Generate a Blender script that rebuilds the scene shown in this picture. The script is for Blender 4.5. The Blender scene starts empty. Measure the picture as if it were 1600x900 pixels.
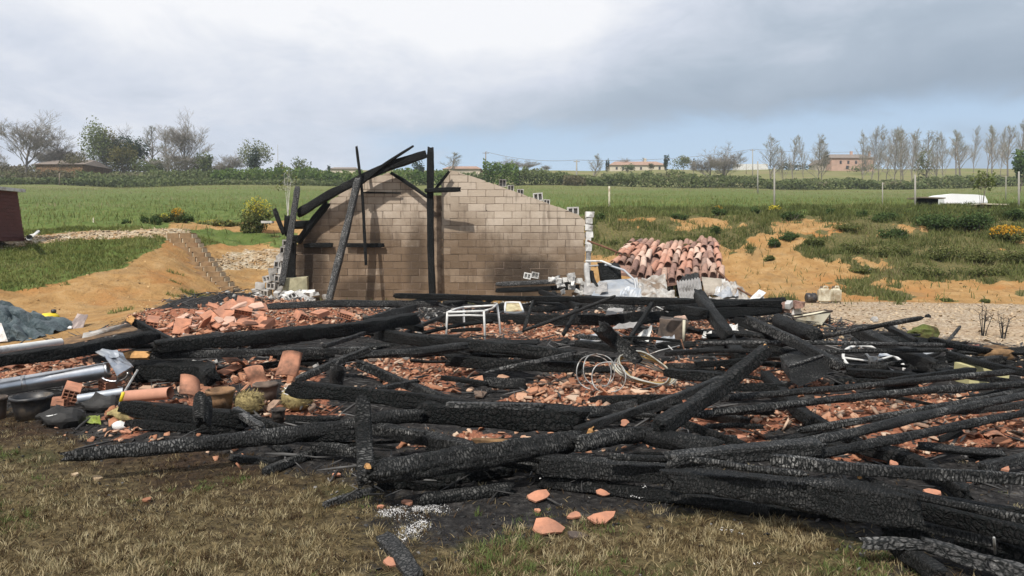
import bpy, bmesh, math, random
import numpy as np
from mathutils import Vector, Matrix, Quaternion

R = math.radians
rnd = random.Random(11)
nrs = np.random.RandomState(7)
scene = bpy.context.scene
COL = scene.collection

# ------------------------------------------------------------ camera
CAM_H = 1.7
PITCH = 3.58
cam_data = bpy.data.cameras.new('camera')
cam = bpy.data.objects.new('camera', cam_data)
COL.objects.link(cam)
cam.location = (0, 0, CAM_H)
cam.rotation_euler = (R(90 - PITCH), 0, 0)
cam_data.sensor_width = 36
cam_data.lens = 27
cam_data.clip_start = 0.05
cam_data.clip_end = 6000
scene.camera = cam

# ------------------------------------------------------------ light
SUN_EL, SUN_AZ = 50.0, -22.0       # light comes from behind the camera, left of it; azimuth = heading of the light
scene.view_settings.view_transform = 'Standard'
scene.view_settings.look = 'None'
scene.view_settings.exposure = 0.0
scene.view_settings.gamma = 1.0
sun_d = bpy.data.lights.new('sun', 'SUN')
sun_d.energy = 4.4
sun_d.angle = R(1.2)
sun_d.color = (1.0, 0.95, 0.88)
sun = bpy.data.objects.new('sun', sun_d)
COL.objects.link(sun)
_h = R(-SUN_AZ)
LD = Vector((math.sin(_h) * math.cos(R(SUN_EL)), math.cos(_h) * math.cos(R(SUN_EL)), -math.sin(R(SUN_EL))))
sun.rotation_euler = LD.to_track_quat('-Z', 'Y').to_euler()
sun.location = (-10, -20, 30)

# ------------------------------------------------------------ node helper
class NT:
    def __init__(s, tree):
        s.t = tree; s.n = tree.nodes; s.l = tree.links
    def node(s, typ, **kw):
        n = s.n.new(typ)
        for k, v in kw.items():
            if k.startswith('_'):
                setattr(n, k[1:], v)
        return n
    def put(s, sock, v):
        if v is None: return
        if hasattr(v, 'is_output') or isinstance(v, bpy.types.NodeSocket):
            s.l.new(v, sock)
        elif isinstance(v, (tuple, list)) and len(v) == 3 and sock.type == 'RGBA':
            sock.default_value = (*v, 1)
        else:
            sock.default_value = v
    def math(s, op, a, b=None, c=None, clamp=False):
        n = s.n.new('ShaderNodeMath'); n.operation = op; n.use_clamp = clamp
        s.put(n.inputs[0], a); s.put(n.inputs[1], b)
        if c is not None: s.put(n.inputs[2], c)
        return n.outputs[0]
    def mix(s, f, a, b, mode='MIX'):
        n = s.n.new('ShaderNodeMix'); n.data_type = 'RGBA'; n.blend_type = mode
        s.put(n.inputs[0], f); s.put(n.inputs[6], a); s.put(n.inputs[7], b)
        return n.outputs[2]
    def noise(s, vec, scale, detail=4, rough=0.55, dist=0.0, color=False):
        n = s.n.new('ShaderNodeTexNoise')
        s.put(n.inputs['Vector'], vec); n.inputs['Scale'].default_value = scale
        n.inputs['Detail'].default_value = detail; n.inputs['Roughness'].default_value = rough
        n.inputs['Distortion'].default_value = dist
        return n.outputs[1 if color else 0]
    def voro(s, vec, scale, feature='F1', out=0, rand=1.0):
        n = s.n.new('ShaderNodeTexVoronoi'); n.feature = feature
        s.put(n.inputs['Vector'], vec); n.inputs['Scale'].default_value = scale
        n.inputs['Randomness'].default_value = rand
        return n.outputs[out]
    def ramp(s, f, stops):
        n = s.n.new('ShaderNodeValToRGB'); s.put(n.inputs[0], f)
        e = n.color_ramp.elements
        while len(e) < len(stops): e.new(0.5)
        for i, (p, c) in enumerate(stops):
            e[i].position = p
            e[i].color = (*c, 1) if isinstance(c, (tuple, list)) else (c, c, c, 1)
        return n.outputs[0]
    def step(s, v, a, b):
        n = s.n.new('ShaderNodeMapRange'); n.interpolation_type = 'SMOOTHSTEP'
        s.put(n.inputs[0], v); n.inputs[1].default_value = a; n.inputs[2].default_value = b
        return n.outputs[0]
    def mapping(s, vec, scale=(1, 1, 1), rot=(0, 0, 0), loc=(0, 0, 0)):
        n = s.n.new('ShaderNodeMapping'); s.put(n.inputs[0], vec)
        n.inputs['Scale'].default_value = scale; n.inputs['Rotation'].default_value = rot
        n.inputs['Location'].default_value = loc
        return n.outputs[0]
    def obj(s):
        return s.n.new('ShaderNodeTexCoord').outputs['Object']
    def pos(s):
        return s.n.new('ShaderNodeNewGeometry').outputs['Position']
    def rand(s):
        return s.n.new('ShaderNodeObjectInfo').outputs['Random']
    def sep(s, v):
        n = s.n.new('ShaderNodeSeparateXYZ'); s.put(n.inputs[0], v); return n.outputs
    def attr(s, name):
        n = s.n.new('ShaderNodeAttribute'); n.attribute_name = name; return n
    def bump(s, h, strength=0.5, dist=0.02, normal=None):
        n = s.n.new('ShaderNodeBump'); s.put(n.inputs['Height'], h)
        n.inputs['Strength'].default_value = strength; n.inputs['Distance'].default_value = dist
        if normal is not None: s.put(n.inputs['Normal'], normal)
        return n.outputs[0]

def material(name):
    m = bpy.data.materials.new(name); m.use_nodes = True
    N = NT(m.node_tree)
    b = N.n['Principled BSDF']
    b.inputs['Specular IOR Level'].default_value = 0.35
    return m, N, b

def simple(name, col, rough=0.8, metal=0.0, var=0.25, scale=8.0, bumps=0.3, bdist=0.01, dirt=None, dirt_amt=0.5, spec=0.35, bscale=None):
    """a plain surface with grain, slow colour change and optional dirt patches"""
    m, N, b = material(name)
    o = N.obj()
    r = N.math('MULTIPLY', N.rand(), 17.0)
    add = N.n.new('ShaderNodeVectorMath'); add.operation = 'ADD'
    N.put(add.inputs[0], o); N.put(add.inputs[1], r)
    v = add.outputs[0]
    n1 = N.noise(v, scale, 5, 0.6)
    dark = tuple(c * (1 - var) for c in col); light = tuple(min(1, c * (1 + var)) for c in col)
    c = N.ramp(n1, [(0.3, dark), (0.7, light)])
    if dirt is not None:
        d = N.step(N.noise(v, scale * 0.37, 5, 0.7), 0.62 - dirt_amt * 0.25, 0.68)
        c = N.mix(d, c, dirt)
    N.put(b.inputs['Base Color'], c)
    b.inputs['Roughness'].default_value = rough
    b.inputs['Metallic'].default_value = metal
    b.inputs['Specular IOR Level'].default_value = spec
    N.put(b.inputs['Normal'], N.bump(N.noise(v, bscale or scale * 6, 4, 0.6), bumps, bdist))
    return m

# ------------------------------------------------------------ sky
def build_world():
    w = bpy.data.worlds.new('World'); scene.world = w; w.use_nodes = True
    N = NT(w.node_tree)
    bg = N.n['Background']
    sky = N.n.new('ShaderNodeTexSky'); sky.sky_type = 'NISHITA'; sky.sun_disc = False
    sky.sun_elevation = R(SUN_EL); sky.sun_rotation = R(180 + SUN_AZ * -1)
    sky.air_density = 1.0; sky.dust_density = 1.0; sky.ozone_density = 1.0
    d = N.n.new('ShaderNodeTexCoord').outputs['Generated']
    x, y, z = N.sep(d)
    zc = N.math('MAXIMUM', z, 0.0)
    den = N.math('ADD', zc, 0.22)
    cmb = N.n.new('ShaderNodeCombineXYZ')
    N.put(cmb.inputs[0], N.math('DIVIDE', x, den)); N.put(cmb.inputs[1], N.math('DIVIDE', y, den))
    p = cmb.outputs[0]
    big = N.noise(N.mapping(p, loc=(3.1, 0.7, 0)), 0.55, 3, 0.5, 0.2)
    mid = N.noise(N.mapping(p, loc=(7.7, 2.3, 0)), 1.5, 5, 0.55, 0.25)
    fine = N.noise(N.mapping(d, scale=(1, 1, 2.2), loc=(1, 4, 2)), 6.0, 8, 0.62, 0.35)
    # cloud deck: its lower edge stands a few degrees over the horizon, on the left it reaches down to it
    # edge height falls slowly towards the middle of the view
    edge = N.math('ADD', z, N.math('MULTIPLY', N.math('SUBTRACT', fine, 0.5), 0.075))
    edge = N.math('ADD', edge, N.math('MULTIPLY', x, -0.035))
    deck = N.step(edge, 0.121, 0.158)
    left = N.step(N.math('ADD', x, N.math('MULTIPLY', N.math('SUBTRACT', mid, 0.5), 0.25)), -0.08, -0.24)
    puffs = N.math('MULTIPLY', N.step(N.noise(N.mapping(d, scale=(1, 1, 2.4), loc=(2.5, 0, 0)), 9.0, 5, 0.5), 0.53, 0.66),
                   N.math('MULTIPLY', N.step(z, 0.14, 0.105), 0.62))
    mask = N.math('MAXIMUM', N.math('MAXIMUM', deck, N.math('MULTIPLY', left, 0.92)), puffs)
    hole = N.step(N.noise(N.mapping(p, loc=(5.2, 9.1, 0)), 0.9, 3, 0.5), 0.62, 0.78)
    mask = N.math('MULTIPLY', mask, N.math('SUBTRACT', 1.0, N.math('MULTIPLY', hole, 0.35)))
    # brightness of the cloud: thin and white in the middle, thick and grey to the right and at its base
    base = N.step(z, 0.135, 0.31)
    bright = N.math('ADD', N.math('MULTIPLY', base, 0.40), N.math('MULTIPLY', N.math('SUBTRACT', mid, 0.5), 0.55))
    bright = N.math('ADD', bright, N.math('MULTIPLY', N.math('SUBTRACT', fine, 0.5), 0.62))
    bright = N.math('ADD', bright, N.math('MULTIPLY', N.math('SUBTRACT', big, 0.5), 0.4))
    right = N.step(x, 0.02, 0.34)
    bright = N.math('ADD', bright, N.math('MULTIPLY', right, -0.34))
    bright = N.math('ADD', bright, N.math('MULTIPLY', N.step(x, 0.0, -0.3), 0.27))
    bright = N.math('ADD', bright, 0.33)
    # thin spot in the deck where the light comes through
    gx = N.math('POWER', N.math('DIVIDE', N.math('ADD', x, 0.07), 0.13), 2); gz = N.math('POWER', N.math('DIVIDE', N.math('SUBTRACT', z, 0.30), 0.13), 2)
    thin = N.math('POWER', 2.718, N.math('MULTIPLY', N.math('ADD', gx, gz), -1.0))
    bright = N.math('ADD', bright, N.math('MULTIPLY', thin, 0.25))
    cc = N.ramp(bright, [(0.0, (3.4, 4.2, 5.2)), (0.3, (4.5, 5.3, 6.3)), (0.58, (6.9, 7.4, 8.4)), (0.88, (9.6, 9.7, 10.0))])
    lowblue = N.mix(N.step(z, 0.02, 0.3), (5.8, 7.3, 9.0), (3.8, 5.6, 8.0))
    skyc = N.mix(0.9, sky.outputs[0], lowblue)
    c = N.mix(mask, skyc, cc)
    N.put(bg.inputs['Color'], c)
    bg.inputs['Strength'].default_value = 0.1
build_world()

# ------------------------------------------------------------ pixel rays -> world points
_p = R(PITCH)
FW = np.array([0, math.cos(_p), -math.sin(_p)]); UPV = np.array([0, math.sin(_p), math.cos(_p)])
def ray(px, py):
    return FW + (px - 800) / 1200 * np.array([1, 0, 0]) + (450 - py) / 1200 * UPV
def at(px, py, h=0.0):
    """point of the horizontal plane z=h seen at a place of the photograph"""
    d = ray(px, py)
    t = (h - CAM_H) / min(d[2], -1e-3)
    return Vector((d[0] * t, d[1] * t, h))
def atd(px, py, Y):
    """point at distance Y in front of the camera"""
    d = ray(px, py); t = Y / d[1]
    return Vector((d[0] * t, Y, CAM_H + d[2] * t))
def project(X, Y, Z):
    """numpy: world -> photograph"""
    Zr = Z - CAM_H
    dep = Y * math.cos(_p) - Zr * math.sin(_p)
    dep = np.maximum(dep, 0.05)
    up = Y * math.sin(_p) + Zr * math.cos(_p)
    return 800 + 1200 * X / dep, 450 - 1200 * up / dep

# ------------------------------------------------------------ numpy noise
_perm = nrs.rand(256, 256)
def vnoise(x, y, seed=0):
    x = np.asarray(x, float) + seed * 17.31; y = np.asarray(y, float) + seed * 5.77
    xi = np.floor(x).astype(int); yi = np.floor(y).astype(int)
    fx = x - xi; fy = y - yi
    fx = fx * fx * (3 - 2 * fx); fy = fy * fy * (3 - 2 * fy)
    a = _perm[xi % 256, yi % 256]; b = _perm[(xi + 1) % 256, yi % 256]
    c = _perm[xi % 256, (yi + 1) % 256]; d = _perm[(xi + 1) % 256, (yi + 1) % 256]
    return (a * (1 - fx) + b * fx) * (1 - fy) + (c * (1 - fx) + d * fx) * fy
def fbm(x, y, oct=4, seed=0):
    s = 0; a = 0.5; t = 0
    for o in range(oct):
        s = s + a * vnoise(np.asarray(x) * 2 ** o, np.asarray(y) * 2 ** o, seed + o * 3); t += a; a *= 0.5
    return s / t
def sstep(v, a, b):
    t = np.clip((v - a) / (b - a), 0, 1); return t * t * (3 - 2 * t)
def inpoly(px, py, poly):
    px = np.asarray(px); py = np.asarray(py)
    ins = np.zeros(px.shape, bool)
    n = len(poly)
    for i in range(n):
        x1, y1 = poly[i]; x2, y2 = poly[(i + 1) % n]
        if y1 == y2: continue
        cond = ((y1 > py) != (y2 > py)) & (px < (x2 - x1) * (py - y1) / (y2 - y1) + x1)
        ins ^= cond
    return ins

# ------------------------------------------------------------ mesh helpers
def world_loc(o):
    v = Vector((0, 0, 0))
    while o is not None:
        v += Vector(o.location); o = o.parent
    return v

def tag(o, label=None, cat=None, group=None, kind=None):
    if label: o['label'] = label
    if cat: o['category'] = cat
    if group: o['group'] = group
    if kind: o['kind'] = kind
    return o

def empty(name, loc, label=None, cat=None, group=None):
    o = bpy.data.objects.new(name, None); COL.objects.link(o)
    o.location = loc; o.empty_display_size = 0.2
    return tag(o, label, cat, group)

def mesh_from(name, verts, faces, mats, smooth=False, fmat=None):
    me = bpy.data.meshes.new(name)
    me.from_pydata([tuple(v) for v in verts], [], faces)
    for m in (mats if isinstance(mats, (list, tuple)) else [mats]):
        me.materials.append(m)
    if smooth:
        me.polygons.foreach_set('use_smooth', [True] * len(me.polygons))
    if fmat is not None:
        me.polygons.foreach_set('material_index', fmat)
    me.update()
    return me

def link(name, me, loc=(0, 0, 0), parent=None, rot=None):
    o = bpy.data.objects.new(name, me); COL.objects.link(o)
    o.parent = parent
    o.location = loc
    if rot is not None: o.rotation_euler = rot
    return o

def solid(name, verts, faces, mat, parent=None, smooth=False, label=None, cat=None, group=None, kind=None, fmat=None):
    """world-space mesh data -> one object whose origin sits at its base"""
    V = np.array([tuple(v) for v in verts], float)
    c = (V.min(0) + V.max(0)) / 2; c[2] = V[:, 2].min()
    me = mesh_from(name, V - c, faces, mat, smooth, fmat)
    pl = world_loc(parent) if parent is not None else Vector((0, 0, 0))
    o = link(name, me, Vector(c) - pl, parent)
    return tag(o, label, cat, group, kind)

def fast_mesh(name, V, F, mat, smooth=False, attrs=None, mats=None):
    """V (n,3) F (m,k) numpy"""
    me = bpy.data.meshes.new(name)
    k = F.shape[1]
    me.vertices.add(len(V)); me.vertices.foreach_set('co', V.astype(np.float32).ravel())
    me.loops.add(F.size); me.loops.foreach_set('vertex_index', F.astype(np.int32).ravel())
    me.polygons.add(len(F)); me.polygons.foreach_set('loop_start', np.arange(0, F.size, k, dtype=np.int32))
    me.polygons.foreach_set('loop_total', np.full(len(F), k, dtype=np.int32))
    if smooth: me.polygons.foreach_set('use_smooth', np.ones(len(F), bool))
    me.materials.append(mat)
    me.update(calc_edges=True)
    if attrs:
        for an, (typ, data) in attrs.items():
            a = me.attributes.new(an, typ, 'POINT')
            a.data.foreach_set('color' if typ == 'FLOAT_COLOR' else 'value', np.asarray(data, np.float32).ravel())
    return me

class MB:
    """collects pieces into one mesh"""
    def __init__(s): s.v = []; s.f = []; s.m = []
    def add(s, verts, faces, mi=0):
        k = len(s.v); s.v += [tuple(v) for v in verts]; s.f += [tuple(i + k for i in f) for f in faces]; s.m += [mi] * len(faces); return s
    def box(s, c, size, rz=0, rx=0, ry=0, mi=0, jit=0):
        M = Matrix.Translation(Vector(c)) @ Matrix.Rotation(rz, 4, 'Z') @ Matrix.Rotation(ry, 4, 'Y') @ Matrix.Rotation(rx, 4, 'X')
        vs = []
        for dx in (-.5, .5):
            for dy in (-.5, .5):
                for dz in (-.5, .5):
                    vs.append(M @ Vector((dx * size[0] + rnd.uniform(-jit, jit), dy * size[1] + rnd.uniform(-jit, jit), dz * size[2] + rnd.uniform(-jit, jit))))
        return s.add(vs, [(0, 1, 3, 2), (4, 6, 7, 5), (0, 4, 5, 1), (2, 3, 7, 6), (0, 2, 6, 4), (1, 5, 7, 3)], mi)
    def tube(s, pts, r, n=8, mi=0, cap=True, closed=False):
        pts = [Vector(p) for p in pts]; L = len(pts); rings = []
        rr = r if isinstance(r, (list, tuple)) else [r] * L
        prevn = None
        for i, p in enumerate(pts):
            if closed: t = pts[(i + 1) % L] - pts[i - 1]
            else: t = pts[min(i + 1, L - 1)] - pts[max(i - 1, 0)]
            if t.length < 1e-9: t = Vector((0, 0, 1))
            t.normalize()
            if prevn is None:
                a = Vector((0, 0, 1)) if abs(t.z) < 0.9 else Vector((1, 0, 0))
                nn = t.cross(a).normalized()
            else:
                nn = (prevn - t * prevn.dot(t)).normalized()
            prevn = nn; bb = t.cross(nn)
            rings.append([p + (nn * math.cos(2 * math.pi * k / n) + bb * math.sin(2 * math.pi * k / n)) * rr[i] for k in range(n)])
        vs = [v for ring in rings for v in ring]; fs = []
        for i in range(L if closed else L - 1):
            j = (i + 1) % L
            for k in range(n):
                fs.append((i * n + k, i * n + (k + 1) % n, j * n + (k + 1) % n, j * n + k))
        if cap and not closed:
            fs.append(tuple(range(n - 1, -1, -1))); fs.append(tuple((L - 1) * n + k for k in range(n)))
        return s.add(vs, fs, mi)
    def lathe(s, c, prof, n=16, mi=0, M=None):
        """prof: (r, z) list; c: base centre"""
        c = Vector(c); vs = []; fs = []
        for r_, z_ in prof:
            for k in range(n):
                a = 2 * math.pi * k / n
                v = Vector((r_ * math.cos(a), r_ * math.sin(a), z_))
                if M is not None: v = M @ v
                vs.append(c + v)
        for i in range(len(prof) - 1):
            for k in range(n):
                fs.append((i * n + k, i * n + (k + 1) % n, (i + 1) * n + (k + 1) % n, (i + 1) * n + k))
        fs.append(tuple(range(n - 1, -1, -1))); fs.append(tuple((len(prof) - 1) * n + k for k in range(n)))
        return s.add(vs, fs, mi)
    def build(s, name, mat, parent=None, smooth=False, **kw):
        return solid(name, s.v, s.f, mat, parent, smooth, fmat=s.m if any(s.m) else None, **kw)

def copy_tree(o, parent=None):
    c = o.copy(); COL.objects.link(c); c.parent = parent
    for ch in o.children: copy_tree(ch, c)
    return c
# ------------------------------------------------------------ terrain height
# columns across the view; each lists (distance, height)
def _zy(y, d):
    q = ray(800, y); return CAM_H + q[2] / q[1] * d
_cols = {
    -900: [(4, 0), (7, 0.8), (14, 1.5), (24, 2.0), (40, 'y335'), (80, 'y305'), (150, 'y290'), (200, 'y276'), (265, 'y267')],
    -150: [(13.5, 0), (16, .6), (22.5, 1.4), (25.5, 'y368'), (28, 'y360'), (40, 'y335'), (80, 'y305'), (150, 'y290'), (200, 'y276'), (265, 'y267')],
    0: [(15.6, 0), (17.7, 'y455'), (23, 'y388'), (25.5, 'y368'), (28, 'y360'), (40, 'y335'), (80, 'y305'), (150, 'y290'), (200, 'y276'), (265, 'y267')],
    130: [(16.6, 0), (19.6, 'y430'), (23.3, 'y385'), (25.5, 'y370'), (28, 'y357'), (40, 'y333'), (80, 'y305'), (150, 'y290'), (200, 'y276'), (265, 'y267')],
    250: [(17.8, 0), (22.5, 'y394'), (24.5, 'y374'), (27, 'y356'), (30, 'y348'), (40, 'y332'), (80, 'y305'), (150, 'y290'), (200, 'y276'), (265, 'y267')],
    350: [(21.5, 0), (25.5, 'y410'), (28, 'y386'), (30, 'y362'), (32, 'y352'), (40, 'y334'), (80, 'y305'), (150, 'y290'), (200, 'y276'), (265, 'y267')],
    430: [(23.0, 0), (26, 'y424'), (28, 'y402'), (30, 'y384'), (32, 'y358'), (40, 'y334'), (80, 'y305'), (150, 'y290'), (200, 'y276'), (265, 'y267')],
    800: [(24.8, 0), (27, 'y405'), (29, 'y372'), (32, 'y346'), (40, 'y332'), (80, 'y306'), (150, 'y291'), (200, 'y276'), (265, 'y266')],
    950: [(24.2, 0), (27, 'y400'), (29, 'y366'), (31, 'y337'), (33, 'y331'), (80, 'y306'), (150, 'y292'), (200, 'y278'), (265, 'y265')],
    1100: [(24.0, 0), (27, 'y396'), (29, 'y362'), (31, 'y336'), (33, 'y330'), (80, 'y307'), (150, 'y293'), (200, 'y278'), (265, 'y265')],
    1200: [(22.0, 0), (24.5, 'y425'), (27, 'y378'), (29.5, 'y344'), (32, 'y331'), (80, 'y309'), (150, 'y296'), (200, 'y280'), (265, 'y265')],
    1400: [(20.8, 0), (23.2, 'y436'), (26, 'y384'), (28.5, 'y342'), (32, 'y328'), (80, 'y310'), (150, 'y298'), (200, 'y281'), (265, 'y264')],
    1600: [(20.2, 0), (22.6, 'y438'), (25, 'y390'), (28, 'y345'), (32, 'y330'), (80, 'y308'), (150, 'y292'), (200, 'y279'), (265, 'y263')],
    2500: [(19.0, 0), (21.6, 1.0), (25, 1.9), (28, 2.3), (32, 2.8), (80, 6.8), (150, 'y292'), (200, 'y279'), (265, 'y263')],
}
_dt = np.concatenate([np.arange(0, 45, 0.5), np.arange(45, 400, 5), [600, 1200, 3000]])
_us = sorted(_cols)
_tab = []
for u in _us:
    pts = [(d, _zy(float(z[1:]), d) if isinstance(z, str) else z) for d, z in _cols[u]]
    d = [0] + [p[0] for p in pts] + [330, 3000]; z = [0] + [p[1] for p in pts] + [pts[-1][1] + 1.5, pts[-1][1] + 1.5]
    row = np.interp(_dt, d, z)
    k = np.array([1, 2, 3, 2, 1]) / 9.0
    sm = np.convolve(np.pad(row, 2, mode='edge'), k, 'valid')
    row = np.where((_dt < 44) & (_dt > 3), sm, row)
    _tab.append(row)
_tab = np.array(_tab)
_iu = np.arange(-900, 2501, 20); _tabf = np.array([np.interp(_iu, _us, _tab[:, j]) for j in range(len(_dt))])   # (d,u)
def _sm(a, n):
    k = np.ones(n) / n; return np.array([np.convolve(np.pad(r, n // 2, mode='edge'), k, 'valid') for r in a])
_tabf = _sm(_tabf, 5)
def H0(X, Y):
    X = np.asarray(X, float); Y = np.asarray(Y, float)
    d = np.clip(Y, 0, 2999); u = 800 + 1200 * X / np.maximum(Y, 2.0)
    ui = (np.clip(u, -899.9, 2499.9) + 900) / 20; u0 = np.floor(ui).astype(int); fu = ui - u0
    u1 = np.minimum(u0 + 1, len(_iu) - 1)
    di = np.searchsorted(_dt, d, side='right') - 1; di = np.clip(di, 0, len(_dt) - 2)
    fd = (d - _dt[di]) / (_dt[di + 1] - _dt[di])
    T = _tabf
    return (T[di, u0] * (1 - fu) + T[di, u1] * fu) * (1 - fd) + (T[di + 1, u0] * (1 - fu) + T[di + 1, u1] * fu) * fd
# the burnt footprint and the heaps of rubble, as seen in the photograph, laid on the ground
def gpoly(pts, h=0.0): return [tuple(at(x, y, h)[:2]) for x, y in pts]
FOOT = gpoly([(-120, 640), (0, 560), (215, 518), (300, 492), (420, 479), (915, 474), (1130, 478), (1260, 500), (1400, 530), (1760, 580), (1900, 680), (2100, 900), (1480, 905), (1340, 840), (1100, 790), (880, 800), (600, 760), (420, 730), (170, 705), (40, 668)])
def poly_soft(X, Y, poly, amt, sc, seed):
    wx = (fbm(X * sc, Y * sc, 3, seed) - .5) * amt; wy = (fbm(X * sc, Y * sc, 3, seed + 9) - .5) * amt
    return inpoly(X + wx, Y + wy, poly)
HEAP = at(340, 505, 0.0)
def H(X, Y):
    X = np.asarray(X, float); Y = np.asarray(Y, float)
    z = H0(X, Y)
    slope = sstep(z, 0.05, 0.5)
    far = sstep(Y, 40, 120)
    z = z + (fbm(X * .9, Y * .9, 4, 3) - .5) * (0.05 + 0.34 * slope * (1 - far)) + (fbm(X * .05, Y * .05, 3, 8) - .5) * 1.2 * far
    z = z + (fbm(X * 4, Y * 4, 3, 5) - .5) * (0.03 + .09 * slope) * (1 - far)
    dh = ((X - HEAP.x) / 2.6) ** 2 + ((Y - HEAP.y) / 2.2) ** 2
    z = z + 0.42 * np.exp(-dh * 1.3)
    # debris bed
    bx = sstep(Y, 5.6, 8) * (1 - sstep(Y, 17, 20)) * (1 - sstep(np.abs(X - Y * .1), 5 + Y * .15, 8 + Y * .2))
    z = z + bx * (0.04 + 0.16 * fbm(X * 1.3, Y * 1.3, 3, 21))
    # rear strip below the gable wall
    return z
def h1(x, y): return float(H(np.array([x]), np.array([y]))[0])

# ------------------------------------------------------------ ground sheet
def axis(dense_lo, dense_hi, step, far_lo, far_hi, grow=1.12):
    a = list(np.arange(dense_lo, dense_hi, step)); s = step; v = a[-1]
    while v < far_hi: s *= grow; v += s; a.append(v)
    s = step; v = a[0]; lo = []
    while v > far_lo: s *= grow; v -= s; lo.append(v)
    return np.array(lo[::-1] + a)
GX = axis(-24, 26, 0.14, -2500, 2500, 1.045); GY = axis(3.0, 36, 0.11, -300, 3000, 1.035)
XX, YY = np.meshgrid(GX, GY); ZZ = H(XX, YY)
px, py = project(XX, YY, ZZ)
px = np.where(YY < 1.5, 800, px)
nz = fbm(XX * .7, YY * .7, 5, 31); nf = fbm(XX * 2.6, YY * 2.6, 4, 37)
zr = H0(XX, YY)
def edge_mask(pyv, ylist, soft):
    """1 above (farther than) the line through ylist [(px,py)...]"""
    line = np.interp(px, [a for a, b in ylist], [b for a, b in ylist])
    n = (fbm(XX * 1.1, YY * 1.1, 4, 47) - .5) * soft * 2.2
    return sstep(line - pyv + n, -soft * .5, soft * .5)
field = edge_mask(py, [(-400, 366), (0, 366), (130, 360), (200, 350), (330, 348), (430, 344), (800, 344), (950, 341), (1100, 342), (1250, 345), (1400, 352), (1600, 360), (2000, 365)], 8) * (YY > 20)
# left grass terrace
terr = edge_mask(py, [(-400, 470), (0, 452), (90, 440), (170, 422), (250, 392), (262, 372), (270, 300)], 12) * (YY > 10) * (px < 275)
path = np.clip(1 - np.abs(py - np.interp(px, [-50, 0, 60, 130, 260, 300], [388, 384, 374, 368, 364, 364])) / 9, 0, 1) * (YY > 15) * (px < 300)
terr = terr * (1 - sstep(path, 0.05, .4))
# scattered greens on the banks
mid = np.clip(1 - np.abs(py - np.interp(px, [300, 350, 430, 460], [380, 372, 374, 372])) / 24, 0, 1) * (px > 295) * (px < 465) * (YY > 22)
mid = sstep(mid + (nz - .5) * 1.6, .25, .6)
rb = (sstep(px, 900, 930)) * (YY > 20) * (py < 480)
lim = np.interp(px, [900, 1000, 1130, 1180, 1240, 1300, 1400, 1600, 1900], [402, 408, 402, 400, 405, 430, 440, 447, 450])
dens = np.interp(px, [900, 1000, 1150, 1240, 1330, 1600], [.78, .76, .60, .52, .74, .90])
right_g = rb * sstep(nz + (nf - .5) * .5 + (dens - .55) * .6 - .42 + sstep(lim - py, -4, 22) * .28 - .28, .0, .09)
green = np.clip(np.maximum.reduce([field, terr, mid * .9, right_g]), 0, 1)
green = np.where(YY > 36, 1, green)
green = np.where((YY < 2), .5, green)
# lawn in front: dry, scorched towards the fire
foot = inpoly(XX + (fbm(XX * 1.2, YY * 1.2, 3, 61) - .5) * .9, YY + (fbm(XX * 1.2, YY * 1.2, 3, 67) - .5) * .8, FOOT).astype(float)
ashpatch = inpoly(px + (nz - .5) * 120, py + (nf - .5) * 60, [(540, 740), (900, 770), (1180, 790), (1500, 850), (1600, 860), (1600, 800), (700, 720)])
ashp2 = inpoly(px + (nz - .5) * 70, py + (nf - .5) * 50, [(575, 740), (900, 760), (880, 830), (700, 850), (665, 930), (610, 930)])
ash = np.clip(foot + (ashpatch | ashp2) * .9 * (YY < 8), 0, 1)
ash = np.where(YY < 3, 0, ash)
lawnlim = np.interp(px, [-300, 0, 60, 600, 1400, 2000], [655, 655, 670, 700, 700, 700])
lawn = ((YY < 12) & (YY > -300) & (zr < .2) & (py > lawnlim - 25)) | (YY < 3)
lawn = lawn.astype(float)
scorch = np.interp(py, [650, 700, 760, 830, 900], [.85, .72, .42, .15, .02]) + (nz - .5) * .9
scorch = np.clip(scorch, 0, 1)
gravel = inpoly(px + (nz - .5) * 40, py, [(1120, 482), (1240, 471), (1400, 472), (1700, 478), (2600, 500), (2600, 590), (1600, 570), (1460, 548), (1300, 545), (1180, 520)]).astype(float) * (zr < .35) * (YY > 8)
tdens = fbm(XX * .8, YY * .8, 4, 71)
wpx = px + (nz - .5) * 70; wpy = py + (nf - .5) * 26
rich = np.zeros(px.shape)
for pl_, wgt in [([(560, 560), (900, 566), (1085, 565), (1110, 600), (1040, 640), (890, 640), (740, 622), (620, 612)], 1.0), ([(640, 500), (1140, 503), (1140, 535), (640, 528)], .7),
        ([(1090, 672), (1260, 628), (1480, 600), (1620, 610), (1620, 690), (1400, 712), (1270, 735), (1120, 700)], .85), ([(200, 490), (430, 462), (570, 484), (640, 500), (430, 525), (240, 528)], 1.0),
        ([(0, 552), (200, 545), (200, 600), (0, 625)], .75), ([(180, 585), (520, 555), (540, 650), (300, 650), (180, 690)], .65), ([(1130, 545), (1310, 560), (1300, 600), (1130, 610)], .7), ([(620, 680), (740, 678), (880, 700), (640, 702)], .6), ([(1050, 640), (1130, 625), (1130, 660), (1040, 668)], .6)]:
    rich = np.maximum(rich, inpoly(wpx, wpy, pl_) * wgt)
tile = foot * np.clip(rich * sstep(tdens + .12, .40, .55) + .16 * sstep(tdens, .5, .62), 0, 1) * sstep(py, 462, 480) * (1 - sstep(py, 705, 745))
stones = sstep(path, .1, .5)
stones = np.maximum(stones, inpoly(px + (nf - .5) * 16, py + (nf - .5) * 8, [(330, 408), (360, 396), (440, 388), (440, 418), (340, 422)]) * 1.0 * (YY > 20))
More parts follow.
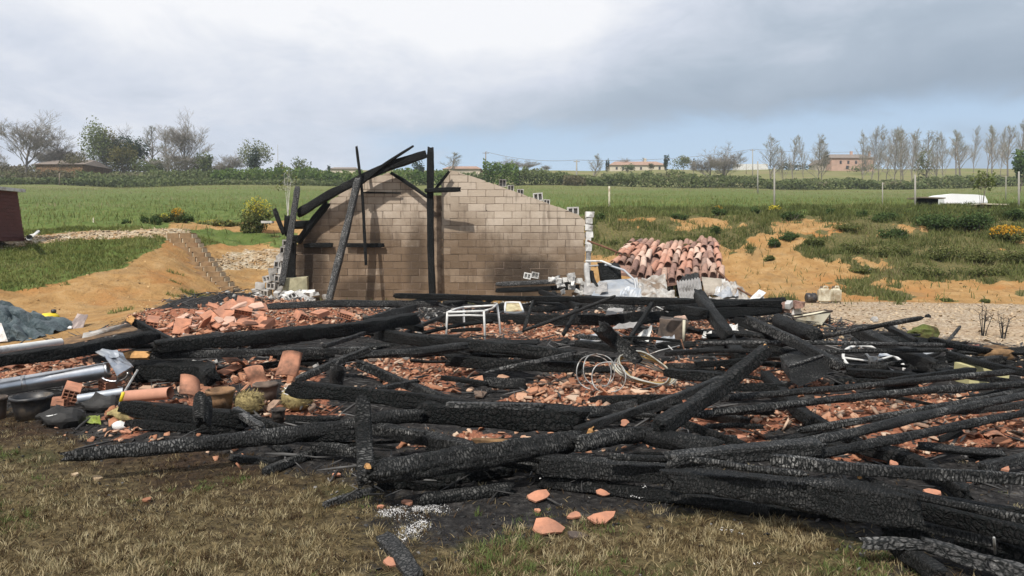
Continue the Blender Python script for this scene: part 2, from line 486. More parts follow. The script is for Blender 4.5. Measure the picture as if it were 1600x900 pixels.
def blur(a, n):
    k = np.ones(n) / n
    a = np.apply_along_axis(lambda r: np.convolve(np.pad(r, n // 2, mode='edge'), k, 'valid'), 0, a)
    return np.apply_along_axis(lambda r: np.convolve(np.pad(r, n // 2, mode='edge'), k, 'valid'), 1, a)
ash = blur(ash, 5); lawn = np.where(YY > 2, blur(lawn, 3), lawn)
za = np.stack([green, ash, gravel, tile], -1).reshape(-1, 4)
zb = np.stack([lawn, scorch, stones, sstep(YY, 60, 200)], -1).reshape(-1, 4)
ni, nj = XX.shape
idx = np.arange(ni * nj).reshape(ni, nj)
F = np.stack([idx[:-1, :-1], idx[:-1, 1:], idx[1:, 1:], idx[1:, :-1]], -1).reshape(-1, 4)

def ground_material():
    m, N, b = material('ground_soil_and_grass')
    P = N.pos(); A = N.attr('zone_a'); B = N.attr('zone_b')
    ar, ag, ab = N.n.new('ShaderNodeSeparateColor'), None, None
    N.put(ar.inputs[0], A.outputs['Color']); sa = ar.outputs; aa = A.outputs['Alpha']
    br = N.n.new('ShaderNodeSeparateColor'); N.put(br.inputs[0], B.outputs['Color']); sb = br.outputs; ba = B.outputs['Alpha']
    n_lo = N.noise(P, .35, 5, .6); n_m = N.noise(P, 2.2, 6, .62); n_hi = N.noise(P, 14, 5, .65); n_vh = N.noise(P, 60, 4, .7)
    # orange sandy soil
    soil = N.ramp(n_m, [(.3, (.27, .15, .055)), (.52, (.37, .22, .088)), (.75, (.44, .29, .14))])
    soil = N.mix(N.step(n_lo, .5, .65), soil, (.36, .175, .06))
    soil = N.mix(N.math('MULTIPLY', N.step(n_hi, .55, .7), .6), soil, (.19, .11, .045))
    soil = N.mix(N.math('MULTIPLY', N.step(N.noise(P, .9, 6, .75), .52, .62), .45), soil, (.25, .17, .085))
    # stones
    v = N.voro(P, 7.0, 'F1', 1); vb = N.sep(v)[0]
    stone = N.ramp(vb, [(0, (.34, .27, .17)), (.5, (.5, .42, .30)), (1, (.62, .55, .43))])
    rut = N.noise(N.mapping(P, scale=(1.6, .5, 1)), 3.0, 5, .7)
    soil = N.mix(N.math('MULTIPLY', N.step(rut, .56, .64), .45), soil, (.20, .115, .045))
    c = N.mix(N.math('MULTIPLY', sb[2], N.step(n_m, .35, .6)), soil, stone)
    # gravel
    vg = N.sep(N.voro(P, 26.0, 'F1', 1))[0]
    grav = N.ramp(vg, [(0, (.20, .13, .08)), (.35, (.36, .27, .18)), (1, (.56, .47, .355))])
    grav = N.mix(N.math('MULTIPLY', N.step(n_lo, .45, .7), .5), grav, (.42, .28, .16))
    c = N.mix(sa[2], c, grav)
    # green field
    g1 = N.ramp(n_m, [(.25, (.055, .085, .02)), (.5, (.10, .14, .035)), (.78, (.16, .18, .06))])
    g1 = N.mix(N.math('MULTIPLY', N.attr('bankweed').outputs['Fac'], .9), g1, N.ramp(n_hi, [(.3, (.055, .048, .022)), (.5, (.12, .105, .045)), (.7, (.22, .155, .07))]))
    fieldc = N.ramp(N.noise(N.mapping(P, scale=(.35, 1.3, 1)), .16, 6, .65), [(.32, (.115, .15, .042)), (.46, (.175, .178, .062)), (.56, (.22, .19, .09)), (.75, (.25, .21, .11))])
    g1 = N.mix(N.math('MULTIPLY', ba, .9), g1, fieldc)
    gm = N.step(N.math('ADD', sa[0], N.math('MULTIPLY', N.math('SUBTRACT', n_hi, .5), .7)), .38, .6)
    c = N.mix(gm, c, g1)
    # dry lawn
    dry = N.ramp(n_hi, [(.3, (.028, .021, .011)), (.5, (.09, .068, .033)), (.72, (.20, .155, .08))])
    dry = N.mix(N.step(N.noise(P, 1.1, 4, .6), .5, .66), dry, (.065, .07, .026))
    c = N.mix(N.step(N.math('ADD', sb[0], N.math('MULTIPLY', N.math('SUBTRACT', n_m, .5), .6)), .4, .6), c, dry)
    sc = N.math('MULTIPLY', N.step(N.math('ADD', sb[1], N.math('MULTIPLY', N.math('SUBTRACT', n_m, .5), .9)), .35, .75), sb[0])
    c = N.mix(sc, c, N.ramp(n_hi, [(.3, (.016, .011, .008)), (.75, (.075, .045, .025))]))
    # rubble dust, then ash and charcoal
    am = N.step(N.math('ADD', sa[1], N.math('ADD', N.math('MULTIPLY', N.math('SUBTRACT', N.noise(P, 5, 6, .7), .5), 1.5), N.math('MULTIPLY', N.math('SUBTRACT', n_vh, .5), .5))), .25, .75)
    ashc = N.ramp(n_hi, [(.3, (.008, .008, .009)), (.55, (.028, .026, .025)), (.72, (.075, .07, .065))])
    ashc = N.mix(N.math('MULTIPLY', N.step(N.noise(P, 1.9, 6, .75), .56, .72), .55), ashc, (.17, .16, .15))
    c = N.mix(am, c, ashc)
    tm = N.step(N.math('ADD', aa, N.math('MULTIPLY', N.math('SUBTRACT', n_hi, .5), .9)), .4, .62)
    td = N.ramp(n_vh, [(.25, (.10, .035, .02)), (.5, (.30, .12, .07)), (.75, (.42, .20, .12))])
    c = N.mix(tm, c, td)
    N.put(b.inputs['Base Color'], c)
    b.inputs['Roughness'].default_value = .95; b.inputs['Specular IOR Level'].default_value = .15
    h = N.math('ADD', N.math('MULTIPLY', N.noise(P, 5, 6, .7), 1.3), N.math('MULTIPLY', n_hi, .6), N.math('MULTIPLY', n_vh, .25))
    h = N.math('ADD', h, N.math('MULTIPLY', N.math('MULTIPLY', N.math('MAXIMUM', sa[2], sb[2]), vg), .5))
    N.put(b.inputs['Normal'], N.bump(h, .9, .06))
    return m
M_GROUND = ground_material()
bankw = ((px > 905) * (py > 336) * (YY > 18) * (YY < 32) * np.clip(1.2 - (px - 1000) / 1100 * .5, .55, 1)).astype(float)
gm_ = fast_mesh('ground', np.stack([XX, YY, ZZ], -1).reshape(-1, 3), F, M_GROUND, True, {'zone_a': ('FLOAT_COLOR', za), 'zone_b': ('FLOAT_COLOR', zb), 'bankweed': ('FLOAT', bankw.ravel())})
tag(link('ground', gm_), 'sandy cut ground, scorched lawn and meadow rising behind', kind='structure')
# samplers for the zones
from_grid = {'green': green, 'ash': ash, 'lawn': lawn, 'scorch': scorch, 'gravel': gravel, 'tile': tile, 'stones': stones}
def zone(nm, X, Y):
    i = np.clip(np.searchsorted(GY, Y), 0, len(GY) - 1); j = np.clip(np.searchsorted(GX, X), 0, len(GX) - 1)
    return from_grid[nm][i, j]
# ------------------------------------------------------------ materials of the ruin
def block_material(name='sooty_block', tone=0.0):
    m, N, b = material(name)
    P = N.pos(); r = N.rand(); x, y, z = N.sep(P)
    n1 = N.noise(P, 1.1, 5, .62); n2 = N.noise(P, 9, 5, .65); n3 = N.noise(P, 40, 4, .7)
    clean = N.ramp(N.math('ADD', N.math('MULTIPLY', r, .55), N.math('MULTIPLY', n2, .45)), [(.1, (.39, .315, .24)), (.5, (.47, .39, .305)), (.9, (.56, .475, .385))])
    soot = N.ramp(N.math('ADD', N.math('MULTIPLY', r, .6), N.math('MULTIPLY', n2, .4)), [(.2, (.15, .105, .068)), (.6, (.20, .142, .095)), (.8, (.27, .205, .145)), (.9, (.42, .35, .28))])
    # smoke has stained the lower two thirds brown
    hz = N.math('ADD', z, N.math('MULTIPLY', N.math('SUBTRACT', n1, .5), 1.9))
    hz = N.math('ADD', hz, N.math('MULTIPLY', x, .13))
    k = N.step(hz, 2.6, 1.1)
    c = N.mix(k, clean, soot)
    # black flame patches, a low dark one, a shadow strip painted beside the post
    def blob(cx, cz, rx, rz):
        a = N.math('POWER', N.math('DIVIDE', N.math('SUBTRACT', x, cx), rx), 2)
        d = N.math('POWER', N.math('DIVIDE', N.math('SUBTRACT', z, cz), rz), 2)
        s = N.math('ADD', N.math('ADD', a, d), N.math('MULTIPLY', N.math('SUBTRACT', n1, .5), 1.4))
        return N.step(s, 1.15, .1)
    bl = N.math('MAXIMUM', blob(.25, .72, 1.15, .75), N.math('MAXIMUM', blob(-5.6, .9, .55, 1.2), N.math('MAXIMUM', N.math('MULTIPLY', blob(-2.7, 1.0, .35, 1.5), .6), N.math('MULTIPLY', blob(-4.3, .3, .8, .45), .7))))
    c = N.mix(N.math('MULTIPLY', bl, .88), c, (.035, .026, .02))
    c = N.mix(N.math('MULTIPLY', N.step(n3, .55, .75), .3), c, (.5, .43, .36))
    drip = N.noise(N.mapping(P, scale=(1, 1, .18)), 7, 4, .6)
    c = N.mix(N.math('MULTIPLY', N.step(drip, .52, .66), .35), c, (.075, .05, .035))
    N.put(b.inputs['Base Color'], c); b.inputs['Roughness'].default_value = .95
    b.inputs['Specular IOR Level'].default_value = .15
    N.put(b.inputs['Normal'], N.bump(N.math('ADD', n2, n3), .6, .02))
    return m
M_BLOCK = block_material()
M_MORTAR = simple('sooty_mortar', (.20, .15, .115), .95, var=.35, scale=4, dirt=(.05, .035, .028))
M_GREYBLOCK = simple('grey_concrete_block', (.46, .45, .43), .95, var=.25, scale=5, dirt=(.14, .13, .12), dirt_amt=.8)
M_GREYBLOCK2 = simple('mid_grey_block', (.32, .31, .29), .95, var=.3, scale=5, dirt=(.1, .09, .08), dirt_amt=.9)
M_WHITEBLOCK = simple('white_calcined_block', (.66, .65, .62), .95, var=.2, scale=6, dirt=(.22, .2, .18), dirt_amt=.6)

def char_material(name, ridge=1.0, grey=0.35, base=.018, scale=42.0, along=1.5, rough=.5, spec=.36):
    """charred wood: fine checks across the grain, long splits, grey ash lying on it in patches"""
    m, N, b = material(name)
    o = N.obj(); r = N.math('MULTIPLY', N.rand(), 31.0)
    add = N.n.new('ShaderNodeVectorMath'); add.operation = 'ADD'; N.put(add.inputs[0], o); N.put(add.inputs[1], r)
    v = add.outputs[0]
    wv = N.n.new('ShaderNodeVectorMath'); wv.operation = 'ADD'
    N.put(wv.inputs[0], N.mapping(v, scale=(along, .62, .62)))
    nn = N.noise(v, 9, 3, .55, color=True); sc_ = N.n.new('ShaderNodeVectorMath'); sc_.operation = 'SCALE'; N.put(sc_.inputs[0], nn); sc_.inputs['Scale'].default_value = .045
    N.put(wv.inputs[1], sc_.outputs[0]); w = wv.outputs[0]
    crack = N.voro(w, scale, 'DISTANCE_TO_EDGE', 0, .9)
    crack2 = N.voro(w, scale * 2.3, 'DISTANCE_TO_EDGE', 0, 1.0)
    body = N.step(crack, .0, .22)
    n1 = N.noise(N.mapping(v, scale=(.45, 1, 1)), 4.5, 6, .7); n2 = N.noise(v, 70, 4, .75)
    g = N.math('MULTIPLY', N.step(N.math('ADD', n1, N.math('MULTIPLY', N.math('SUBTRACT', n2, .5), .35)), .42, .72), grey)
    cellv = N.sep(N.voro(w, scale, 'F1', 1, .9))[1]
    dark = N.ramp(n2, [(.3, (base * .5, base * .5, base * .52)), (.75, (base * 2.0, base * 1.95, base * 1.9))])
    c = N.mix(N.math('MULTIPLY', g, N.math('MULTIPLY', body, N.math('ADD', .35, N.math('MULTIPLY', cellv, .65)))), dark, (.30, .295, .28))
    own = N.math('ADD', .55, N.math('MULTIPLY', N.math('FRACT', N.math('MULTIPLY', N.rand(), 5.3)), 1.1))
    cm_ = N.n.new('ShaderNodeVectorMath'); cm_.operation = 'SCALE'; N.put(cm_.inputs[0], c); N.put(cm_.inputs['Scale'], own); c = cm_.outputs[0]
    c = N.mix(N.math('MULTIPLY', N.math('SUBTRACT', 1.0, body), .9), c, (.003, .005, .005))
    c = N.mix(N.math('MULTIPLY', N.step(N.noise(v, 3.3, 5, .7), .66, .76), .45), c, (.085, .045, .025))
    N.put(b.inputs['Base Color'], c)
    N.put(b.inputs['Roughness'], N.math('ADD', rough, N.math('MULTIPLY', n2, .3)))
    b.inputs['Specular IOR Level'].default_value = spec
    h = N.math('ADD', N.math('MULTIPLY', body, .8), N.math('MULTIPLY', N.step(crack2, 0, .2), .3)); h = N.math('ADD', h, N.math('MULTIPLY', n2, .35))
    bmp = N.bump(h, 1.0 * ridge, .016)
    big = N.noise(N.mapping(v, scale=(.16, 1, 1)), 22, 5, .65)
    N.put(b.inputs['Normal'], N.bump(big, .7, .035, bmp))
    return m
M_CHAR = char_material('charred_wood', 1.0, .65, .013)
M_CHARG = char_material('ashy_alligatored_char', 1.3, 1.0, .018, 34, 1.7)
M_CHARD = char_material('deep_black_char', .9, .10, .009, 34, .8, .6, .22)
M_CHARGREY = char_material('grey_weathered_char', .7, .8, .05, 40, .6)
M_CHARB = char_material('half_burnt_brown_wood', .8, .45, .028, 48, .9)
M_RAWWOOD = simple('unburnt_yellow_wood', (.50, .27, .10), .8, var=.35, scale=14, dirt=(.10, .05, .02), dirt_amt=.6)
M_BROWNWOOD = simple('scorched_brown_wood', (.22, .13, .06), .85, var=.45, scale=9, dirt=(.03, .02, .015), dirt_amt=1)

# ------------------------------------------------------------ gable wall
WY = 21.5
def wz(px_, py_, Y=WY):
    p = atd(px_, py_, Y); return (p.x, p.z)
def clip_convex(poly, clipper):
    """Sutherland-Hodgman, clipper counter-clockwise"""
    out = poly
    n = len(clipper)
    for i in range(n):
        a = clipper[i]; b_ = clipper[(i + 1) % n]
        inp = out; out = []
        if not inp: break
        def side(p): return (b_[0] - a[0]) * (p[1] - a[1]) - (b_[1] - a[1]) * (p[0] - a[0])
        for j in range(len(inp)):
            p = inp[j]; q = inp[(j + 1) % len(inp)]
            sp, sq = side(p), side(q)
            if sp >= 0: out.append(p)
            if (sp >= 0) != (sq >= 0):
                t = sp / (sp - sq); out.append((p[0] + t * (q[0] - p[0]), p[1] + t * (q[1] - p[1])))
    return out
def area(poly):
    return 0.5 * sum(poly[i][0] * poly[(i + 1) % len(poly)][1] - poly[(i + 1) % len(poly)][0] * poly[i][1] for i in range(len(poly)))
def ccw(poly): return poly if area(poly) > 0 else poly[::-1]

wall_c = atd(690, 475, WY)
gable_wall = empty('gable_wall', (wall_c.x, WY, 0), 'smoke stained concrete block gable wall still standing behind the burnt beams', 'wall')
BW, BH, GAP, TH = .5, .2, .012, .2
_fullme = {}
def block_me():
    k = len(_fullme)
    if k >= 5: return _fullme[rnd.randrange(5)]
    w, h, d = BW - GAP, BH - GAP, TH
    bm = bmesh.new(); bmesh.ops.create_cube(bm, size=1)
    for v in bm.verts:
        v.co = Vector((v.co.x * w, v.co.y * d, v.co.z * h))
    bmesh.ops.bevel(bm, geom=[e for e in bm.edges if all(v.co.y < 0 for v in e.verts)], offset=.006, segments=1, affect='EDGES')
    for v in bm.verts: v.co += Vector((rnd.uniform(-.002, .002), rnd.uniform(-.002, .002), rnd.uniform(-.0035, .0035)))
    me = bpy.data.meshes.new('block'); bm.to_mesh(me); bm.free(); me.materials.append(M_BLOCK)
    _fullme[k] = me; return me
def panel(polypx):
    poly = ccw([wz(x, y) for x, y in polypx])
    xs = [p[0] for p in poly]; zs = [p[1] for p in poly]
    row = 0; z = -.1
    while z < max(zs):
        x = min(xs) - (BW / 2 if row % 2 else rnd.choice([0, .02]))
        while x < max(xs):
            rect = [(x + GAP / 2, z + GAP / 2), (x + BW - GAP / 2, z + GAP / 2), (x + BW - GAP / 2, z + BH - GAP / 2), (x + GAP / 2, z + BH - GAP / 2)]
            q = clip_convex(rect, poly)
            if len(q) >= 3:
                A = abs(area(q))
                off = rnd.uniform(-.006, .006)
                if A > (BW - GAP) * (BH - GAP) * .995:
                    o = link('block', block_me(), (x + BW / 2 - wall_c.x, off + TH / 2, z + BH / 2), gable_wall)
                    o.rotation_euler = (rnd.uniform(-.02, .02), rnd.uniform(-.004, .004), rnd.uniform(-.012, .012))
                elif A > .006:
                    q = [(a + rnd.uniform(-.012, .012), c + rnd.uniform(-.012, .012)) for a, c in q]
                    n = len(q); V = [(a, WY + off, c) for a, c in q] + [(a, WY + off + TH, c) for a, c in q]
                    Fc = [tuple(range(n)), tuple(range(2 * n - 1, n - 1, -1))] + [(i, i + n, (i + 1) % n + n, (i + 1) % n) for i in range(n)]
                    solid('block', V, Fc, M_BLOCK, gable_wall)
            x += BW
        row += 1; z += BH
    # mortar behind the joints
    cx = sum(xs) / len(xs); cz = sum(zs) / len(zs)
    q = [(cx + (a - cx) * .985, cz + (c - cz) * .985) for a, c in poly]; n = len(q)
    V = [(a, WY + .010, c) for a, c in q] + [(a, WY + TH - .02, c) for a, c in q]
    solid('mortar', V, [tuple(range(n)), tuple(range(2 * n - 1, n - 1, -1))] + [(i, i + n, (i + 1) % n + n, (i + 1) % n) for i in range(n)], M_MORTAR, gable_wall)
panel([(462, 479), (463, 385), (488, 347), (516, 313), (560, 284), (607, 270), (622, 276), (671, 312), (671, 479)])
panel([(690, 479), (690, 287), (702, 266), (716, 269), (790, 294), (904, 335), (914, 346), (914, 479)])
# recessed concrete pillar between the two halves
a = atd(671.5, 479, WY); c = atd(689.5, 330, WY)
mb = MB(); mb.box(((a.x + c.x) / 2, WY + .14, (a.z + atd(680, 305, WY).z) / 2), (c.x - a.x - .01, .16, atd(680, 305, WY).z - a.z), jit=.01)
mb.build('pillar', simple('pillar_concrete', (.27, .20, .14), .95, var=.3, scale=5, dirt=(.07, .045, .03), dirt_amt=.9), gable_wall)
# blocks of the rear leaf that still stand up behind the sloping edge
def hollow_block(mb, c, size, rz=0, rx=0, ry=0, holes=2, mi=0):
    """a block with open cells facing -y (end on) : frame walls built as boxes"""
    w, d, h = size; t = w * .12
    M = Matrix.Translation(Vector(c)) @ Matrix.Rotation(rz, 4, 'Z') @ Matrix.Rotation(ry, 4, 'Y') @ Matrix.Rotation(rx, 4, 'X')
    def bx(cx, cz, sx, sz, y0=0, sy=None):
        sy = sy or d; vs = []
        for dx in (-.5, .5):
            for dy in (-.5, .5):
                for dz in (-.5, .5): vs.append(M @ Vector((cx + dx * sx, y0 + dy * sy, cz + dz * sz)))
        mb.add(vs, [(0, 1, 3, 2), (4, 6, 7, 5), (0, 4, 5, 1), (2, 3, 7, 6), (0, 2, 6, 4), (1, 5, 7, 3)], mi)
    bx(0, h / 2 - t / 2, w, t); bx(0, -h / 2 + t / 2, w, t)
    for k in range(holes + 1):
        bx(-w / 2 + t / 2 + (w - t) * k / holes, 0, t, h - 2 * t - .002)
    bx(0, 0, w - 2 * t - .004, h - 2 * t - .004, d * .28, d * .3)
for x0, y0, x1, y1 in [(780, 282, 791, 291), (793, 291, 803, 298), (833, 303, 848, 313), (849, 313, 859, 319), (886, 325, 904, 335), (808, 297, 818, 303)]:
    p = atd((x0 + x1) / 2, (y0 + y1) / 2, WY + .3)
    mb = MB(); hollow_block(mb, p, ((x1 - x0) / 55, .2, (y1 - y0) / 50 + .03), ry=rnd.uniform(-.1, .1))
    mb.build('rear_block', M_GREYBLOCK, gable_wall)
# broken toothed end at the right, whitened by the fire
z = atd(912, 392, WY).z
while z < atd(912, 338, WY).z:
    w = rnd.uniform(.16, .24)
    mb = MB(); mb.box((atd(914, 400, WY).x + .015 + w / 2, WY + .07, z + .09), (w, .2, .17), jit=.018)
    mb.build('end_block', M_WHITEBLOCK, gable_wall); z += .185
while z > 0:
    z -= .2
mb = MB(); mb.box((atd(919, 430, WY).x, WY + .08, .8), (.13, .17, 1.55), jit=.02); mb.build('end_post', M_GREYBLOCK, gable_wall)
def rough_block(mb, c, size, rz=0, rx=0, ry=0): mb.box(c, (size[0], size[1], size[2] * .95), rz, rx, ry, jit=.035)
# left return wall, broken into steps
side = empty('stepped_wall_stub', (atd(428, 460, 21.9).x, 21.9, 0), 'broken stepped stub of pale hollow blocks at the left end of the gable wall', 'wall')
for (x, y, n) in [(452, 380, 1), (446, 391, 1), (440, 402, 2), (434, 413, 2), (428, 424, 2), (421, 435, 2), (410, 446, 3), (400, 457, 4)]:
    for k in range(n):
        p = atd(x + k * 18, y, 22.0)
        if x + k * 18 > 462: continue
        mb = MB(); (hollow_block if rnd.random() < .5 else rough_block)(mb, (p.x + rnd.uniform(-.05, .05), 22.0 - .02 * k, p.z), (rnd.uniform(.24, .36), .22, .195), rz=rnd.uniform(-.7, .5), ry=rnd.uniform(-.2, .2), rx=rnd.uniform(-.15, .15))
        mb.build('block', rnd.choice([M_GREYBLOCK, M_GREYBLOCK2, M_GREYBLOCK]), side)
mb = MB(); a = atd(448, 378, 21.6); c = atd(463, 476, 21.6)
mb.box(((a.x + c.x) / 2, 21.66, a.z / 2), (c.x - a.x, .2, a.z), jit=.02); mb.build('sooty_pier', M_CHARD, side)

# ------------------------------------------------------------ charred timbers
def beam(pts, w, h, mat, label, cat='beam', group=None, name='charred_beam', seed=None, sect='s', res=None, gator=0.0, taper=(1, 1), roll=None, ragged=1.0, rough=1.0):
    """a burnt timber through pts (world); w x h cross-section, own frame with x along it"""
    rs = random.Random(seed if seed is not None else hash(label) & 0xffff if False else (int(abs(pts[0][0] * 971 + pts[-1][1] * 613 + w * 997)) & 0xffff))
    if mat is M_CHAR and name != 'x':
        k_ = rs.random(); mat = M_CHARG if k_ < .3 else (M_CHARB if k_ < .42 else mat)
    P = [Vector(p) for p in pts]
    ax = (P[-1] - P[0]); L = ax.length; ax.normalize()
    up = Vector((0, 0, 1)) if abs(ax.z) < .9 else Vector((0, -1, 0))
    ay = up.cross(ax).normalized(); az = ax.cross(ay)
    if roll is None: roll = rs.uniform(-.25, .25) if sect != 'p' else rs.uniform(-.12, .12)
    Mrot = Matrix((ax, ay, az)).transposed()
    # polyline in local frame
    loc = [Mrot.transposed() @ (p - P[0]) for p in P]
    xs = np.array([l.x for l in loc]); lys = np.array([l.y for l in loc]); lzs = np.array([l.z for l in loc])
    dist = max(3.0, P[0].y * .5 + P[-1].y * .5)
    if res is None: res = min(.16, max(.03, dist * .0075))
    nr = max(8, min(400, int(L / res)))
    nc = 30 if gator else (22 if dist < 9 else 14)
    t = np.linspace(0, 1, nr); X = t * L
    if len(xs) == 2:
        bow = rs.uniform(-.012, .012) * L
        CY = np.sin(t * math.pi) * bow; CZ = np.sin(t * math.pi) * rs.uniform(-.006, .006) * L
    else:
        def sm(v):
            q = np.interp(X, xs, v)
            k = max(3, nr // 6) | 1
            qq = np.convolve(np.pad(q, k // 2, mode='edge'), np.ones(k) / k, 'valid'); return qq + (q - qq) * (t < .02) + (q - qq) * (t > .98)
        CY = sm(lys); CZ = sm(lzs)
    ang = np.arange(nc) / nc * 2 * math.pi + math.pi / nc
    if sect == 'r': e = 1.0
    else: e = .33
    ca, sa = np.cos(ang), np.sin(ang)
    sy = np.sign(ca) * np.abs(ca) ** e; sz = np.sign(sa) * np.abs(sa) ** e
    T, A = np.meshgrid(t, ang, indexing='ij'); Xg = T * L
    ph = [rs.uniform(0, 6.28) for _ in range(8)]
    f = 1 + ragged * (.07 * np.sin(Xg * 2.3 + ph[0] + np.sin(A + ph[1])) + .05 * np.sin(Xg * 6.1 + 2 * A + ph[2]) + .035 * np.sin(Xg * 13 + 3 * A + ph[3]) + .03 * np.sin(Xg * 29 + 2 * A + ph[4]))
    f += ragged * (fbm(Xg * 5 + ph[5] * 9, A * 1.3 + ph[6], 3, 2) - .5) * .22 * np.abs(np.sin(A / 2 + .01)) ** .2
    # bites burnt out of the timber
    for _ in range(max(1, int(L * 1.1))):
        bx_, ba_ = rs.uniform(0, L), rs.uniform(0, 6.28); bs = rs.uniform(.05, .16)
        f -= ragged * rs.uniform(.08, .3) * np.exp(-((Xg - bx_) / bs) ** 2 - (np.angle(np.exp(1j * (A - ba_))) / .7) ** 2)
    # splits along the grain
    for _ in range(3 if dist < 9 else 2):
        a0 = rs.uniform(0, 6.28); wob = .25 * np.sin(Xg * rs.uniform(.8, 2.2) + rs.uniform(0, 6)) + .08 * np.sin(Xg * 9)
        on = sstep(np.sin(Xg * rs.uniform(1, 2.5) + rs.uniform(0, 6)), -.5, .2)
        f -= ragged * rs.uniform(.10, .2) * on * np.exp(-(np.angle(np.exp(1j * (A - a0 - wob))) / .17) ** 2)
    # ends: burnt thin and ragged
    el = max(w, h) * rs.uniform(.5, 1.0)
    e0 = np.clip(Xg / (el * (1 + .3 * np.sin(A * 2 + ph[6]))), 0, 1) ** .5; e1 = np.clip((L - Xg) / (el * .8 * (1 + .3 * np.sin(A * 3 + ph[7]))), 0, 1) ** .5
    lo = .86 if sect == 's' else .76
    f = f * (lo + (1 - lo) * np.minimum(e0, 1)) * (lo + (1 - lo) * e1)
    f = f * (taper[0] + (taper[1] - taper[0]) * T)
    if gator:
        per = w * 2.2 + h * 2.2
        cl = .024
        rowf = Xg / cl + .45 * np.sin(A * 2 + ph[0]) + .9 * (fbm(Xg * 7, A * 1.1, 2, 5) - .5)
        ri = np.floor(rowf); fr = rowf - ri
        hs = np.modf(np.abs(np.sin(ri * 12.9898 + ph[1]) * 43758.5))[0]
        K = max(6, round(per / .055)); colf = A / (2 * math.pi) * K + hs * .8
        fc = colf - np.floor(colf)
        g = np.minimum(np.minimum(fr, 1 - fr) / .22, 1); g2 = np.minimum(np.minimum(fc, 1 - fc) / .16, 1)
        hh = np.modf(np.abs(np.sin(ri * 7.1 + np.floor(colf) * 31.7 + ph[2]) * 9758.5))[0]
        f = f * (1 - gator * (1 - g * (.55 + .45 * g2)) + (hh - .5) * gator * .5)
    Yl = sy[None, :] * w / 2 * f; Zl = sz[None, :] * h / 2 * f
    cr, sr = math.cos(roll), math.sin(roll)
    Yr = Yl * cr - Zl * sr + CY[:, None]; Zr = Yl * sr + Zl * cr + CZ[:, None]
    Xr = Xg + ragged * max(w, h) * (.22 * np.sin(A * 2 + ph[5]) + .12 * np.sin(A * 5 + ph[6])) * ((T < .001) * 1.0 + (T > .999)) + .006 * np.sin(A * 5 + Xg * 9)
    V = np.stack([Xr, Yr, Zr], -1).reshape(-1, 3)
    idx = np.arange(nr * nc).reshape(nr, nc); nx = np.roll(idx, -1, 1)
    Fq = np.stack([idx[:-1], nx[:-1], nx[1:], idx[1:]], -1).reshape(-1, 4)
    # end caps as quads fans (degenerate-free): centre vertices
    c0 = V[:nc].mean(0) + np.array([el * -.04, 0, 0]); c1 = V[-nc:].mean(0) + np.array([el * .04, 0, 0])
    V = np.vstack([V, c0, c1]); n0 = nr * nc
    faces = [tuple(q) for q in Fq.tolist()]
    for k in range(nc):
        faces.append((n0, (k + 1) % nc, k)); faces.append((n0 + 1, (nr - 1) * nc + k, (nr - 1) * nc + (k + 1) % nc))
    me = mesh_from(name, V, faces, mat, True)
    o = bpy.data.objects.new(name, me); COL.objects.link(o)
    o.matrix_world = Matrix.Translation(P[0]) @ Mrot.to_4x4()
    return tag(o, label, cat, group)

def bpx(pts, lift, tpx, label, mat=None, **kw):
    """timber whose centre line passes the given places; lift = how far its underside lies over the ground"""
    W = []
    lifts = lift if isinstance(lift, (list, tuple)) else [lift] * len(pts)
    for (x, y), l in zip(pts, lifts):
        p = at(x, y, 0.15)
        r = tpx / 1200 * p.y / 2
        for _ in range(4):
            g = h1(p.x, p.y); p = at(x, y, max(g, -.05) + l + r)
        W.append(p)
    mid = sum((p.y for p in W)) / len(W)
    th = tpx / 1200 * mid * (.82 if kw.get('cat') == 'pole' else .87)
    asp = kw.pop('asp', 1.0)
    return beam(W, th * asp, th, mat or M_CHAR, label, **kw)
# standing and leaning burnt frame ------------------------------------------------
def bw(pts, tpx, label, mat=None, **kw):
    """pts: (px, py, distance)"""
    W = [atd(*p) for p in pts]; mid = sum(p.y for p in W) / len(W)
    th = tpx / 1200 * mid * .86; asp = kw.pop('asp', 1.0)
    return beam(W, th * asp, th, mat or M_CHAR, label, **kw)
bw([(676, 470, 21.0), (673, 231, 21.0)], 12, 'tall upright charred post standing alone in the middle of the gable wall', M_CHARD, cat='post', name='charred_post', roll=0, ragged=.6)
bw([(665, 298, 20.85), (719, 296, 20.7)], 9, 'short charred stub nailed across the tall upright post', M_CHARD, name='charred_stub', roll=0, ragged=.5)
bw([(466, 334, 21.1), (520, 301, 21.1), (600, 262, 21.1), (666, 241, 21.1)], 15, 'thick charred rafter sloping up the left side of the gable to the upright post', M_CHARD, cat='rafter', name='charred_rafter', roll=0, ragged=.6)
bw([(560, 290, 21.0), (600, 257, 20.95), (646, 228, 20.9)], 6, 'thin charred rafter tip rising above the thick sloping rafter', M_CHARD, cat='rafter', name='charred_rafter', ragged=.7, taper=(1, .7))
bw([(557, 229, 20.9), (566, 300, 20.8), (572, 414, 20.7)], 6, 'slender black batten hanging upright across the leaning grey post', M_CHARD, cat='batten', name='charred_batten', ragged=.7, taper=(.8, .9))
bw([(560, 279, 20.75), (538, 372, 20.35), (513, 474, 19.9)], 12, 'long grey charred prop leaning against the rafter left of the upright post', M_CHARGREY, cat='post', name='leaning_post', ragged=.6)
bw([(465, 292, 21.0), (455, 360, 20.8), (440, 446, 20.6)], 11, 'grey charred post leaning at the left corner of the gable wall', M_CHARGREY, cat='post', name='leaning_post', ragged=.5)
bw([(429, 327, 21.2), (444, 366, 21.2)], 8, 'short black stick poking up left of the corner post', M_CHARD, cat='stick', name='charred_stick')
